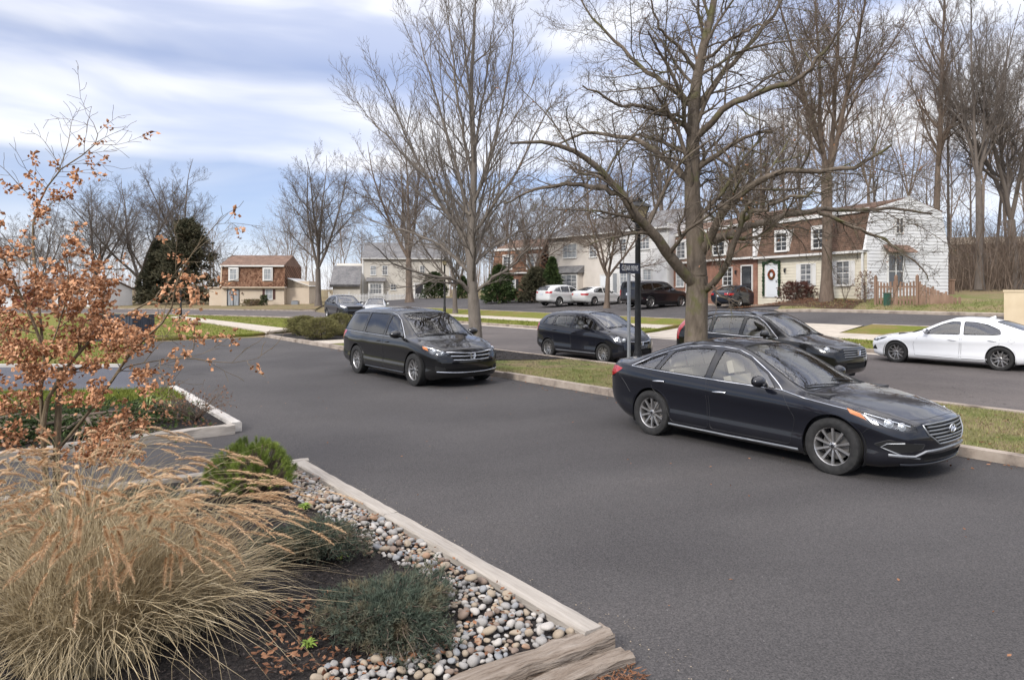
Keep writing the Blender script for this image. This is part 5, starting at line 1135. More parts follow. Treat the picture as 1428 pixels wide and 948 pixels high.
# brick unit farther left
B = Bld('townhouse', 'low red brick townhouse with black shutters, left end of the far row', (-1.9, 71.5), (4.9, -4.2), 1.12, 'row of plain townhouses'); wd = 6.3
mansard(B, 0, wd, 7, 2.75, 5.1, 6.3, M_BRICKB, M_CEDAR, M_SHR, sill_z=-1)
B.window(B.fx(711.5), B.fx(719), .95, 2.0, grid=(2,4), shut=M_SHUTB); B.window(B.fx(733.5), B.fx(742), .95, 2.0, grid=(2,4), shut=M_SHUTB); dormer(B, B.fx(705), B.fx(714), 3.1, 4.3, -.2); dormer(B, B.fx(738), B.fx(747), 3.1, 4.3, -.2)
bn = empty('park_bench', (-1.15, 69.4, gh(-1.15, 69.4)+.0), R(-35), 'dark bench by the red brick townhouse', 'bench')
b = bmesh.new(); bx(b, 0, 1.3, 0, .4, .40, .46); obj('seat', b, M_SHUTB, bn); b = bmesh.new(); bx(b, 0, 1.3, .38, .43, .5, .9); obj('backrest', b, M_SHUTB, bn)
for x_ in (.05, 1.17): b = bmesh.new(); bx(b, x_, x_+.08, .02, .38, -.1, .40); obj('leg', b, M_SHUTB, bn)
# ---- big grey-beige house left of centre
B = Bld('house', 'large grey beige house with bay window, beyond the white picket fence', at(506, 100), (1, .12), .55); wd = 12.5
gable(B, wd, 9, 6.1, 8.6, M_GREYS, M_SHG, sill=-1)
B.box('corner_board', M_WTRIM, -.12, .1, -.06, .1, -1, 6.0)
for a, c, e, g_ in ((517,524,383,371),(533.5,540,383,371),(545,552,404,397),(586,592,383,371)): B.window(B.fx(a), B.fx(c), B.fz((a+c)/2, e), B.fz((a+c)/2, g_), grid=(2,2))
xa, xb = B.fx(514), B.fx(535); B.box('bay', M_WTRIM, xa, xb, -.7, -.002, .7, 2.7); B.window(xa+.3, xb-.3, 1.0, 2.4, y=-.702, grid=(4,2)); B.extrude('bay_roof', M_SHG, [(-1.0,2.702),(-1.0,2.8),(-.002,3.3),(-.002,2.702)], xa-.3, xb+.3)
B.door(B.fx(579), B.fx(590), .2, 2.3, M_DARKDOOR, fr=.25)
B.extrude('garage_wall', M_GREYS, [(-2.5,-1),(-2.5,2.2),(2.0,5.4),(6.5,2.2),(6.5,-1)], -3.9, -.125)
B.part('garage_roof', M_SHG, lambda b: [bx(b, -4.3, -.13, -3.0, 2.2, -.08, .08, M=Matrix.Translation((0,0,0)) @ Matrix.Translation((0,-2.5,2.25)) @ Matrix.Rotation(R(35.4),4,'X') @ Matrix.Translation((0,2.5,0)))])
B.part('front_garage_roof', M_SHG, lambda b: bx(b, -4.3, -.13, -3.0, 2.6, 2.19, 2.30))
# white picket fence
pf = empty('picket_fence', at(458, 92, .35), math.atan2(.35, 1), 'white picket fence in front of the grey beige house', 'fence')
Lf = 13.5; b = bmesh.new(); [bx(b, .2*k, .2*k+.10, -.02, .02, 0, 1.15+.06*(k%2)) for k in range(int(Lf/.2))]; obj('pickets', b, M_WTRIM, pf)
b = bmesh.new(); bx(b, 0, Lf, .022, .06, .25, .35); obj('rail', b, M_WTRIM, pf); b = bmesh.new(); bx(b, 0, Lf, .022, .06, .85, .95); obj('rail', b, M_WTRIM, pf)
for k in range(6): b = bmesh.new(); bx(b, k*2.6, k*2.6+.14, -.04, .1, -.4, 1.4); bx(b, k*2.6-.03, k*2.6+.17, -.07, .13, 1.402, 1.46); obj('post', b, M_WTRIM, pf)
# ---- left house with cedar mansard
B = Bld('house', 'tan house with cedar shake upper storey and reddish roof, far left of the street', at(310, 88), (1, .05), -.08); wd = 7.75
B.box('wall', M_TANS, 0, wd, 0, 8, -.5, 2.42)
B.extrude('upper_wall', M_CEDAR, [(-.45, 2.55), (-.05, 5.25), (8, 5.25), (8, 2.55)], .01, wd+.15)
B.box('fascia', M_TANS, -.05, wd+.2, -.50, -.0, 2.42, 2.56); B.extrude('roof', M_SHR, [(-.35, 5.20), (-.35, 5.32), (4, 6.75), (8.2, 5.32), (8.2, 5.20)], -.2, wd+.1); B.box('gutter', M_WTRIM, -.2, wd+.1, -.46, -.352, 5.12, 5.30)
B.extrude('gable_wall', M_TANS, [(0, -.5), (0, 2.4), (-.4, 2.58), (-.02, 5.19), (4, 6.6), (8, 5.2), (8, -.5)], -.15, -.002)
for a, c in ((322.5,331.5),(370,379)):
    x0, x1 = B.fx(a), B.fx(c); B.box('dormer', M_WTRIM, x0-.22, x1+.22, -.42, .3, 3.28, 5.0); B.window(x0, x1, 3.5, 4.8, y=-.421, grid=(2,2), pane=M_CURT)
B.window(B.fx(370.5), B.fx(379.5), 1.0, 2.2, grid=(2,2), shut=M_SHUT, pane=M_CURT)
def slider(b):
    x0, x1 = B.fx(316.5), B.fx(334); bx(b, x0, x0+.1, -.06, 0, .1, 2.25); bx(b, x1-.1, x1, -.06, 0, .1, 2.25); bx(b, x0+.1, x1-.1, -.058, 0, 2.15, 2.25); bx(b, x0+.1, x1-.1, -.058, 0, .1, .2); bx(b, (x0+x1)/2-.05, (x0+x1)/2+.05, -.055, 0, .2, 2.15)
dd = B.part('sliding_door', M_DARKDOOR, slider); B.box('pane', M_CURT, B.fx(316.5)+.1, B.fx(334)-.1, -.02, -.01, .2, 2.15, parent=dd); B.lamp(B.fx(338), 1.7, M_SHUT)
B.extrude('wing_wall', M_TANS, [(1, -.5), (1, 3.3), (7, 3.3), (7, -.5)], wd+.002, wd+2.9); 
B.part('wing_gable', M_TANS, lambda b: [b.faces.new([b.verts.new(p) for p in q]) for q in ([(wd+.16,1,2.4),(wd+2.9,1,2.42),(wd+.16,1,3.55)],)])
B.part('wing_roof', M_WTRIM, lambda b: bx(b, 0, 3.1, .8, 7.2, 0, .08, M=Matrix.Translation((wd+.16,0,3.62)) @ Matrix.Rotation(R(19.5),4,'Y')))
B.box('left_wing_wall', M_TANS, -2.2, -.152, 1.5, 7, -.5, 2.4); B.box('left_wing_roof', M_TANS, -2.4, -.16, 1.3, 7.2, 2.402, 2.55)
ac = empty('air_conditioner', at(412, 87.6, -.1), 0, 'grey air conditioner unit against the wing of the tan house', 'air conditioner')
b = bmesh.new(); bx(b, -.4, .4, -.4, .4, 0, .8); bevel(b, .03); obj('case', b, M_SILVERP, ac); b = bmesh.new(); lathe(b, [(.33,.803),(.33,.84),(.1,.86),(.01,.86)], 16); obj('fan_grille', b, M_TRIM, ac)
# ---- roofs and sheds seen through the leaves on the far left
B = Bld('house', 'low white house glimpsed through the copper leaves at far left', at(28, 84), (1, -.1), -.1); gable(B, 9, 8, 2.3, 3.6, M_WSIDE2, M_SHB, sill=-.5); B.window(2, 3.2, .9, 2.1); B.window(7, 8.2, .9, 2.1); B.door(5, 6, 0, 2.1, M_DARKDOOR)
B = Bld('shed', 'small dark red shed at the left edge behind the copper leaves', at(-12, 80), (1, .1), -.1); gable(B, 3.6, 4, 1.7, 2.6, mat('barn_red', (.16,.03,.025), .8), M_SHG, sill=-.5); B.door(1.2, 2.2, 0, 1.6, M_WDOOR)
B = Bld('house', 'long brown building on the slope behind the woods at right', at(1335, 72), (1, -.25), 3.4); B.box('wall', M_BRICKB, 0, 26, 0, 9, -6, 3.4); B.box('eave', M_TANS, -.8, 27, -1.0, 10, 3.402, 4.1)
for k in range(7): B.window(1.5+3.4*k, 3.0+3.4*k, 1.1, 2.4)
# ================================================================== trees
def bark(name, c0, c1, c2, sc=3.0, moss=0):
    m = noisy(name, [(.25,c0),(.5,c1),(.78,c2)], sc, 8, .95, .9, sc*3.5, .03, stretch=(1,1,.28), rr=.72, distort=.6)
    if moss:
        tc = node(m, 'ShaderNodeTexCoord'); n = node(m, 'ShaderNodeTexNoise', Scale=2.6, Detail=6); lk(m, tc.outputs['Object'], n.inputs['Vector']); fac = ramp(m, n.outputs['Fac'], [(.55,(0,0,0)),(.66,(moss,)*3)])
        old = bsdf(m).inputs['Base Color'].links[0].from_socket; lk(m, mixc(m, fac, old, (.11,.115,.035)), bsdf(m).inputs['Base Color'])
    return m
M_BARK1 = bark('grey_brown_bark', (.050,.040,.030), (.135,.108,.082), (.23,.19,.15), 6, .6); M_BARK2 = bark('smooth_grey_bark', (.095,.080,.065), (.175,.150,.125), (.25,.22,.19), 5)
M_BARK3 = bark('dark_brown_bark', (.060,.044,.033), (.14,.105,.08), (.22,.17,.13), 3); M_BARK4 = bark('far_bark', (.08,.068,.058), (.14,.118,.10), (.20,.17,.15), 2)
M_BARKW = bark('woods_bark', (.14,.105,.08), (.24,.19,.15), (.32,.26,.21), 2)
M_BARKY = bark('olive_young_bark', (.09,.065,.035), (.17,.13,.08), (.26,.21,.16), 8)
def tubes_mesh(name, branches, scale_r=1.0):
    """all branches of one tree in one mesh; branches = [(pts (n,3), radii (n,))]"""
    groups = {}
    for P_, r_ in branches:
        k = 9 if r_[0] > .09 else 6 if r_[0] > .03 else 4 if r_[0] > .012 else 3
        groups.setdefault((len(P_), k), []).append((P_, r_))
    Vs, Fs, off = [], [], 0
    for (n, k), L_ in groups.items():
        P_ = np.array([a for a, b in L_]); r_ = np.array([b for a, b in L_])*scale_r; m = len(L_)
        T = np.empty_like(P_); T[:,1:-1] = P_[:,2:]-P_[:,:-2]; T[:,0] = P_[:,1]-P_[:,0]; T[:,-1] = P_[:,-1]-P_[:,-2]
        T /= np.linalg.norm(T, axis=2, keepdims=True)+1e-9
        ref = np.tile(np.array([.31,.17,.93]), (m,1)); d = T.mean(1); bad = np.abs((d*ref).sum(1)) > .85*np.linalg.norm(d, axis=1); ref[bad] = (.93,.31,.17)
        U = np.cross(T, ref[:,None,:]); U /= np.linalg.norm(U, axis=2, keepdims=True)+1e-9; Wv = np.cross(T, U)
        a = 2*np.pi*np.arange(k)/k
        V = P_[:,:,None,:] + (U[:,:,None,:]*np.cos(a)[None,None,:,None] + Wv[:,:,None,:]*np.sin(a)[None,None,:,None])*r_[:,:,None,None]
        Vs.append(V.reshape(-1,3)); idx = off + np.arange(m*n*k).reshape(m,n,k); nx = np.roll(idx, -1, axis=2)
        Fs.append(np.stack([idx[:,:-1], nx[:,:-1], nx[:,1:], idx[:,1:]], -1).reshape(-1,4)); off += m*n*k
    return npmesh(name, np.concatenate(Vs), Fs)
def child(rng, P_, r_, t, length, ang, nseg, rf, up, wig, az=None, droop=0.0, rtip=.15):
    n = len(P_); f = t*(n-1); i = min(int(f), n-2); u = f-i; p = P_[i]*(1-u)+P_[i+1]*u; d = P_[i+1]-P_[i]; d = d/(np.linalg.norm(d)+1e-9); r = (r_[i]*(1-u)+r_[i+1]*u)*rf
    a = np.cross(d, (0.,0.,1.)); a = np.array((1.,0,0)) if np.linalg.norm(a) < .1 else a/np.linalg.norm(a); b = np.cross(d, a)
    if az is None: az = rng.random()*6.283
    sd = a*math.cos(az)+b*math.sin(az); v = d*math.cos(ang)+sd*math.sin(ang); q = [p]; st = length/nseg
    for k in range(nseg):
        v = v + rng.normal(0, wig, 3) + np.array((0,0,up-droop*k/nseg)); v /= np.linalg.norm(v); q.append(q[-1]+v*st)
    rr = r*(1-np.linspace(0, 1, nseg+1)*(1-rtip)); return np.array(q), np.maximum(rr, .0022)
def ramify(rng, base, counts, ratio=.5, ang=(.5,.95), up=.05, wig=.09, tmin=.2, rmin=.004, droop=0.0, maxlen=9, tipr=.35, rf0=(.48,.72)):
    """grows successive orders of branches on the given limbs"""
    out = list(base); cur = [(P_, r_, float(np.linalg.norm(np.diff(P_, axis=0), axis=1).sum())) for P_, r_ in base]
    for lv, cnt in enumerate(counts):
        nxt = []
        for P_, r_, L_ in cur:
            c = max(2, int(round(cnt*(.55+.45*min(1.6, L_/(3.2*ratio**lv)))))); az = rng.random()*6.28
            for j in range(c):
                t = tmin+(1-tmin)*((j+rng.random())/c); az += 2.4+rng.normal(0,.4)
                ln = min(maxlen, L_*ratio*(1.12-.62*t)*rng.uniform(.65,1.3)); 
                if ln < .10: continue
                ns = 6 if lv == 0 else (5 if lv == 1 else 4 if lv == 2 else 3)
                q = child(rng, P_, r_, t, ln, rng.uniform(*ang), ns, rng.uniform(*(rf0 if lv == 0 else (.48,.72))), up, wig*(1+.25*lv), az, droop, .25)
                if q[1][0] < rmin*.9: q = (q[0], np.linspace(rmin, rmin*.5, len(q[1])))
                nxt.append((q[0], q[1], ln))
        out += [(a, b) for a, b, c_ in nxt]; cur = nxt
    return out
def smooth_path(pts, n):
    pts = np.array(pts, float); m = len(pts); out = []
    for k in range(n+1):
        f = k/n*(m-1); i = min(int(f), m-2); u = f-i; p0 = pts[max(i-1,0)]; p1 = pts[i]; p2 = pts[i+1]; p3 = pts[min(i+2,m-1)]
        out.append(.5*((2*p1)+(-p0+p2)*u+(2*p0-5*p1+4*p2-p3)*u*u+(-p0+3*p1-3*p2+p3)*u**3))
    return np.array(out)
def limb(pp, Z0, r0, r1, n=14, jit=0, rng=None):
    """a limb through photo points (px, py, depth offset) round a tree that stands at distance Z0"""
    w = []
    for px, py, dz in pp: Y = Z0+dz; w.append(((px-CX)*Y/F, Y, CH+(HZ-py)*Y/F))
    q = smooth_path(w, n); 
    if rng is not None: q[1:] += rng.normal(0, .025, q[1:].shape)
    return q, np.linspace(r0, r1, n+1)
def tree_obj(name, label, branches, bm_, base, m, group=None, cat='tree', trunk=None, leaves=None, leafm=None):
    """trunk (the thickest pieces) and crown are parts"""
    root = empty(name, base, 0, label, cat, group); off = np.array(base)
    tr = [(p-off, r) for p, r in trunk]; cr = [(p-off, r) for p, r in branches]
    a = obj('trunk', tubes_mesh('trunk', tr), m, root, 180); b = obj('crown', tubes_mesh('crown', cr), m, root, 180)
    if leaves is not None: obj('leaves', leaves, leafm, b)
    return root
def leaf_mesh(name, pts, size, rng, curl=.5, asp=.6):
    """many small curled leaves (two quads each, folded) at pts"""
    n = len(pts); P_ = np.array(pts); d = rng.normal(0,1,(n,3)); d /= np.linalg.norm(d,axis=1,keepdims=True); e = rng.normal(0,1,(n,3)); s_ = np.cross(d,e); s_ /= np.linalg.norm(s_,axis=1,keepdims=True)+1e-9; nn = np.cross(d,s_)
    L_ = (size*rng.uniform(.6,1.3,n))[:,None]; Wd = L_*asp*.5
    c = rng.uniform(-curl,curl,n)[:,None]*L_
    v0 = P_; v1 = P_+d*L_*.5+s_*Wd+nn*c*.7; v2 = P_+d*L_+nn*c; v3 = P_+d*L_*.5-s_*Wd+nn*c*.7; v4 = P_+d*L_*.55-nn*c*.2
    V = np.stack([v0,v1,v2,v3,v4],1).reshape(-1,3); i = np.arange(n)*5
    return npmesh(name, V, [np.concatenate([np.stack([i,i+1,i+4],1), np.stack([i+1,i+2,i+4],1), np.stack([i+4,i+2,i+3],1), np.stack([i,i+4,i+3],1)])])
def flare(q, n=3, k=1.5):
    p, r = q; r = r.copy(); r[:n] *= np.linspace(k, 1.05, n); return p, r
rng = np.random.default_rng(5)
# ---- the big bare tree behind the sedan
Z = 14.7
T = [flare(limb([(966,552,0),(969,500,0),(971,440,0),(972,385,0)], Z, .27, .222, 10)), limb([(972,385,0),(969,330,.05),(965,270,.1),(966,200,.1),(969,130,.2),(980,70,.2),(994,10,.3),(1004,-60,.3)], Z, .215, .05, 22)]
LB = [limb(p, Z, a, b, 16, 0, rng) for p, a, b in (
 ([(972,398,0),(940,366,-.3),(908,322,-.7),(880,287,-1.0),(852,252,-1.2),(812,216,-1.5),(764,200,-1.8),(712,196,-2.2)], .135, .02),
 ([(868,272,-1.1),(836,262,-1.0),(800,258,-.9),(748,262,-.8),(706,284,-.6)], .07, .015),
 ([(966,255,.1),(938,232,.3),(905,205,.6),(868,191,.9),(815,186,1.3),(770,205,1.6)], .085, .02),
 ([(965,190,.1),(940,165,0),(906,150,-.3),(860,146,-.8),(812,120,-1.2)], .07, .015),
 ([(967,150,.2),(935,120,.4),(896,98,.8),(862,60,1.2),(826,28,1.5),(800,-20,1.8)], .07, .015),
 ([(972,100,.2),(950,70,0),(920,40,-.3),(905,-10,-.6)], .05, .015),
 ([(966,196,.1),(1012,152,-.3),(1067,127,-.8),(1128,101,-1.3),(1154,64,-1.6),(1190,20,-2)], .085, .015),
 ([(966,160,.15),(1001,111,.4),(1042,66,.8),(1088,5,1.1),(1110,-40,1.3)], .08, .018),
 ([(976,90,.2),(1010,62,-.3),(1048,40,-.9),(1085,30,-1.4)], .045, .012),
 ([(978,352,0),(1000,312,-.4),(1028,274,-.8),(1077,244,-1.3),(1138,240,-1.9),(1199,233,-2.4),(1245,200,-2.8)], .10, .018),
 ([(980,405,0),(1000,392,-.5),(1018,352,-.9),(1034,310,-1.2),(1046,280,-1.4)], .085, .04),
 ([(978,340,0),(1010,330,.4),(1052,314,.8),(1128,295,1.2),(1183,293,1.5),(1254,291,1.8),(1300,300,2.0)], .105, .02),
 ([(1140,294,1.2),(1180,312,1.0),(1220,328,.8),(1264,354,.6),(1296,392,.4)], .05, .012),
 ([(1034,310,-1.2),(1060,292,-1.5),(1110,275,-2.0),(1160,262,-2.4)], .05, .015),
 ([(974,370,0),(990,330,.6),(1015,290,1.2),(1040,262,1.8),(1090,200,2.4)], .08, .018))]
br = ramify(rng, [LB[i] for i in range(len(LB))]+[T[1]], [13,10,9], .46, (.45,1.05), .03, .16, .15, .0040, .06, 2.6, .35, (.26,.46))[1:]
br = [LB[0]] + [b_ for b_ in br if b_[0] is not T[1][0]]
lf = [];  
for q in br[200:]:
    if rng.random() < .030: lf.append(q[0][-1])
M_DRYLEAF = noisy('dry_leaf', [(.3,(.17,.075,.035)),(.7,(.34,.18,.10))], 3, 2, .8)
lm = leaf_mesh('leaves', np.array(lf)-np.array(T[0][0][0]), .05, rng)
tree_obj('bare_tree', 'largest bare tree, mossy forked trunk standing behind the nearest black sedan', br, None, tuple(T[0][0][0]), M_BARK1, None, 'tree', T, lm, M_DRYLEAF)
# ---- the slender upright tree behind the minivan
Z = 21.8
T = [flare(limb([(664,502,0),(663,460,0),(660,415,0)], Z, .25, .175, 8)), limb([(660,415,0),(657,360,0),(659,300,.1),(661,220,0),(657,130,0),(661,50,.1),(664,-30,.1)], Z, .17, .02, 22)]
LB = [limb(p, Z, a, b, 14, 0, rng) for p, a, b in (
 ([(660,412,0),(640,392,-.3),(600,385,-.9),(555,370,-1.5),(520,342,-2.2)], .075, .012), ([(658,385,0),(630,355,.4),(590,330,1),(540,315,1.6),(500,300,2)], .06, .010),
 ([(658,350,0),(625,300,-.2),(590,240,-.5),(560,175,-.8),(535,110,-1)], .075, .010), ([(657,320,.1),(640,250,.2),(618,170,.4),(595,90,.6),(580,30,.8)], .07, .010),
 ([(658,290,.1),(680,230,0),(700,150,-.2),(712,80,-.4),(716,20,-.6)], .06, .010), ([(659,330,0),(685,290,-.4),(720,240,-.8),(750,180,-1.2),(770,140,-1.5)], .06, .010),
 ([(660,410,0),(685,388,-.2),(712,372,-.5),(740,345,-1),(765,310,-1.4)], .06, .010), ([(659,370,0),(680,350,.5),(710,330,1),(750,310,1.6),(790,280,2)], .055, .010),
 ([(660,250,.1),(645,180,-.3),(635,110,-.6),(628,50,-.9),(622,0,-1)], .055, .010), ([(660,230,0),(672,150,.4),(682,80,.7),(690,10,1)], .055, .010),
 ([(659,395,0),(650,340,1),(630,270,2),(615,220,2.6)], .06, .010), ([(659,395,0),(662,340,-1),(655,270,-1.8),(650,200,-2.4)], .06, .010), ([(657,300,0),(600,250,1),(540,190,1.8),(495,140,2.4)], .06, .008))]
br = ramify(rng, LB+[T[1]], [12,8,6], .44, (.35,.75), .09, .07, .12, .0055, 0, 3.2, .35, (.35,.6)); br = [b_ for b_ in br if b_[0] is not T[1][0]]
tree_obj('bare_tree', 'slender upright bare tree with smooth grey trunk behind the black minivan', br, None, tuple(T[0][0][0]), M_BARK2, None, 'tree', T)
# ---- generic bare trees, grown once and copied
def gen(seed, H, r0, fork, spread, up, habit, cnt=(10,8,7), n1=9):
    g_ = np.random.default_rng(seed); lean = g_.normal(0, .03, 2)
    tp = smooth_path([(0,0,0),(lean[0]*H*.3,lean[1]*H*.3,H*fork*.5),(lean[0]*H*.6,lean[1]*H*.5,H*fork)], 8); tr = flare((tp, np.linspace(r0, r0*.78, 9)), 3, 1.5)
    L0 = []
    if habit == 'fork':
        k = 4
        for j in range(k):
            az = 6.28*j/k+g_.normal(0,.3); t_ = g_.uniform(.25,.5)*spread; q = child(g_, tp, tr[1], 1.0, H*(1-fork)*g_.uniform(.85,1.05), t_, 12, .62, up, .055, az, 0, .12); L0.append(q)
    else:
        q = child(g_, tp, tr[1], 1.0, H*(1-fork)*.98, .03, 16, .95, .02, .03, 0, 0, .06); L0.append(q)
    L1 = []
    for q in L0:
        nn = n1 if habit == 'fork' else n1*3; az = g_.random()*6.28
        for j in range(nn):
            t = .08+.86*(j+g_.random()*.6)/nn; az += 2.4+g_.normal(0,.3); ln = H*(.40 if habit == 'fork' else .36)*spread*(1.05-.75*t)*g_.uniform(.75,1.15)
            L1.append(child(g_, q[0], q[1], t, ln, g_.uniform(.55,.95), 9, .58, up, .07, az, 0, .15))
    cr = L0 + ramify(g_, L1, cnt, .42, (.45,.9), up, .09, .15, .008, 0, 3.4); return tr, cr
GT = {}
def getgen(k):
    spec = {'a': (11, 17, .33, .24, 1.0, .05, 'fork'), 'b': (23, 15, .28, .20, 1.15, .035, 'fork'), 'c': (37, 18, .26, .30, .75, .09, 'lead'), 'd': (41, 12, .22, .18, 1.25, .03, 'fork', (8,6,5), 8), 'e': (59, 22, .36, .34, .8, .06, 'fork'), 'w': (71, 19, .12, .40, .8, .05, 'fork', (8,7), 9), 'v': (83, 17, .11, .35, .6, .08, 'lead', (7,6), 7)}[k]
    if k not in GT:
        tr, cr = gen(*spec); GT[k] = (tubes_mesh('trunk', [tr]), tubes_mesh('crown', cr), spec[1])
    return GT[k]
def plant(kind, px, Z, label, H=None, rz=0.0, m=M_BARK4, group=None, wide=1.0, z=None, name='bare_tree'):
    tm, cm, H0 = getgen(kind); p = at(px, Z); z = gh(p.x, p.y)-.08 if z is None else z; k = (H or H0)/H0
    r_ = empty(name, (p.x, p.y, z), rz, label, 'tree', group); r_.scale = (k*wide, k*wide, k)
    for nm, me in (('trunk', tm), ('crown', cm)):
        o = bpy.data.objects.new(nm, me); COL.objects.link(o); o.parent = r_
        if not me.materials: me.materials.append(m)
        o.material_slots[0].link = 'OBJECT'; o.material_slots[0].material = m
    for me in (tm, cm): me.polygons.foreach_set('use_smooth', [True]*len(me.polygons))
    return r_
plant('a', 571, 78, 'tall spreading bare tree between the grey beige house and the evergreen shrub', 21, .4, M_BARK3)
plant('b', 635, 52, 'bare tree in a mulch ring on the grass strip left of the slender grey tree', 10.5, 1.9, M_BARK4)
plant('b', 846, 50.5, 'short spreading bare tree on the mound between the white sedan and the large dark vehicle', 11.5, 5.1, M_BARK3, wide=.95)
plant('e', 1153, 38.5, 'thick dark bare tree on the lawn before the cream end townhouse', 20.5, 2.2, M_BARK3, wide=.88)
plant('a', 444, 80, 'bare vase shaped tree right of the tan house', 18.5, 3.3, M_BARK4)
plant('d', 322, 98, 'small bare tree showing above the roof of the tan house', 10, .9, M_BARK4)
plant('b', 195, 104, 'broad bare tree left of the dark conifer', 20, 2.7, M_BARK4, wide=1.25); plant('a', 130, 96, 'bare tree above the copper leaved sapling, left of the broad one', 17.5, 4.4, M_BARK4, wide=1.1)
plant('e', 258, 112, 'tall bare tree directly behind the dark conifer', 23, 1.2, M_BARK4, wide=1.1); plant('b', 52, 88, 'bare tree far left behind the copper leaves', 14, 0.3, M_BARK4)
plant('c', 1302, 50, 'tallest upright bare tree just right of the white gable wall', 25, .6, M_BARK3, wide=.72); plant('e', 1366, 47, 'forked pale bare tree near the right edge before the brown building', 22, 5.2, M_BARK4, wide=.66)
plant('a', 1418, 50, 'bare tree cut by the right edge of the picture', 21, 1.1, M_BARK4, wide=.8)
plant('c', 925, 74, 'straight bare trunk rising behind the roof of the white townhouse', 24, 2.2, M_BARK4); plant('a', 1060, 62, 'bare tree rising behind the roofs of the brick townhouses', 19, .2, M_BARK3)
plant('b', 700, 80, 'bare tree before the roof of the low red brick townhouse', 13.5, .2, M_BARK3); plant('b', 745, 66, 'bare tree rising behind the small evergreens', 12.5, 2.5, M_BARK3)
g_ = np.random.default_rng(77)
for k in range(25):
    px = 1085 + k*15.5 + g_.uniform(-8,8); plant('wv'[k%2], px, g_.uniform(52, 88), 'thin bare tree in the woods behind the townhouses at right', g_.uniform(17,25), g_.uniform(0,6), (M_BARKW,M_BARK4)[k%2], 'trees of the woods behind the townhouses', 1.0)
for k in range(34):
    px = 385 + k*12 + g_.uniform(-8,8); plant('wv'[k%2], px, g_.uniform(118, 150), 'thin bare tree in the woods beyond the grey beige house', g_.uniform(13,18), g_.uniform(0,6), M_BARKW, 'trees of the woods beyond the grey beige house', 1.25)
for k in range(24):
    px = -60 + k*16 + g_.uniform(-8,8); plant('wv'[k%2], px, g_.uniform(112, 150), 'thin bare tree in the woods at far left', g_.uniform(11,16), g_.uniform(0,6), M_BARKW, 'trees of the woods at far left', 1.35)
for k in range(10):
    px = 790 + k*32 + g_.uniform(-8,8); plant('wv'[k%2], px, g_.uniform(84, 110), 'thin bare tree in the woods behind the white townhouse roof', g_.uniform(16,21), g_.uniform(0,6), M_BARKW, 'trees of the woods behind the white townhouse', 1.1)
# undergrowth: a tangle of thin saplings that reads as one mass
def brush_mass(name, centres, n, h0, h1, m, seed):
    g_ = np.random.default_rng(seed); B_ = []
    for _ in range(n):
        c = centres[g_.integers(len(centres))]; px = g_.uniform(c[0], c[1]); Zz = g_.uniform(c[2], c[3]); p = at(px, Zz); z = gh(p.x, p.y)-.1; H = g_.uniform(h0, h1); P0 = np.array([p.x, p.y, z])
        q = smooth_path([P0, P0+np.array([g_.normal(0,.3), g_.normal(0,.3), H*.5]), P0+np.array([g_.normal(0,.8), g_.normal(0,.8), H])], 5); r = np.linspace(.03, .01, 6); B_.append((q, r))
        for j in range(7): B_.append(child(g_, q, r, g_.uniform(.2,1), H*.4, g_.uniform(.4,1.0), 3, .6, .03, .15))
    tag(obj(name, tubes_mesh(name, B_), m), kind='stuff', label='tangle of bare saplings and brush under the woods', cat='undergrowth')
brush_mass('brush', [(1325,1470,44,80),(1090,1440,60,90)], 1300, 1.5, 6, M_BARK3, 3)
brush_mass('brush', [(380,760,115,150),(-100,380,112,150)], 1000, 4, 9, M_BARKW, 4)
# ---- evergreens
M_CONIF = noisy('conifer_needles', [(.3,(.03,.036,.018)),(.7,(.12,.105,.062))], 1.5, 3, .9); M_BOX = noisy('boxwood_leaf', [(.3,(.09,.085,.03)),(.7,(.24,.22,.085))], 4, 3, .8); M_MUGO = noisy('pine_needles', [(.3,(.07,.11,.014)),(.7,(.24,.30,.06))], 5, 3, .7)
M_JUN = noisy('juniper_foliage', [(.25,(.028,.042,.028)),(.5,(.075,.095,.068)),(.72,(.17,.135,.08))], 6, 4, .85); M_CEDG = noisy('arborvitae', [(.3,(.02,.04,.012)),(.7,(.07,.10,.03))], 2, 3, .9)
def tufts(name, pts, dirs, size, rng_, nb=7, spread=.7, wd=.18):
    """sprays of narrow needle blades"""
    n = len(pts); P_ = np.repeat(pts, nb, 0); d = np.repeat(dirs, nb, 0) + rng_.normal(0, spread, (n*nb,3)); d /= np.linalg.norm(d,axis=1,keepdims=True); s_ = np.cross(d, rng_.normal(0,1,(n*nb,3))); s_ /= np.linalg.norm(s_,axis=1,keepdims=True)+1e-9
    L_ = (size*rng_.uniform(.6,1.25,n*nb))[:,None]; w_ = L_*wd; v0 = P_-s_*w_*.5; v1 = P_+s_*w_*.5; v2 = P_+d*L_
    V = np.stack([v0,v1,v2],1).reshape(-1,3); i = np.arange(n*nb)*3; return npmesh(name, V, [np.stack([i,i+1,i+2],1)])
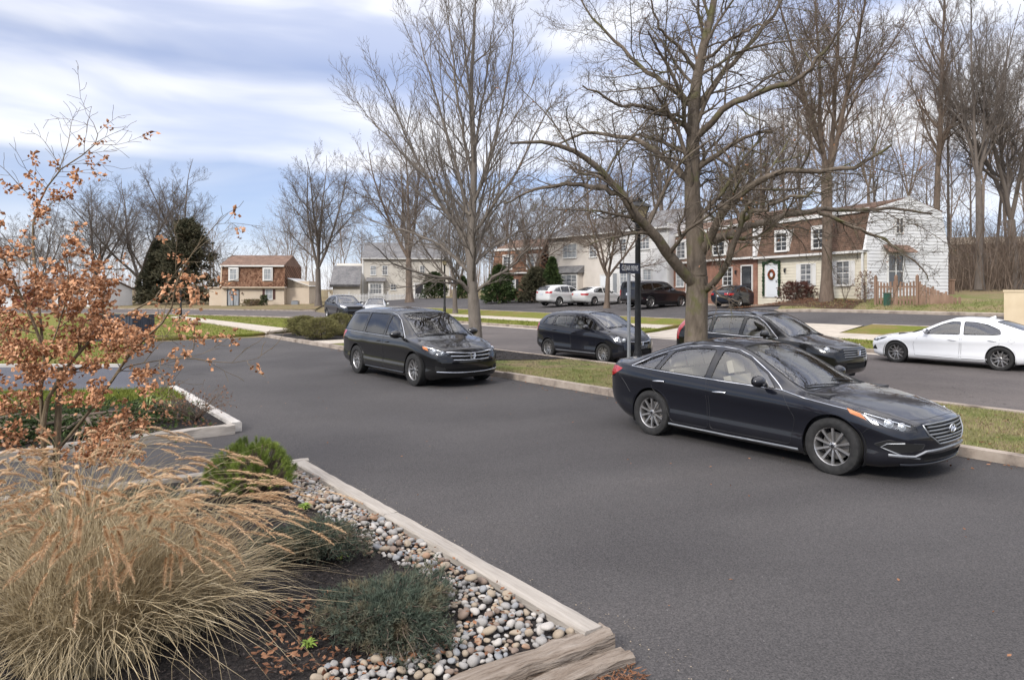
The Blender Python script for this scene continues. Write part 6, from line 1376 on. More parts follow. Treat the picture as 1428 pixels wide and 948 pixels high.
def evergreen(name, label, px, Z, H, W, m, seed, n=5000, size=.4, cone=1.0, z=None, group=None, base=.04, cat='tree', rough=0.0):
    g_ = np.random.default_rng(seed); p = at(px, Z); z = gh(p.x, p.y)-.05 if z is None else z; root = empty(name, (p.x,p.y,z), 0, label, cat, group)
    h = g_.random(n)**.8; az = g_.uniform(0,6.283,n)
    if rough: h = np.repeat(g_.random(150)**.8, n//150); n = len(h); az = np.repeat(g_.uniform(0,6.283,150), n//150)
    lump = 1 + rough*np.sin(az*5+h*23+1.7)*np.sin(h*31+az*2) + .22*np.sin(az*3+h*9+seed)+.14*np.sin(az*7-h*17); rad = W/2*((1-h)**cone if cone else np.sqrt(np.maximum(0,1-(2*h-1)**2)))*lump*(np.repeat(g_.uniform(.35,1.1,150), n//150) if rough else np.sqrt(g_.uniform(.25,1,n)))
    P_ = np.stack([rad*np.cos(az), rad*np.sin(az), H*(base+(1-base)*h)],1)+g_.normal(0,(.055 if rough else .02)*W,(n,3))*np.array([1,1,.6 if rough else 1]); d = np.stack([np.cos(az),np.sin(az),np.full(n,.25)],1)
    B_ = [(np.array([[0,0,-.1],[0,0,H*.5],[0,0,H*.93]]), np.array([.03*W+.03,.02*W+.02,.01]))]
    for _ in range(40): hh = g_.uniform(.08,.85); a = g_.uniform(0,6.28); r_ = W/2*(1-hh)**(cone or .5); B_.append((np.array([[0,0,H*hh],[r_*.5*math.cos(a),r_*.5*math.sin(a),H*hh+.02*H],[r_*.9*math.cos(a),r_*.9*math.sin(a),H*hh]]), np.array([.012*W,.008*W,.004*W])))
    obj('trunk', tubes_mesh('trunk', B_[:1]), M_BARK3, root); obj('limbs', tubes_mesh('limbs', B_[1:]), M_BARK3, root); obj('foliage', tufts('foliage', P_, d, size, g_, 7, .6, .28), m, root); return root
evergreen('conifer', 'big dark conifer left of the tan house', 262, 96, 11.6, 9.2, M_CONIF, 3, 3600, .55, .6, rough=.3)
evergreen('conifer', 'dark conifer behind the lamp post at left, lower than the big one', 225, 100, 9, 6, M_CONIF, 13, 2500, .7, .6)
evergreen('evergreen_shrub', 'rounded evergreen at the right end of the grey beige house', 606, 88, 3.3, 3.2, M_CEDG, 4, 1600, .3, .4, cat='shrub'); evergreen('evergreen_shrub', 'narrow evergreen shrub right of the rounded one near the far lamp post', 645, 80, 2.6, 1.6, M_CEDG, 14, 900, .25, .5, cat='shrub')
evergreen('evergreen_tree', 'tall cone shaped evergreen by the beige townhouse corner', 770, 62.5, 4.0, 2.3, M_CEDG, 5, 1800, .28, .8); evergreen('evergreen_tree', 'wide low evergreen before the red brick townhouse', 748, 63, 3.1, 3.4, M_CONIF, 6, 1700, .35, .5); evergreen('evergreen_tree', 'spreading evergreen left of the brick townhouse windows', 697, 64, 3.4, 3.4, M_CEDG, 7, 1500, .35, .6)
for k, (px, Zz, H, W_, lab) in enumerate(((424,31.4,.85,1.6,'rounded boxwood bush nearest the kerb corner, left of three'),(447,29.0,.86,1.8,'rounded boxwood bush in front of the other two, on dark mulch'),(474,31.2,.98,1.4,'rounded boxwood bush half hidden by the minivan'))):
    evergreen('boxwood_bush', lab, px, Zz, H, W_, M_BOX, 21+k, 3600, .06, 0, .1, 'boxwood bushes at the end of the island', cat='bush')
evergreen('shrub', 'reddish brown shrub under the windows of the cream townhouse', 1112, 41.5, 1.2, 2.2, noisy('red_shrub',[(.3,(.05,.02,.015)),(.7,(.14,.06,.045))],3,3,.9), 31, 900, .13, .2, cat='bush'); evergreen('shrub', 'small bare shrub at the corner beside the wooden fence', 1206, 36.6, 1.7, 1.0, M_FENCE, 32, 260, .10, .2, cat='bush')
evergreen('shrub', 'brownish shrub before the wall of the tan house', 352, 87, .9, 2.6, M_LAWNC, 33, 500, .18, .1, cat='bush'); evergreen('shrub', 'upright olive shrub under the shuttered window of the tan house', 368, 86.6, 1.4, .9, M_CEDG, 34, 400, .15, .1, cat='bush')
# ================================================================== cars in their places
build_car(SONATA, 'sedan', 'glossy black sedan parked nearest, chrome window surround, behind it a bare tree', SN(-5.64, 8.90), D, 'car')
build_car(VAN, 'minivan', 'black minivan parked at the kerb beside the slender grey tree', SN(-15.35, 8.70), D, 'minivan')
build_car(FIT, 'hatchback', 'small dark blue hatchback parked behind the lamp post and street sign', SN(-15.85, 15.3), D, 'car')
build_car(CRV, 'crossover', 'dark crossover with red tail lamp up its rear pillar, behind the big bare tree', SN(-9.75, 15.4), D, 'car')
build_car(ILX, 'sedan', 'white sedan parked across the street at the right edge', SN(-8.2, 22.6), -D, 'car')
def park(S, name, label, px, py, cat='car'):
    w = GH(px, py); c = w - D*(S['W']/2-.05) + NN*(S['wb']/2); c.z = gh(c.x, c.y)+.015
    build_car(S, name, label, c, NN, cat, None, False)
park(BIG, 'large_suv', 'large dark plum suv seen from behind, parked before the white townhouse', 908, 431.6, 'suv')
park(COROLLA, 'sedan', 'slate blue compact sedan parked nose in before the wreath door', 1031, 429.6)
park(SEDAN_W, 'sedan', 'white sedan parked nose in beside the lawn mound with a tree', 829, 427)
park(SUV_L, 'suv', 'pearl white suv parked nose in, left of the white sedan', 780, 428.6, 'suv')
def street_car(S, name, label, px, py, h, cat='car'):
    w = GH(px, py); w.z = gh(w.x, w.y)+.01; build_car(S, name, label, w, h, cat, None, False)
street_car(JEEP, 'suv', 'charcoal suv parked on the street beyond the boxwood bushes', 481, 444.5, (D*.97-NN*.1).normalized(), 'suv')
street_car(SEDAN_W, 'sedan', 'white sedan on the street behind the charcoal suv', 524, 441.5, (D*.8-NN*.5).normalized())
# ================================================================== posts, lamps, sign, fences
M_BLK = noisy('black_post_paint', [(.3,(.012,.012,.013)),(.7,(.03,.03,.03))], 5, 4, .5); M_LGLASS = mat('lantern_glass', (.50,.42,.26), .35, 0, .5); M_GALV = noisy('galvanised_steel', [(.3,(.30,.31,.32)),(.7,(.42,.43,.44))], 6, 4, .45, metal=.6)
M_SIGNB = mat('sign_navy', (.015,.02,.045), .4); M_SIGNW = mat('sign_letters', (.75,.76,.78), .5); M_LTOP = mat('lantern_pale_cap', (.55,.55,.55), .5)
def lamp_post(label, p, H, s=1.0, cap=None):
    root = empty('street_lamp', p, R(20), label, 'street lamp'); b = bmesh.new()
    lathe(b, [(.105,-.1),(.105,.55),(.088,.60),(.080,.64),(.072,2.0),(.060,H-.62),(.075,H-.60),(.06,H-.56)], 14); obj('pole', b, M_BLK, root, 40)
    def quad(r0, z0, r1, z1, bm_):
        A = [bm_.verts.new((r0*math.cos(a), r0*math.sin(a), z0)) for a in [math.pi/4+math.pi/2*k for k in range(4)]]; B_ = [bm_.verts.new((r1*math.cos(a), r1*math.sin(a), z1)) for a in [math.pi/4+math.pi/2*k for k in range(4)]]
        for k in range(4): bm_.faces.new((A[k], A[(k+1)%4], B_[(k+1)%4], B_[k]))
        return A, B_
    b = bmesh.new(); A, B_ = quad(.15*s, H-.50, .27*s, H-.19, b); b.faces.new(A[::-1]); b.faces.new(B_); lt = obj('lantern', b, M_LGLASS, root)
    b = bmesh.new()
    for k in range(4):
        a = math.pi/4+math.pi/2*k; tube(b, [(.153*s*math.cos(a), .153*s*math.sin(a), H-.50), (.275*s*math.cos(a), .275*s*math.sin(a), H-.19)], .012, 5)
    quad(.10*s, H-.56, .17*s, H-.50, b); A, B_ = quad(.36*s, H-.19, .09*s, H-.03, b); b.faces.new(A[::-1]); b.faces.new(B_); obj('lantern_frame', b, M_BLK, lt)
    b = bmesh.new(); lathe(b, [(.12*s,H-.045),(.11*s,H+.0),(.06*s,H+.03),(.02,H+.05),(.03,H+.075),(.002,H+.10)], 12); obj('cap', b, cap or M_BLK, lt, 40)
    return root
lamp_post('black street lamp with amber lantern beside the street name sign', at(889.5, 16.6, .1), 4.25)
lamp_post('black street lamp far left beside the sidewalk, seen through copper leaves', G(252, 442), 3.75, .85, M_LTOP); p_ = GH(620, 438.5); lamp_post('thin black street lamp on the grass strip left of the slender tree', p_, 4.3, .85)
sg_ = empty('street_sign', at(877, 16.1, .1), math.atan2(.60, .80), 'navy street name sign reading CEDAR MEWS on a steel post', 'sign')
b = bmesh.new(); bx(b, -.028, .028, -.028, .028, -.1, 2.48); bevel(b, .006); obj('post', b, M_GALV, sg_, 30)
b = bmesh.new(); bx(b, -.30, .36, -.006, .006, 2.46, 2.70); bevel(b, .004); bl = obj('sign_blade', b, M_SIGNB, sg_)
cu = bpy.data.curves.new('sign_text', 'FONT'); cu.body = 'CEDAR MEWS'; cu.size = .185; cu.align_x = 'CENTER'; cu.align_y = 'CENTER'; cu.extrude = .002; cu.space_character = .92
to_ = bpy.data.objects.new('lettering_curve', cu); COL.objects.link(to_); bpy.context.view_layer.update()
tmesh = bpy.data.meshes.new_from_object(to_.evaluated_get(bpy.context.evaluated_depsgraph_get())); bpy.data.objects.remove(to_); tmesh.materials.clear(); tmesh.materials.append(M_SIGNW)
for sgn in (1, -1):
    o = bpy.data.objects.new('lettering', tmesh); COL.objects.link(o); o.parent = bl; o.location = (.03, -.0085*sgn, 2.58); o.rotation_euler = (R(90), 0, 0 if sgn > 0 else R(180)); o.scale = (.50, .95, 1)
# cedar fence by the white gable
f0 = GH(1221, 426); f1 = GH(1279, 426.5); dv = (f1-f0); Lf = dv.length; fr = empty('picket_fence', (f0.x, f0.y, f0.z-.05), math.atan2(dv.y, dv.x), 'brown cedar picket fence with taller posts beside the white gable wall', 'fence')
b = bmesh.new()
for k in range(int(Lf/.155)):
    x = .12+k*.155; 
    if abs((x % (Lf/2))) < .02: continue
    h_ = 1.18+.12*abs(math.cos(math.pi*x/(Lf/2))); bx(b, x-.045, x+.045, -.02, .0, .06, h_); 
obj('pickets', b, M_FENCE, fr)
for z_ in (.3, .95): b = bmesh.new(); bx(b, 0, Lf, .002, .05, z_, z_+.09); obj('rail', b, M_FENCE, fr)
for x_ in (0, Lf/2, Lf): b = bmesh.new(); bx(b, x_-.06, x_+.06, -.05, .09, -.2, 1.5); lathe(b, [(.085,1.5),(.085,1.54),(.01,1.62)], 4, 'Z', Matrix.Translation((x_,.02,0)) @ Matrix.Rotation(R(45),4,'Z')); obj('post', b, M_FENCE, fr)
g0 = f1 + dv.normalized()*.12; g1 = GH(1338, 423.5); dv = g1-g0; L2 = dv.length; fr = empty('board_fence', (g0.x, g0.y, g0.z-.1), math.atan2(dv.y, dv.x), 'solid cedar board fence stepping down the slope right of the picket fence', 'fence')
b = bmesh.new()
for k in range(int(L2/.14)): x = k*.14; t = x/L2; bx(b, x, x+.132, -.012, .012, -.3, 1.15-.75*t+.02*(k%2)); 
obj('boards', b, M_FENCE, fr)
for k in range(4): x = L2*k/3; b = bmesh.new(); bx(b, x-.05, x+.05, .014, .1, -.3, 1.3-.75*k/3); obj('post', b, M_FENCE, fr)
tb = GH(1237, 427.5); tb_ = empty('utility_pedestal', tb, .2, 'small green metal utility pedestal before the cedar picket fence', 'utility box'); b = bmesh.new(); bx(b, -.13, .13, -.1, .1, -.05, .62); bevel(b, .02); obj('case', b, M_METALG, tb_, 30); b = bmesh.new(); bx(b, -.15, .15, -.12, .12, .622, .68); bevel(b, .02); obj('lid', b, M_METALG, tb_, 30)
sb = at(1400, 27.5, 0); z_ = gh(sb.x, sb.y); sb_ = empty('masonry_enclosure', (sb.x, sb.y, z_), R(-36), 'tan stucco enclosure wall at the right edge behind the white sedan', 'wall')
b = bmesh.new(); bx(b, 0, 3.4, 0, 2.4, -.3, 2.08-z_); bevel(b, .03); obj('wall', b, M_STUCCO, sb_, 30); b = bmesh.new(); bx(b, -.03, 3.43, -.03, 2.43, 2.082-z_, 2.16-z_); bevel(b, .02); obj('coping', b, M_STUCCO, sb_, 30)
en = empty('slat_enclosure', G(124, 478), R(-4), 'dark navy slatted bin enclosure on the lawn behind the copper leaves', 'enclosure')
b = bmesh.new(); [bx(b, .125*k, .125*k+.105, 0, .03, 0, 1.12) for k in range(15)]; obj('front_panel', b, M_SLATES, en); b = bmesh.new(); [bx(b, 0, .03, .04+.125*k, .04+.125*k+.105, 0, 1.12) for k in range(12)]; obj('side_panel', b, M_SLATES, en); b = bmesh.new(); [bx(b, 1.84, 1.87, .04+.125*k, .04+.125*k+.105, 0, 1.12) for k in range(12)]; obj('side_panel', b, M_SLATES, en)
b = bmesh.new(); bx(b, -.02, 1.89, -.02, .05, 1.122, 1.18); obj('top_rail', b, M_SLATES, en)
# ================================================================== planting beds
def timber(label, a, b_, w=.14, h=.17, m=M_TIMBER, over=0, name='landscape_timber', group=None, z0=.0, warp=.004, seed=0):
    a = Vector((a[0], a[1])); b_ = Vector((b_[0], b_[1])); d = b_-a; L_ = d.length; rr = random.Random(seed); n = max(4, int(L_/.12)); bm = bmesh.new(); prev = None
    for i in range(n+1):
        x = L_*i/n; k = lambda: rr.uniform(-warp, warp); c = .014
        sec = [(-w/2+k(),0),(-w/2+k(),h-c+k()),(-w/2+c,h+k()),(-w*.1,h+k()),(w*.2,h+k()),(w/2-c,h+k()),(w/2+k(),h-c+k()),(w/2+k(),0)]
        row = [bm.verts.new((x, y, z)) for y, z in sec]
        if prev:
            for j in range(7): bm.faces.new((prev[j], row[j], row[j+1], prev[j+1]))
        else: bm.faces.new(row)
        prev = row
    bm.faces.new(prev[::-1]); bmesh.ops.recalc_face_normals(bm, faces=bm.faces[:])
    o = obj(name, bm, m, None, 40); o.location = (a.x, a.y, z0); o.rotation_euler = (0, 0, math.atan2(d.y, d.x)); tag(o, label, 'timber', group); return o
A0, A1 = G(418, 661), G(828, 912); dA = (A1-A0); cut1 = .47
patch('soil', [A0+Vector((.02,-.02,0)), A1, G(690,950), (-1.2,3.3), (-3,2.3), (-9,-.6), (-12,2.5), G(-160,738)], M_MULCH, .095, .35)
TIM = 'timber edging of the planting beds'
timber('long weathered timber edging the river stones, nearer half', A0.lerp(A1, cut1)+dA.normalized()*.004, A1, .155, .155, seed=3); timber('long weathered timber edging the river stones, farther half', A0, A0.lerp(A1, cut1), .155, .158, seed=4)
nl = (G(704,946,.15)-G(832,897,.15)); nl.z = 0; nl.normalize(); s0 = G(846, 906)
timber('short split rotten timber at the nearest corner of the stone border', s0, s0+nl*1.5, .15, .135, M_TIMBERD, warp=.014, seed=5); timber('rotten lower timber under the split one at the nearest corner', s0+Vector((.10,-.13,0)), s0+nl*1.3+Vector((.10,-.13,0)), .13, .075, M_TIMBERD, warp=.016, seed=6)
E0 = G(432, 657.5); dE = (G(0, 716)-E0).normalized()
timber('short timber end closing the far corner of the stone border', E0+dE*.02, E0+dE*.34, .09, .165, seed=7)
timber('back timber of the grass bed, beside the pine shrub', E0+dE*.36, E0+dE*2.6, .12, .15, seed=8); timber('back timber of the grass bed, running left under the sapling', E0+dE*2.62, E0+dE*5.5, .12, .15, seed=9)
Q0, Q1, Q2 = G(241, 548), G(330, 602), G(-160, 664)
patch('soil', [Q0, Q1, Q2, G(-160, 556)], M_MULCH, .09, .6)
patch('lawn', [G(236, 550), G(262, 563), G(150, 572), G(-160, 580), G(-160, 557)], M_LAWN, .125, .6, thick=.05)
timber('pale timber on the right side of the left bed, farther piece', Q0, Q0.lerp(Q1,.52), .17, .15, M_TIMBERP, seed=10, warp=.012); timber('pale timber on the right side of the left bed, nearer piece', Q0.lerp(Q1,.535), Q1, .16, .15, M_TIMBERP, seed=11)
dQ = (Q2-Q1).normalized(); timber('front timber of the left bed, at its pointed corner', Q1+dQ*.06+Vector((.05,-.08,0)), Q1+dQ*2.3+Vector((.05,-.08,0)), .13, .15, seed=12, warp=.01); timber('front timber of the left bed, running behind the sapling', Q1+dQ*2.33+Vector((.05,-.08,0)), Q1+dQ*5.8+Vector((.05,-.08,0)), .13, .14, seed=13)
# ---- river stones
rs = random.Random(9); SM = []
STONES = (('pale grey',(.31,.295,.275)),('tan',(.33,.27,.20)),('off white',(.44,.41,.37)),('rust coloured',(.34,.22,.145)),('blue grey',(.27,.275,.28)),('brown',(.22,.165,.13)))
for nm, c in STONES: SM.append(noisy(nm.replace(' ','_')+'_stone', [(.3,tuple(.72*x for x in c)),(.6,c),(.8,tuple(min(.62,1.25*x) for x in c))], 14, 6, .8, .25, 60, .003, rr=.7))
def stone_mesh(seed):
    r_ = random.Random(seed); b = bmesh.new(); bmesh.ops.create_icosphere(b, subdivisions=3, radius=1); ax = Vector((1, r_.uniform(.62,.95), r_.uniform(.42,.72)))
    ks = [(Vector((r_.gauss(0,1), r_.gauss(0,1), r_.gauss(0,1))).normalized(), r_.uniform(.08,.30)) for _ in range(8)]
    for v in b.verts:
        d = v.co.normalized(); f = 1-sum(a*max(0, d.dot(k)-.35) for k, a in ks); v.co = Vector((d.x*ax.x, d.y*ax.y, d.z*ax.z))*f*(1+.05*math.sin(4*d.x+seed)*math.sin(5*d.y+2*seed))
    m = bpy.data.meshes.new('river_stone'); b.to_mesh(m); b.free(); m.polygons.foreach_set('use_smooth', [True]*len(m.polygons)); return m
SMESH = [stone_mesh(k) for k in range(10)]
for m_ in SMESH: m_.materials.append(SM[0])
def inpoly(p, poly): return pip(p[0], p[1], [(q[0], q[1]) for q in poly])
def pxpoly(L_): return [G(a, b, .1) for a, b in L_]
dAn = dA.normalized(); nT = Vector((dAn.y, -dAn.x, 0)); nT = nT if nT.dot(NN) < 0 else -nT; lgN = Vector((-nl.y, nl.x, 0)); lgN = lgN if lgN.y > 0 else -lgN
zone1 = [A0+nT*.10, A1+nT*.10-dAn*.12, s0+lgN*.11+nl*.12, s0+lgN*.11+nl*1.6] + pxpoly([(400,985),(450,935),(540,912),(622,892),(640,868),(618,835),(600,806),(556,788),(520,768),(478,738),(440,712),(408,696),(398,678)])
zone2 = pxpoly([(290,676),(400,664),(405,674),(300,692),(240,702),(150,712),(150,702)])
placed = []
def try_place(zone, r, minf, area):
    for _ in range(40):
        x = rs.uniform(area[0], area[1]); y = rs.uniform(area[2], area[3])
        if not inpoly((x, y), zone): continue
        if all((x-a)**2+(y-b)**2 > ((r+c)*minf)**2 for a, b, c in placed): placed.append((x, y, r)); return x, y
    return None
def bb(zone): return (min(p[0] for p in zone), max(p[0] for p in zone), min(p[1] for p in zone), max(p[1] for p in zone))
big = []; a1, a2 = bb(zone1), bb(zone2)
for k in range(2400):
    r = rs.choice((.046,.040,.035,.031,.028,.026,.024,.022,.021))*rs.uniform(.8,1.15); z_ = zone2 if k % 7 == 0 else zone1; q = try_place(z_, r, .74, a2 if z_ is zone2 else a1)
    if q: big.append((*q, r))
print('stones', len(big))
cols = [0,0,0,1,1,2,2,3,4,5,1,0,5,4,1,2]
big.sort(key=lambda t: -t[2]/t[1])
for i, (x, y, r) in enumerate(big[:290]):
    o = bpy.data.objects.new('river_stone', SMESH[rs.randrange(10)]); COL.objects.link(o); o.location = (x, y, .105+r*.42+rs.uniform(0,.012)); o.scale = (r*1.08,)*3; o.rotation_euler = (rs.uniform(-.35,.35), rs.uniform(-.35,.35), rs.uniform(0,6.28))
    c = rs.choice(cols); o.material_slots[0].link = 'OBJECT'; o.material_slots[0].material = SM[c]
    tag(o, STONES[c][0]+' rounded river stone in the stone border along the timber', 'stone', STONES[c][0]+' river stones of the border')
def small_stones(lst, name):
    V, Fq, MI, off = [], [], [], 0
    base = []
    for m_ in SMESH[:6]:
        v = np.empty(len(m_.vertices)*3); m_.vertices.foreach_get('co', v); base.append((v.reshape(-1,3), np.array([p.vertices[:] for p in m_.polygons])))
    for x, y, z, r in lst:
        v, f = base[rs.randrange(6)]; a = rs.uniform(0,6.28); c, s_ = math.cos(a), math.sin(a); M = np.array([[c,-s_,0],[s_,c,0],[0,0,1]]); V.append((v@M.T)*r+np.array([x,y,z])); Fq.append(f+off); off += len(v); MI += [rs.choice(cols)]*len(f)
    me = npmesh(name, np.concatenate(V), [np.concatenate(Fq)], MI); me.polygons.foreach_set('use_smooth', [True]*len(me.polygons)); return me
lst = [(x, y, .10+r*.3, r) for x, y, r in big[290:]]
for k in range(2600):
    zn, ar = (zone2, a2) if k % 6 == 0 else (zone1, a1); x, y = rs.uniform(ar[0], ar[1]), rs.uniform(ar[2], ar[3])
    if inpoly((x, y), zn): lst.append((x, y, .098+rs.uniform(0,.015), rs.uniform(.012,.026)))
tag(obj('pebbles', small_stones(lst, 'pebbles'), SM), 'small mixed pebbles filling in between the river stones', 'pebbles', kind='stuff')
for lab, px, py, r, c, rz in (('flat tan stone lying on the timber, halfway along it', 656, 807, .062, 1, .9), ('flat pale tan stone resting on the timber near its lower end', 762, 875, .058, 2, .9), ('orange brown rounded stone at the edge of the dark mulch', 512, 771, .05, 3, .3)):
    p_ = G(px, py, .17 if c != 3 else .12); o = bpy.data.objects.new('river_stone', SMESH[2]); COL.objects.link(o); o.location = p_+Vector((0,0,.012)); o.scale = (r, r*.8, r*.62); o.rotation_euler = (0,0,rz); o.material_slots[0].link = 'OBJECT'; o.material_slots[0].material = SM[c]; tag(o, lab, 'stone')
# ---- loose mulch chips, leaf litter, grass
def scatter_pts(poly, n, seed):
    g_ = np.random.default_rng(seed); x0, x1, y0, y1 = bb(poly); out = []
    while len(out) < n:
        P_ = np.stack([g_.uniform(x0,x1,n), g_.uniform(y0,y1,n)],1)
        for p in P_:
            if inpoly(p, poly): out.append((p[0], p[1]))
            if len(out) >= n: break
    return np.array(out)
M_CHIP = noisy('mulch_chip', [(.35,(.010,.009,.009)),(.55,(.045,.036,.032)),(.72,(.13,.10,.085))], 30, 2, .9); M_LITTER = noisy('leaf_litter', [(.3,(.10,.04,.02)),(.7,(.30,.15,.08))], 9, 2, .85)
def litter(name, poly, n, size, m, seed, z, label, asp=.6):
    P_ = scatter_pts(poly, n, seed); zz = np.array([gh(x, y)+z for x, y in P_]); g_ = np.random.default_rng(seed); P3 = np.column_stack([P_, zz+g_.uniform(0,.015,n)])
    me = leaf_mesh(name, P3, size, g_, .35, asp); v = np.empty(len(me.vertices)*3); me.vertices.foreach_get('co', v); v = v.reshape(-1,3); z0 = np.repeat(P3[:,2],5); v[:,2] = z0 + np.abs(v[:,2]-z0)*.45; me.vertices.foreach_set('co', v.ravel().astype(np.float32)); tag(obj(name, me, m), label, 'litter', kind='stuff')
bed = pxpoly([(400,690),(480,740),(560,790),(640,860),(560,915),(430,990),(-100,990),(-160,745),(280,690)])
litter('mulch_chips', bed, 18000, .032, M_CHIP, 1, .098, 'dark shredded mulch over the grass bed', .35)
litter('fallen_leaves', pxpoly([(380,840),(470,830),(640,880),(640,920),(480,950),(340,950)]), 420, .05, M_LITTER, 2, .115, 'brown fallen leaves under the front juniper')
litter('fallen_leaves', pxpoly([(-160,740),(150,720),(260,720),(120,800),(-160,830)]), 700, .05, M_LITTER, 3, .11, 'brown fallen leaves under the sapling')
litter('fallen_leaves', [G(a,b,.1) for a,b in ((220,590),(300,600),(300,590),(262,575),(215,580))], 220, .05, M_LITTER, 4, .11, 'brown leaves in the corner of the left bed')
litter('fallen_leaves', snp((10,9.2),(10,10.15),(-24,10.15),(-24,9.8)), 420, .05, M_LITTER, 5, .012, 'scattered dry leaves along the kerb')
litter('fallen_leaves', snp((14,10.5),(14,13.8),(-13,13.8),(-13,10.5)), 1500, .055, M_LITTER, 6, .12, 'scattered dry leaves on the island grass')
litter('fallen_leaves', [Vector(p) for p in ((18.4,36.9,0),(15.3,45.4,0),(14.2,44.6,0),(15.4,40.6,0),(17.5,36,0))], 1500, .09, M_LITTER, 7, .10, 'brown leaves along the foot of the cream townhouse')
litter('mulch_chips', snp((-13.5,13.8),(-13.4,12.4),(-14,11.4),(-15.5,10.9),(-21,10.6),(-21,13.8)), 4000, .05, M_CHIP, 8, .13, 'dark shredded mulch round the slender tree', .35)
def turf(name, poly, n, h, m, seed, z, label, lean=.5, wd=.007):
    P_ = scatter_pts(poly, n, seed); g_ = np.random.default_rng(seed); zz = np.array([gh(x, y)+z for x, y in P_]); a = g_.uniform(0,6.28,n); L_ = h*g_.uniform(.4,1.3,n); b0 = np.column_stack([P_, zz]); sd = np.column_stack([np.cos(a), np.sin(a), np.zeros(n)])*wd
    ln = g_.normal(0,lean,(n,2))*L_[:,None]; tip = b0+np.column_stack([ln, L_]); V = np.stack([b0-sd, b0+sd, tip],1).reshape(-1,3); i = np.arange(n)*3
    tag(obj(name, npmesh(name, V, [np.stack([i,i+1,i+2],1)]), m), label, 'grass', kind='stuff')
M_BLADE = noisy('grass_blade_green', [(.3,(.085,.11,.014)),(.7,(.21,.235,.04))], .8, 6, .8, rr=.7); M_BLADEB = noisy('grass_blade_tired', [(.35,(.11,.135,.035)),(.5,(.20,.20,.075)),(.68,(.32,.26,.15))], 1.3, 7, .85, rr=.7)
turf('grass', snp((12,10.45),(12,13.8),(-13,13.8),(-13,12.5),(-15,10.8),(-24,10.5),(-24,10.4)), 60000, .055, M_BLADEB, 11, .105, 'tired winter grass on the island')
turf('grass', lw[1:9]+[lw[9], lw[0]], 26000, .07, M_BLADE, 12, .05, 'green lawn grass left of the parking lot', wd=.014)
turf('grass', snp((-22.9,24.6),(-22.9,26.3),(-50,26.3),(-50,24.6)), 9000, .08, M_BLADE, 13, .12, 'green grass on the strip by the street', wd=.016)
turf('grass', snp((-14.6,24.6),(-14.6,26.3),(10,26.3),(10,24.6)), 9000, .08, M_BLADE, 16, .12, 'green grass on the strip behind the white sedan', wd=.014)
turf('grass', [G(236,551), G(262,563), G(150,572), G(-100,578), G(-100,558)], 14000, .085, M_BLADE, 14, .12, 'green turf at the back of the left bed', wd=.007)
turf('grass', snp((-22,35.6),(20,35.6),(20,39),(-16,37.5),(-20,37.2)), 9000, .10, M_BLADEB, 15, .05, 'winter grass before the cedar fence', wd=.02)
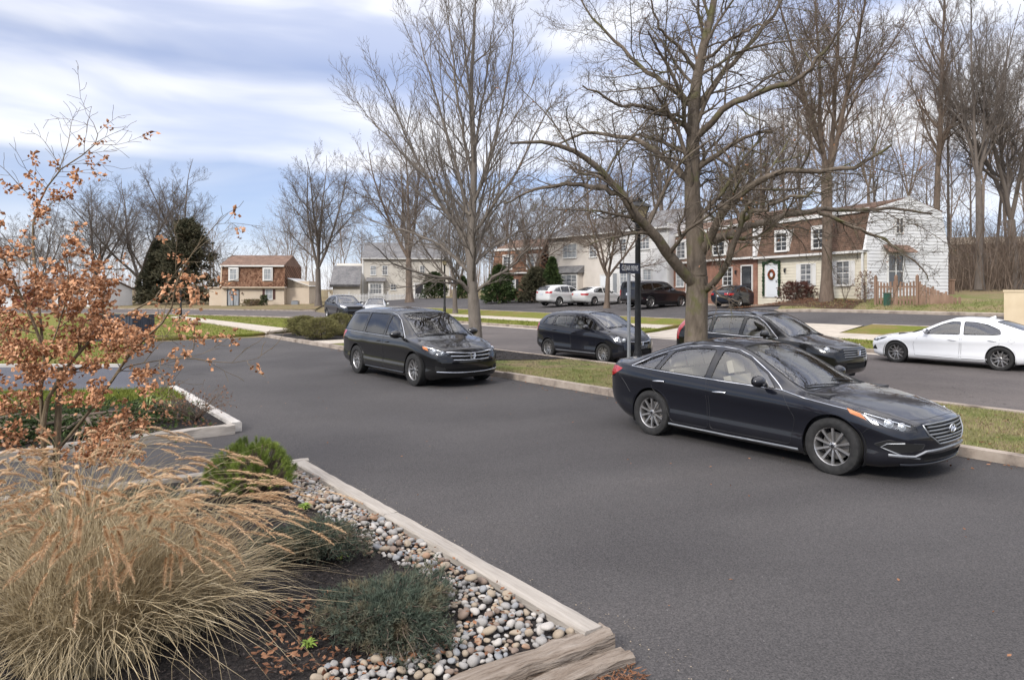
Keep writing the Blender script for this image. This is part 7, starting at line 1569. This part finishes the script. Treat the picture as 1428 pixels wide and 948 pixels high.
# ---- ornamental grass: arching blades, fox-tail seed heads
M_STRAW = noisy('straw_blade', [(.25,(.15,.11,.055)),(.5,(.35,.275,.16)),(.75,(.60,.51,.35))], 14, 4, .75, rr=.7); M_PLUME = noisy('seed_head', [(.3,(.44,.27,.14)),(.7,(.70,.50,.31))], 6, 4, .85)
def orn_grass(label, c, R0, n, hgt, seed, heads, wind=(0.35,.1), group=None, hw=1.0):
    g_ = np.random.default_rng(seed); c = np.array(c); V, Fq, off = [], [], 0; K = 7
    az = g_.uniform(0,6.283,n); r0 = R0*np.sqrt(g_.uniform(0,1,n)); L_ = hgt*g_.uniform(.55,1.15,n); out = g_.uniform(.25,1.05,n)*(.5+.7*r0/R0)
    d = np.column_stack([np.cos(az), np.sin(az)]); b0 = np.column_stack([d*r0[:,None]*.8, np.zeros(n)]); t = np.linspace(0,1,K)
    lean = d*out[:,None] + np.array(wind)*g_.uniform(0,1,n)[:,None]*.8 + g_.normal(0,.46,(n,2))
    hz = (t[None,:]**1.6)*L_[:,None]*.75; bend = g_.uniform(.25,1.0,n)
    X = b0[:,None,:2] + lean[:,None,:]*hz[:,:,None] + np.cumsum(g_.normal(0,.030,(n,K,2)),1)*t[None,:,None]; Zz = L_[:,None]*(t[None,:] - bend[:,None]*.75*np.clip(np.linalg.norm(lean,axis=1),.3,1.3)[:,None]*t[None,:]**2.6)
    Zz += np.cumsum(g_.normal(0,.012,(n,K)),1)*t[None,:]; Zz = np.maximum(Zz, .01+.05*g_.random((n,1))*t[None,:]); Pp = np.concatenate([X, Zz[:,:,None]],2); sd = np.column_stack([-np.sin(az+g_.normal(0,.8,n)), np.cos(az), g_.normal(0,.3,n)]); w = (.0030*g_.uniform(.6,1.3,n))[:,None]*(1-.85*t[None,:]**2)
    A = Pp-sd[:,None,:]*w[:,:,None]; B_ = Pp+sd[:,None,:]*w[:,:,None]; V = np.stack([A,B_],2).reshape(-1,3); idx = np.arange(n*K*2).reshape(n,K,2)
    Fq = np.stack([idx[:,:-1,0],idx[:,:-1,1],idx[:,1:,1],idx[:,1:,0]],-1).reshape(-1,4)
    root = empty('ornamental_grass', tuple(c), 0, label, 'ornamental grass', group); obj('blades', npmesh('blades', V, [Fq]), M_STRAW, root)
    ST, HV, HF, ho = [], [], [], 0
    for k in range(heads):
        a = g_.uniform(0,6.283); o_ = g_.uniform(.15,1.0); wl = g_.uniform(.2,1)
        dr = np.array([math.cos(a)*o_+wind[0]*wl*1.6, math.sin(a)*o_+wind[1]*wl, 0]); LL = hgt*g_.uniform(.9,1.35); b0_ = np.array([math.cos(a),math.sin(a),0])*R0*.5*g_.random()
        q = smooth_path([b0_, b0_+dr*LL*.18+np.array([0,0,LL*.48]), b0_+dr*LL*.48+np.array([0,0,LL*.82]), b0_+dr*LL*.78+np.array([0,0,LL*(.92-.12*o_)])], 8); ST.append((q, np.linspace(.0018,.0012,9)))
        # the head: a nodding tail of bristles
        dirn = q[-1]-q[-2]; dirn /= np.linalg.norm(dirn); hl = g_.uniform(.09,.17)*hw; m_ = 190; u = g_.uniform(0,1,m_); droop = np.array([dr[0]*.25, dr[1]*.25, -.55])
        cen = q[-1] + dirn*(u*hl)[:,None] + droop*(u**2*hl*.55)[:,None]; tang = dirn + droop*(u*1.1)[:,None]; tang /= np.linalg.norm(tang,axis=1,keepdims=True)
        rd = g_.normal(0,1,(m_,3)); rd -= tang*(rd*tang).sum(1,keepdims=True); rd /= np.linalg.norm(rd,axis=1,keepdims=True); bl = (.027*np.sin(np.pi*np.clip(u*.9+.08,0,1))**.6*g_.uniform(.6,1.2,m_))[:,None]
        s_ = np.cross(tang, rd)*.0019; tip = cen+(rd*.75+tang*.85)*bl; v = np.stack([cen-s_,cen+s_,tip],1).reshape(-1,3); HV.append(v); i = np.arange(m_)*3+ho; HF.append(np.stack([i,i+1,i+2],1)); ho += len(v)
    obj('stems', tubes_mesh('stems', ST), M_STRAW, root); obj('seed_heads', npmesh('seed_heads', np.concatenate(HV), [np.concatenate(HF)]), M_PLUME, root); return root
orn_grass('huge straw coloured fountain grass filling the lower left corner', (-2.45, 4.05, .09), .48, 3000, .86, 1, 170, (.16,.04), None, 1.35)
orn_grass('fountain grass leaning over the dark mulch, right part of the lower left mass', (-2.1, 4.35, .09), .32, 1100, .70, 4, 80, (.26,.03), None, 1.3); orn_grass('smaller fountain grass at the left edge behind the huge clump', (-3.75, 4.9, .09), .34, 900, .78, 2, 70, (.1,0), None, 1.3); orn_grass('drooping tan fountain grass right behind the huge clump, before the pine shrub', (-3.15, 5.0, .09), .34, 1000, .86, 3, 90, (.14,.0), None, 1.3)
# ---- low shrubs of the beds
def juniper(label, p, R0, H, n, seed, m=M_JUN, name='juniper', el=1.0):
    g_ = np.random.default_rng(seed); root = empty(name, p, g_.uniform(0,6), label, 'shrub'); B_ = []; PP, DD = [], []
    for k in range(n):
        a = g_.uniform(0,6.283); L_ = R0*g_.uniform(.45,1.05)*(1+.2*math.sin(3*a)); hh = H*g_.uniform(.35,1.1); q = smooth_path([(0,0,.02),(math.cos(a)*L_*.5,math.sin(a)*L_*.5*el,hh*.8),(math.cos(a)*L_,math.sin(a)*L_*el,hh*g_.uniform(.5,1))], 6); q[1:] += g_.normal(0,.012,q[1:].shape); B_.append((q, np.linspace(.005,.0015,7)))
        for t in g_.uniform(.25,1,16):
            f = t*5.99; i = int(f); PP.append(q[i]*(1-f+i)+q[i+1]*(f-i)+g_.normal(0,.018,3)); d = q[min(i+1,6)]-q[i]; d /= np.linalg.norm(d); DD.append(d*.8+np.array([0,0,.7]))
    st = obj('stems', tubes_mesh('stems', B_), M_BARK3, root); obj('foliage', tufts('foliage', np.array(PP), np.array(DD), .040, g_, 9, .55, .16), m, root)
juniper('low spreading blue green juniper beside the river stones, nearest the camera', G(548, 868, .1), .58, .15, 460, 5, el=.75); juniper('grey green juniper behind the mulch, right of the fountain grass', G(432, 775, .1), .46, .22, 260, 6, el=.8); juniper('dark low juniper at the left edge under the sapling', G(25, 800, .1), .42, .20, 200, 7)
juniper('green juniper under the copper sapling, behind the fountain grass', G(190, 720, .1), .55, .18, 200, 8)
def mugo():
    p = G(352, 690, .1); g_ = np.random.default_rng(8); root = empty('pine_shrub', p, 0, 'dense bright green dwarf pine at the far corner of the grass bed', 'shrub'); PP, DD, B_ = [], [], []
    for k in range(560):
        th = g_.uniform(0,6.283); u = g_.uniform(.05,1)**.7; ph = u*1.45; lump = 1+.12*math.sin(5*th+3*ph); c = np.array([math.sin(ph)*math.cos(th)*.40*lump, math.sin(ph)*math.sin(th)*.38*lump, .06+.42*math.cos(ph)*lump]); d = c/np.linalg.norm(c)*.85+np.array([0,0,.25]); B_.append((smooth_path([(0,0,0), c*.6-np.array([0,0,.04]), c], 4), np.linspace(.006,.003,5)))
        for t in np.linspace(0,.9,8): PP.append(c+d*t*.055); DD.append(d)
    obj('stems', tubes_mesh('stems', B_), M_BARK3, root); obj('foliage', tufts('foliage', np.array(PP), np.array(DD), 0.042, g_, 14, .75, .05), M_MUGO, root)
mugo()
M_YUC = noisy('pale_green_leaf', [(.3,(.16,.20,.06)),(.7,(.34,.36,.16))], 5, 3, .6); M_WEED = noisy('bright_weed_leaf', [(.3,(.10,.17,.02)),(.7,(.25,.33,.06))], 8, 2, .7)
def strap(label, p, n, L_, seed, name='iris_plant', m=M_YUC, wd=.018):
    g_ = np.random.default_rng(seed); V, Fq = [], []
    for k in range(n):
        a = g_.uniform(0,6.283); l = L_*g_.uniform(.6,1.1); o = g_.uniform(.25,.9); q = smooth_path([(0,0,0),(math.cos(a)*l*o*.4,math.sin(a)*l*o*.4,l*.55),(math.cos(a)*l*o,math.sin(a)*l*o,l*(.9-.55*o))], 6); w = wd*np.sin(np.linspace(.5,3.1,7)); s_ = np.array([-math.sin(a),math.cos(a),0]); i0 = len(V)
        for j in range(7): V += [q[j]-s_*w[j]*.5, q[j]+s_*w[j]*.5]
        Fq += [(i0+2*j, i0+2*j+1, i0+2*j+3, i0+2*j+2) for j in range(6)]
    o = obj(name, npmesh(name, V, [Fq]), m); o.location = p; tag(o, label, 'plant')
strap('pale green strap leaved plant in the left bed', G(205, 583, .1), 34, .55, 1); strap('smaller strap leaved plant nearer the corner of the left bed', G(238, 582, .1), 20, .42, 2)
for k, (px, py, n, L_, lab) in enumerate(((425,712,110,.10,'bright green weeds beside the far stones'),(452,736,60,.08,'small weed patch at the edge of the stones and mulch'),(475,782,18,.09,'low weed in the dark mulch'),(60,735,40,.16,'bright green weeds at the foot of the sapling'),(430,905,50,.08,'small green weeds before the front juniper'))): strap(lab, G(px, py, .1), n, L_, 10+k, 'weed', M_WEED, .016)
def twiggy(label, p, n, H, seed, m, leafm=None, name='twiggy_shrub', R0=.35):
    g_ = np.random.default_rng(seed); B_ = []; root = empty(name, p, 0, label, 'shrub')
    for k in range(n):
        a = g_.uniform(0,6.28); l = H*g_.uniform(.6,1.1); q = smooth_path([(0,0,0),(math.cos(a)*R0*.4,math.sin(a)*R0*.4,l*.6),(math.cos(a)*R0*g_.uniform(.5,1.2),math.sin(a)*R0,l)], 5); B_.append((q, np.linspace(.005,.002,6)))
    C_ = ramify(g_, B_, [5], .5, (.4,.9), .02, .15, .3, .002); obj('stems', tubes_mesh('stems', C_), m, root)
    if leafm: obj('leaves', leaf_mesh('leaves', [b_[0][-1] for b_ in C_], .035, g_), leafm, root)
twiggy('brown twiggy shrub at the pointed corner of the left bed', G(272, 588, .1), 60, .42, 3, M_BARK3, M_LITTER, R0=.55); twiggy('leafless rose bush before the cream townhouse corner', Vector((18.1,37.6,gh(18.1,37.6))), 26, 1.5, 4, M_BARK3, R0=.6)
evergreen('groundcover', 'green creeping groundcover in the middle of the left bed', 120, 10.6, .22, 3.2, M_CEDG, 51, 1500, .07, .2, .08, cat='groundcover'); evergreen('groundcover', 'green creeping groundcover at the left edge of the left bed', -10, 10.2, .22, 3.2, M_CEDG, 52, 1500, .07, .2, .08, cat='groundcover')
# ---- the copper-leaved sapling
Z = 6.9; g_ = np.random.default_rng(6); M_COPPER = noisy('copper_leaf', [(.22,(.22,.085,.038)),(.48,(.48,.235,.115)),(.75,(.68,.44,.28))], 14, 3, .75, rr=.7)
T = [flare(limb([(66,724,0),(63,650,0),(60,600,0),(66,558,0)], Z, .030, .023, 10), 2, 1.3), flare(limb([(79,724,.1),(79,640,.1),(82,560,.1),(84,512,.1)], Z, .036, .030, 8), 2, 1.2)]
LB = [limb(p, Z, a, b, 12) for p, a, b in (
 ([(60,600,0),(57,545,0),(62,500,-.1),(47,450,-.2),(28,410,-.3),(5,360,-.5),(-30,300,-.6)], .021, .005), ([(66,558,0),(90,517,.1),(112,490,.1),(131,470,.2),(175,440,.3),(218,416,.4),(262,400,.5),(300,388,.5)], .021, .003),
 ([(70,640,0),(118,582,-.1),(150,540,-.2),(181,493,-.3),(213,462,-.3),(236,438,-.3),(245,400,-.4),(258,368,-.5),(290,325,-.5),(318,298,-.5)], .017, .002), ([(62,505,-.1),(52,400,.1),(45,330,.2),(54,284,.3),(82,239,.3),(127,208,.3),(136,184,.3),(120,158,.3)], .014, .002),
 ([(112,490,.1),(118,450,.2),(140,405,.3),(160,360,.4)], .011, .003), ([(150,540,-.2),(170,515,-.3),(200,506,-.5),(258,499,-.7),(317,506,-.8),(362,499,-.9)], .009, .0016), ([(66,640,.1),(110,620,.3),(165,600,.5),(220,560,.6),(250,530,.6)], .010, .003),
 ([(60,590,0),(20,560,.1),(-30,520,.2)], .012, .003), ([(57,545,0),(25,500,.3),(0,460,.5),(-30,440,.6)], .012, .003), ([(62,505,-.1),(80,460,-.4),(95,400,-.6),(90,340,-.7)], .011, .003), ([(62,630,0),(30,610,-.3),(-20,600,-.5)], .009, .003), ([(64,650,0),(100,640,-.3),(150,625,-.5),(200,600,-.6)], .008, .003),
 ([(54,284,.3),(30,262,.2),(5,235,.1),(-25,215,0)], .006, .0016), ([(82,239,.3),(95,200,.4),(100,170,.5),(108,152,.5)], .006, .0014), ([(127,203,.3),(150,190,.2),(178,178,.1)], .004, .0012), ([(110,215,.3),(140,212,.5),(178,205,.7)], .004, .0012), ([(86,236,.3),(60,195,.2),(38,182,.1)], .004, .0012))]
br = ramify(g_, LB, [13,8], .34, (.5,1.05), .005, .13, .11, .0016, 0, .58, .4); lf = []
for q in br[len(LB):]:
    p = q[0][-1]; px = CX+p[0]/p[1]*F; py = HZ-(p[2]-CH)/p[1]*F
    dens = .97 if (py > 375 and px < 300) else .62 if py > 250 and px < 150 else .30 if py > 250 else .5 if 30 < px < 150 and py > 195 else .03
    if py > 640: dens *= .4
    if px > 215: dens *= .45
    if g_.random() < dens:
        for t in (1.0, .7, .35) if dens > .5 else (1.0,):
            c = q[0][int(t*(len(q[0])-1))]; lf += [c+g_.normal(0,.030,3) for _ in range(g_.integers(8,13))]
base = tuple(T[0][0][0]); tree_obj('sapling', 'young tree full of dry copper leaves in the left foreground', br, None, base, M_BARKY, None, 'tree', T, leaf_mesh('leaves', np.array(lf)-np.array(base), .041, g_, 1.0, .8), M_COPPER)
print('leaves', len(lf))

litter('fallen_leaves', snp((9,3.2),(9,9.5),(-20,9.5),(-20,3.2)), 150, .035, M_LITTER, 21, .012, 'a few dry leaves blown about the lot')
litter('fallen_leaves', zone1, 240, .04, M_LITTER, 22, .15, 'dry leaves caught between the river stones')
litter('grit', snp((8,3.15),(8,3.45),(-9,3.35),(-9,3.1)), 900, .012, SM[1], 23, .006, 'sand and grit along the foot of the timber', .9)
litter('straw_debris', [G(835,918), G(870,925), G(905,948), G(870,975), G(830,965)], 260, .05, M_LITTER, 24, .01, 'dead leaves and straw at the end of the rotten timber', .2)
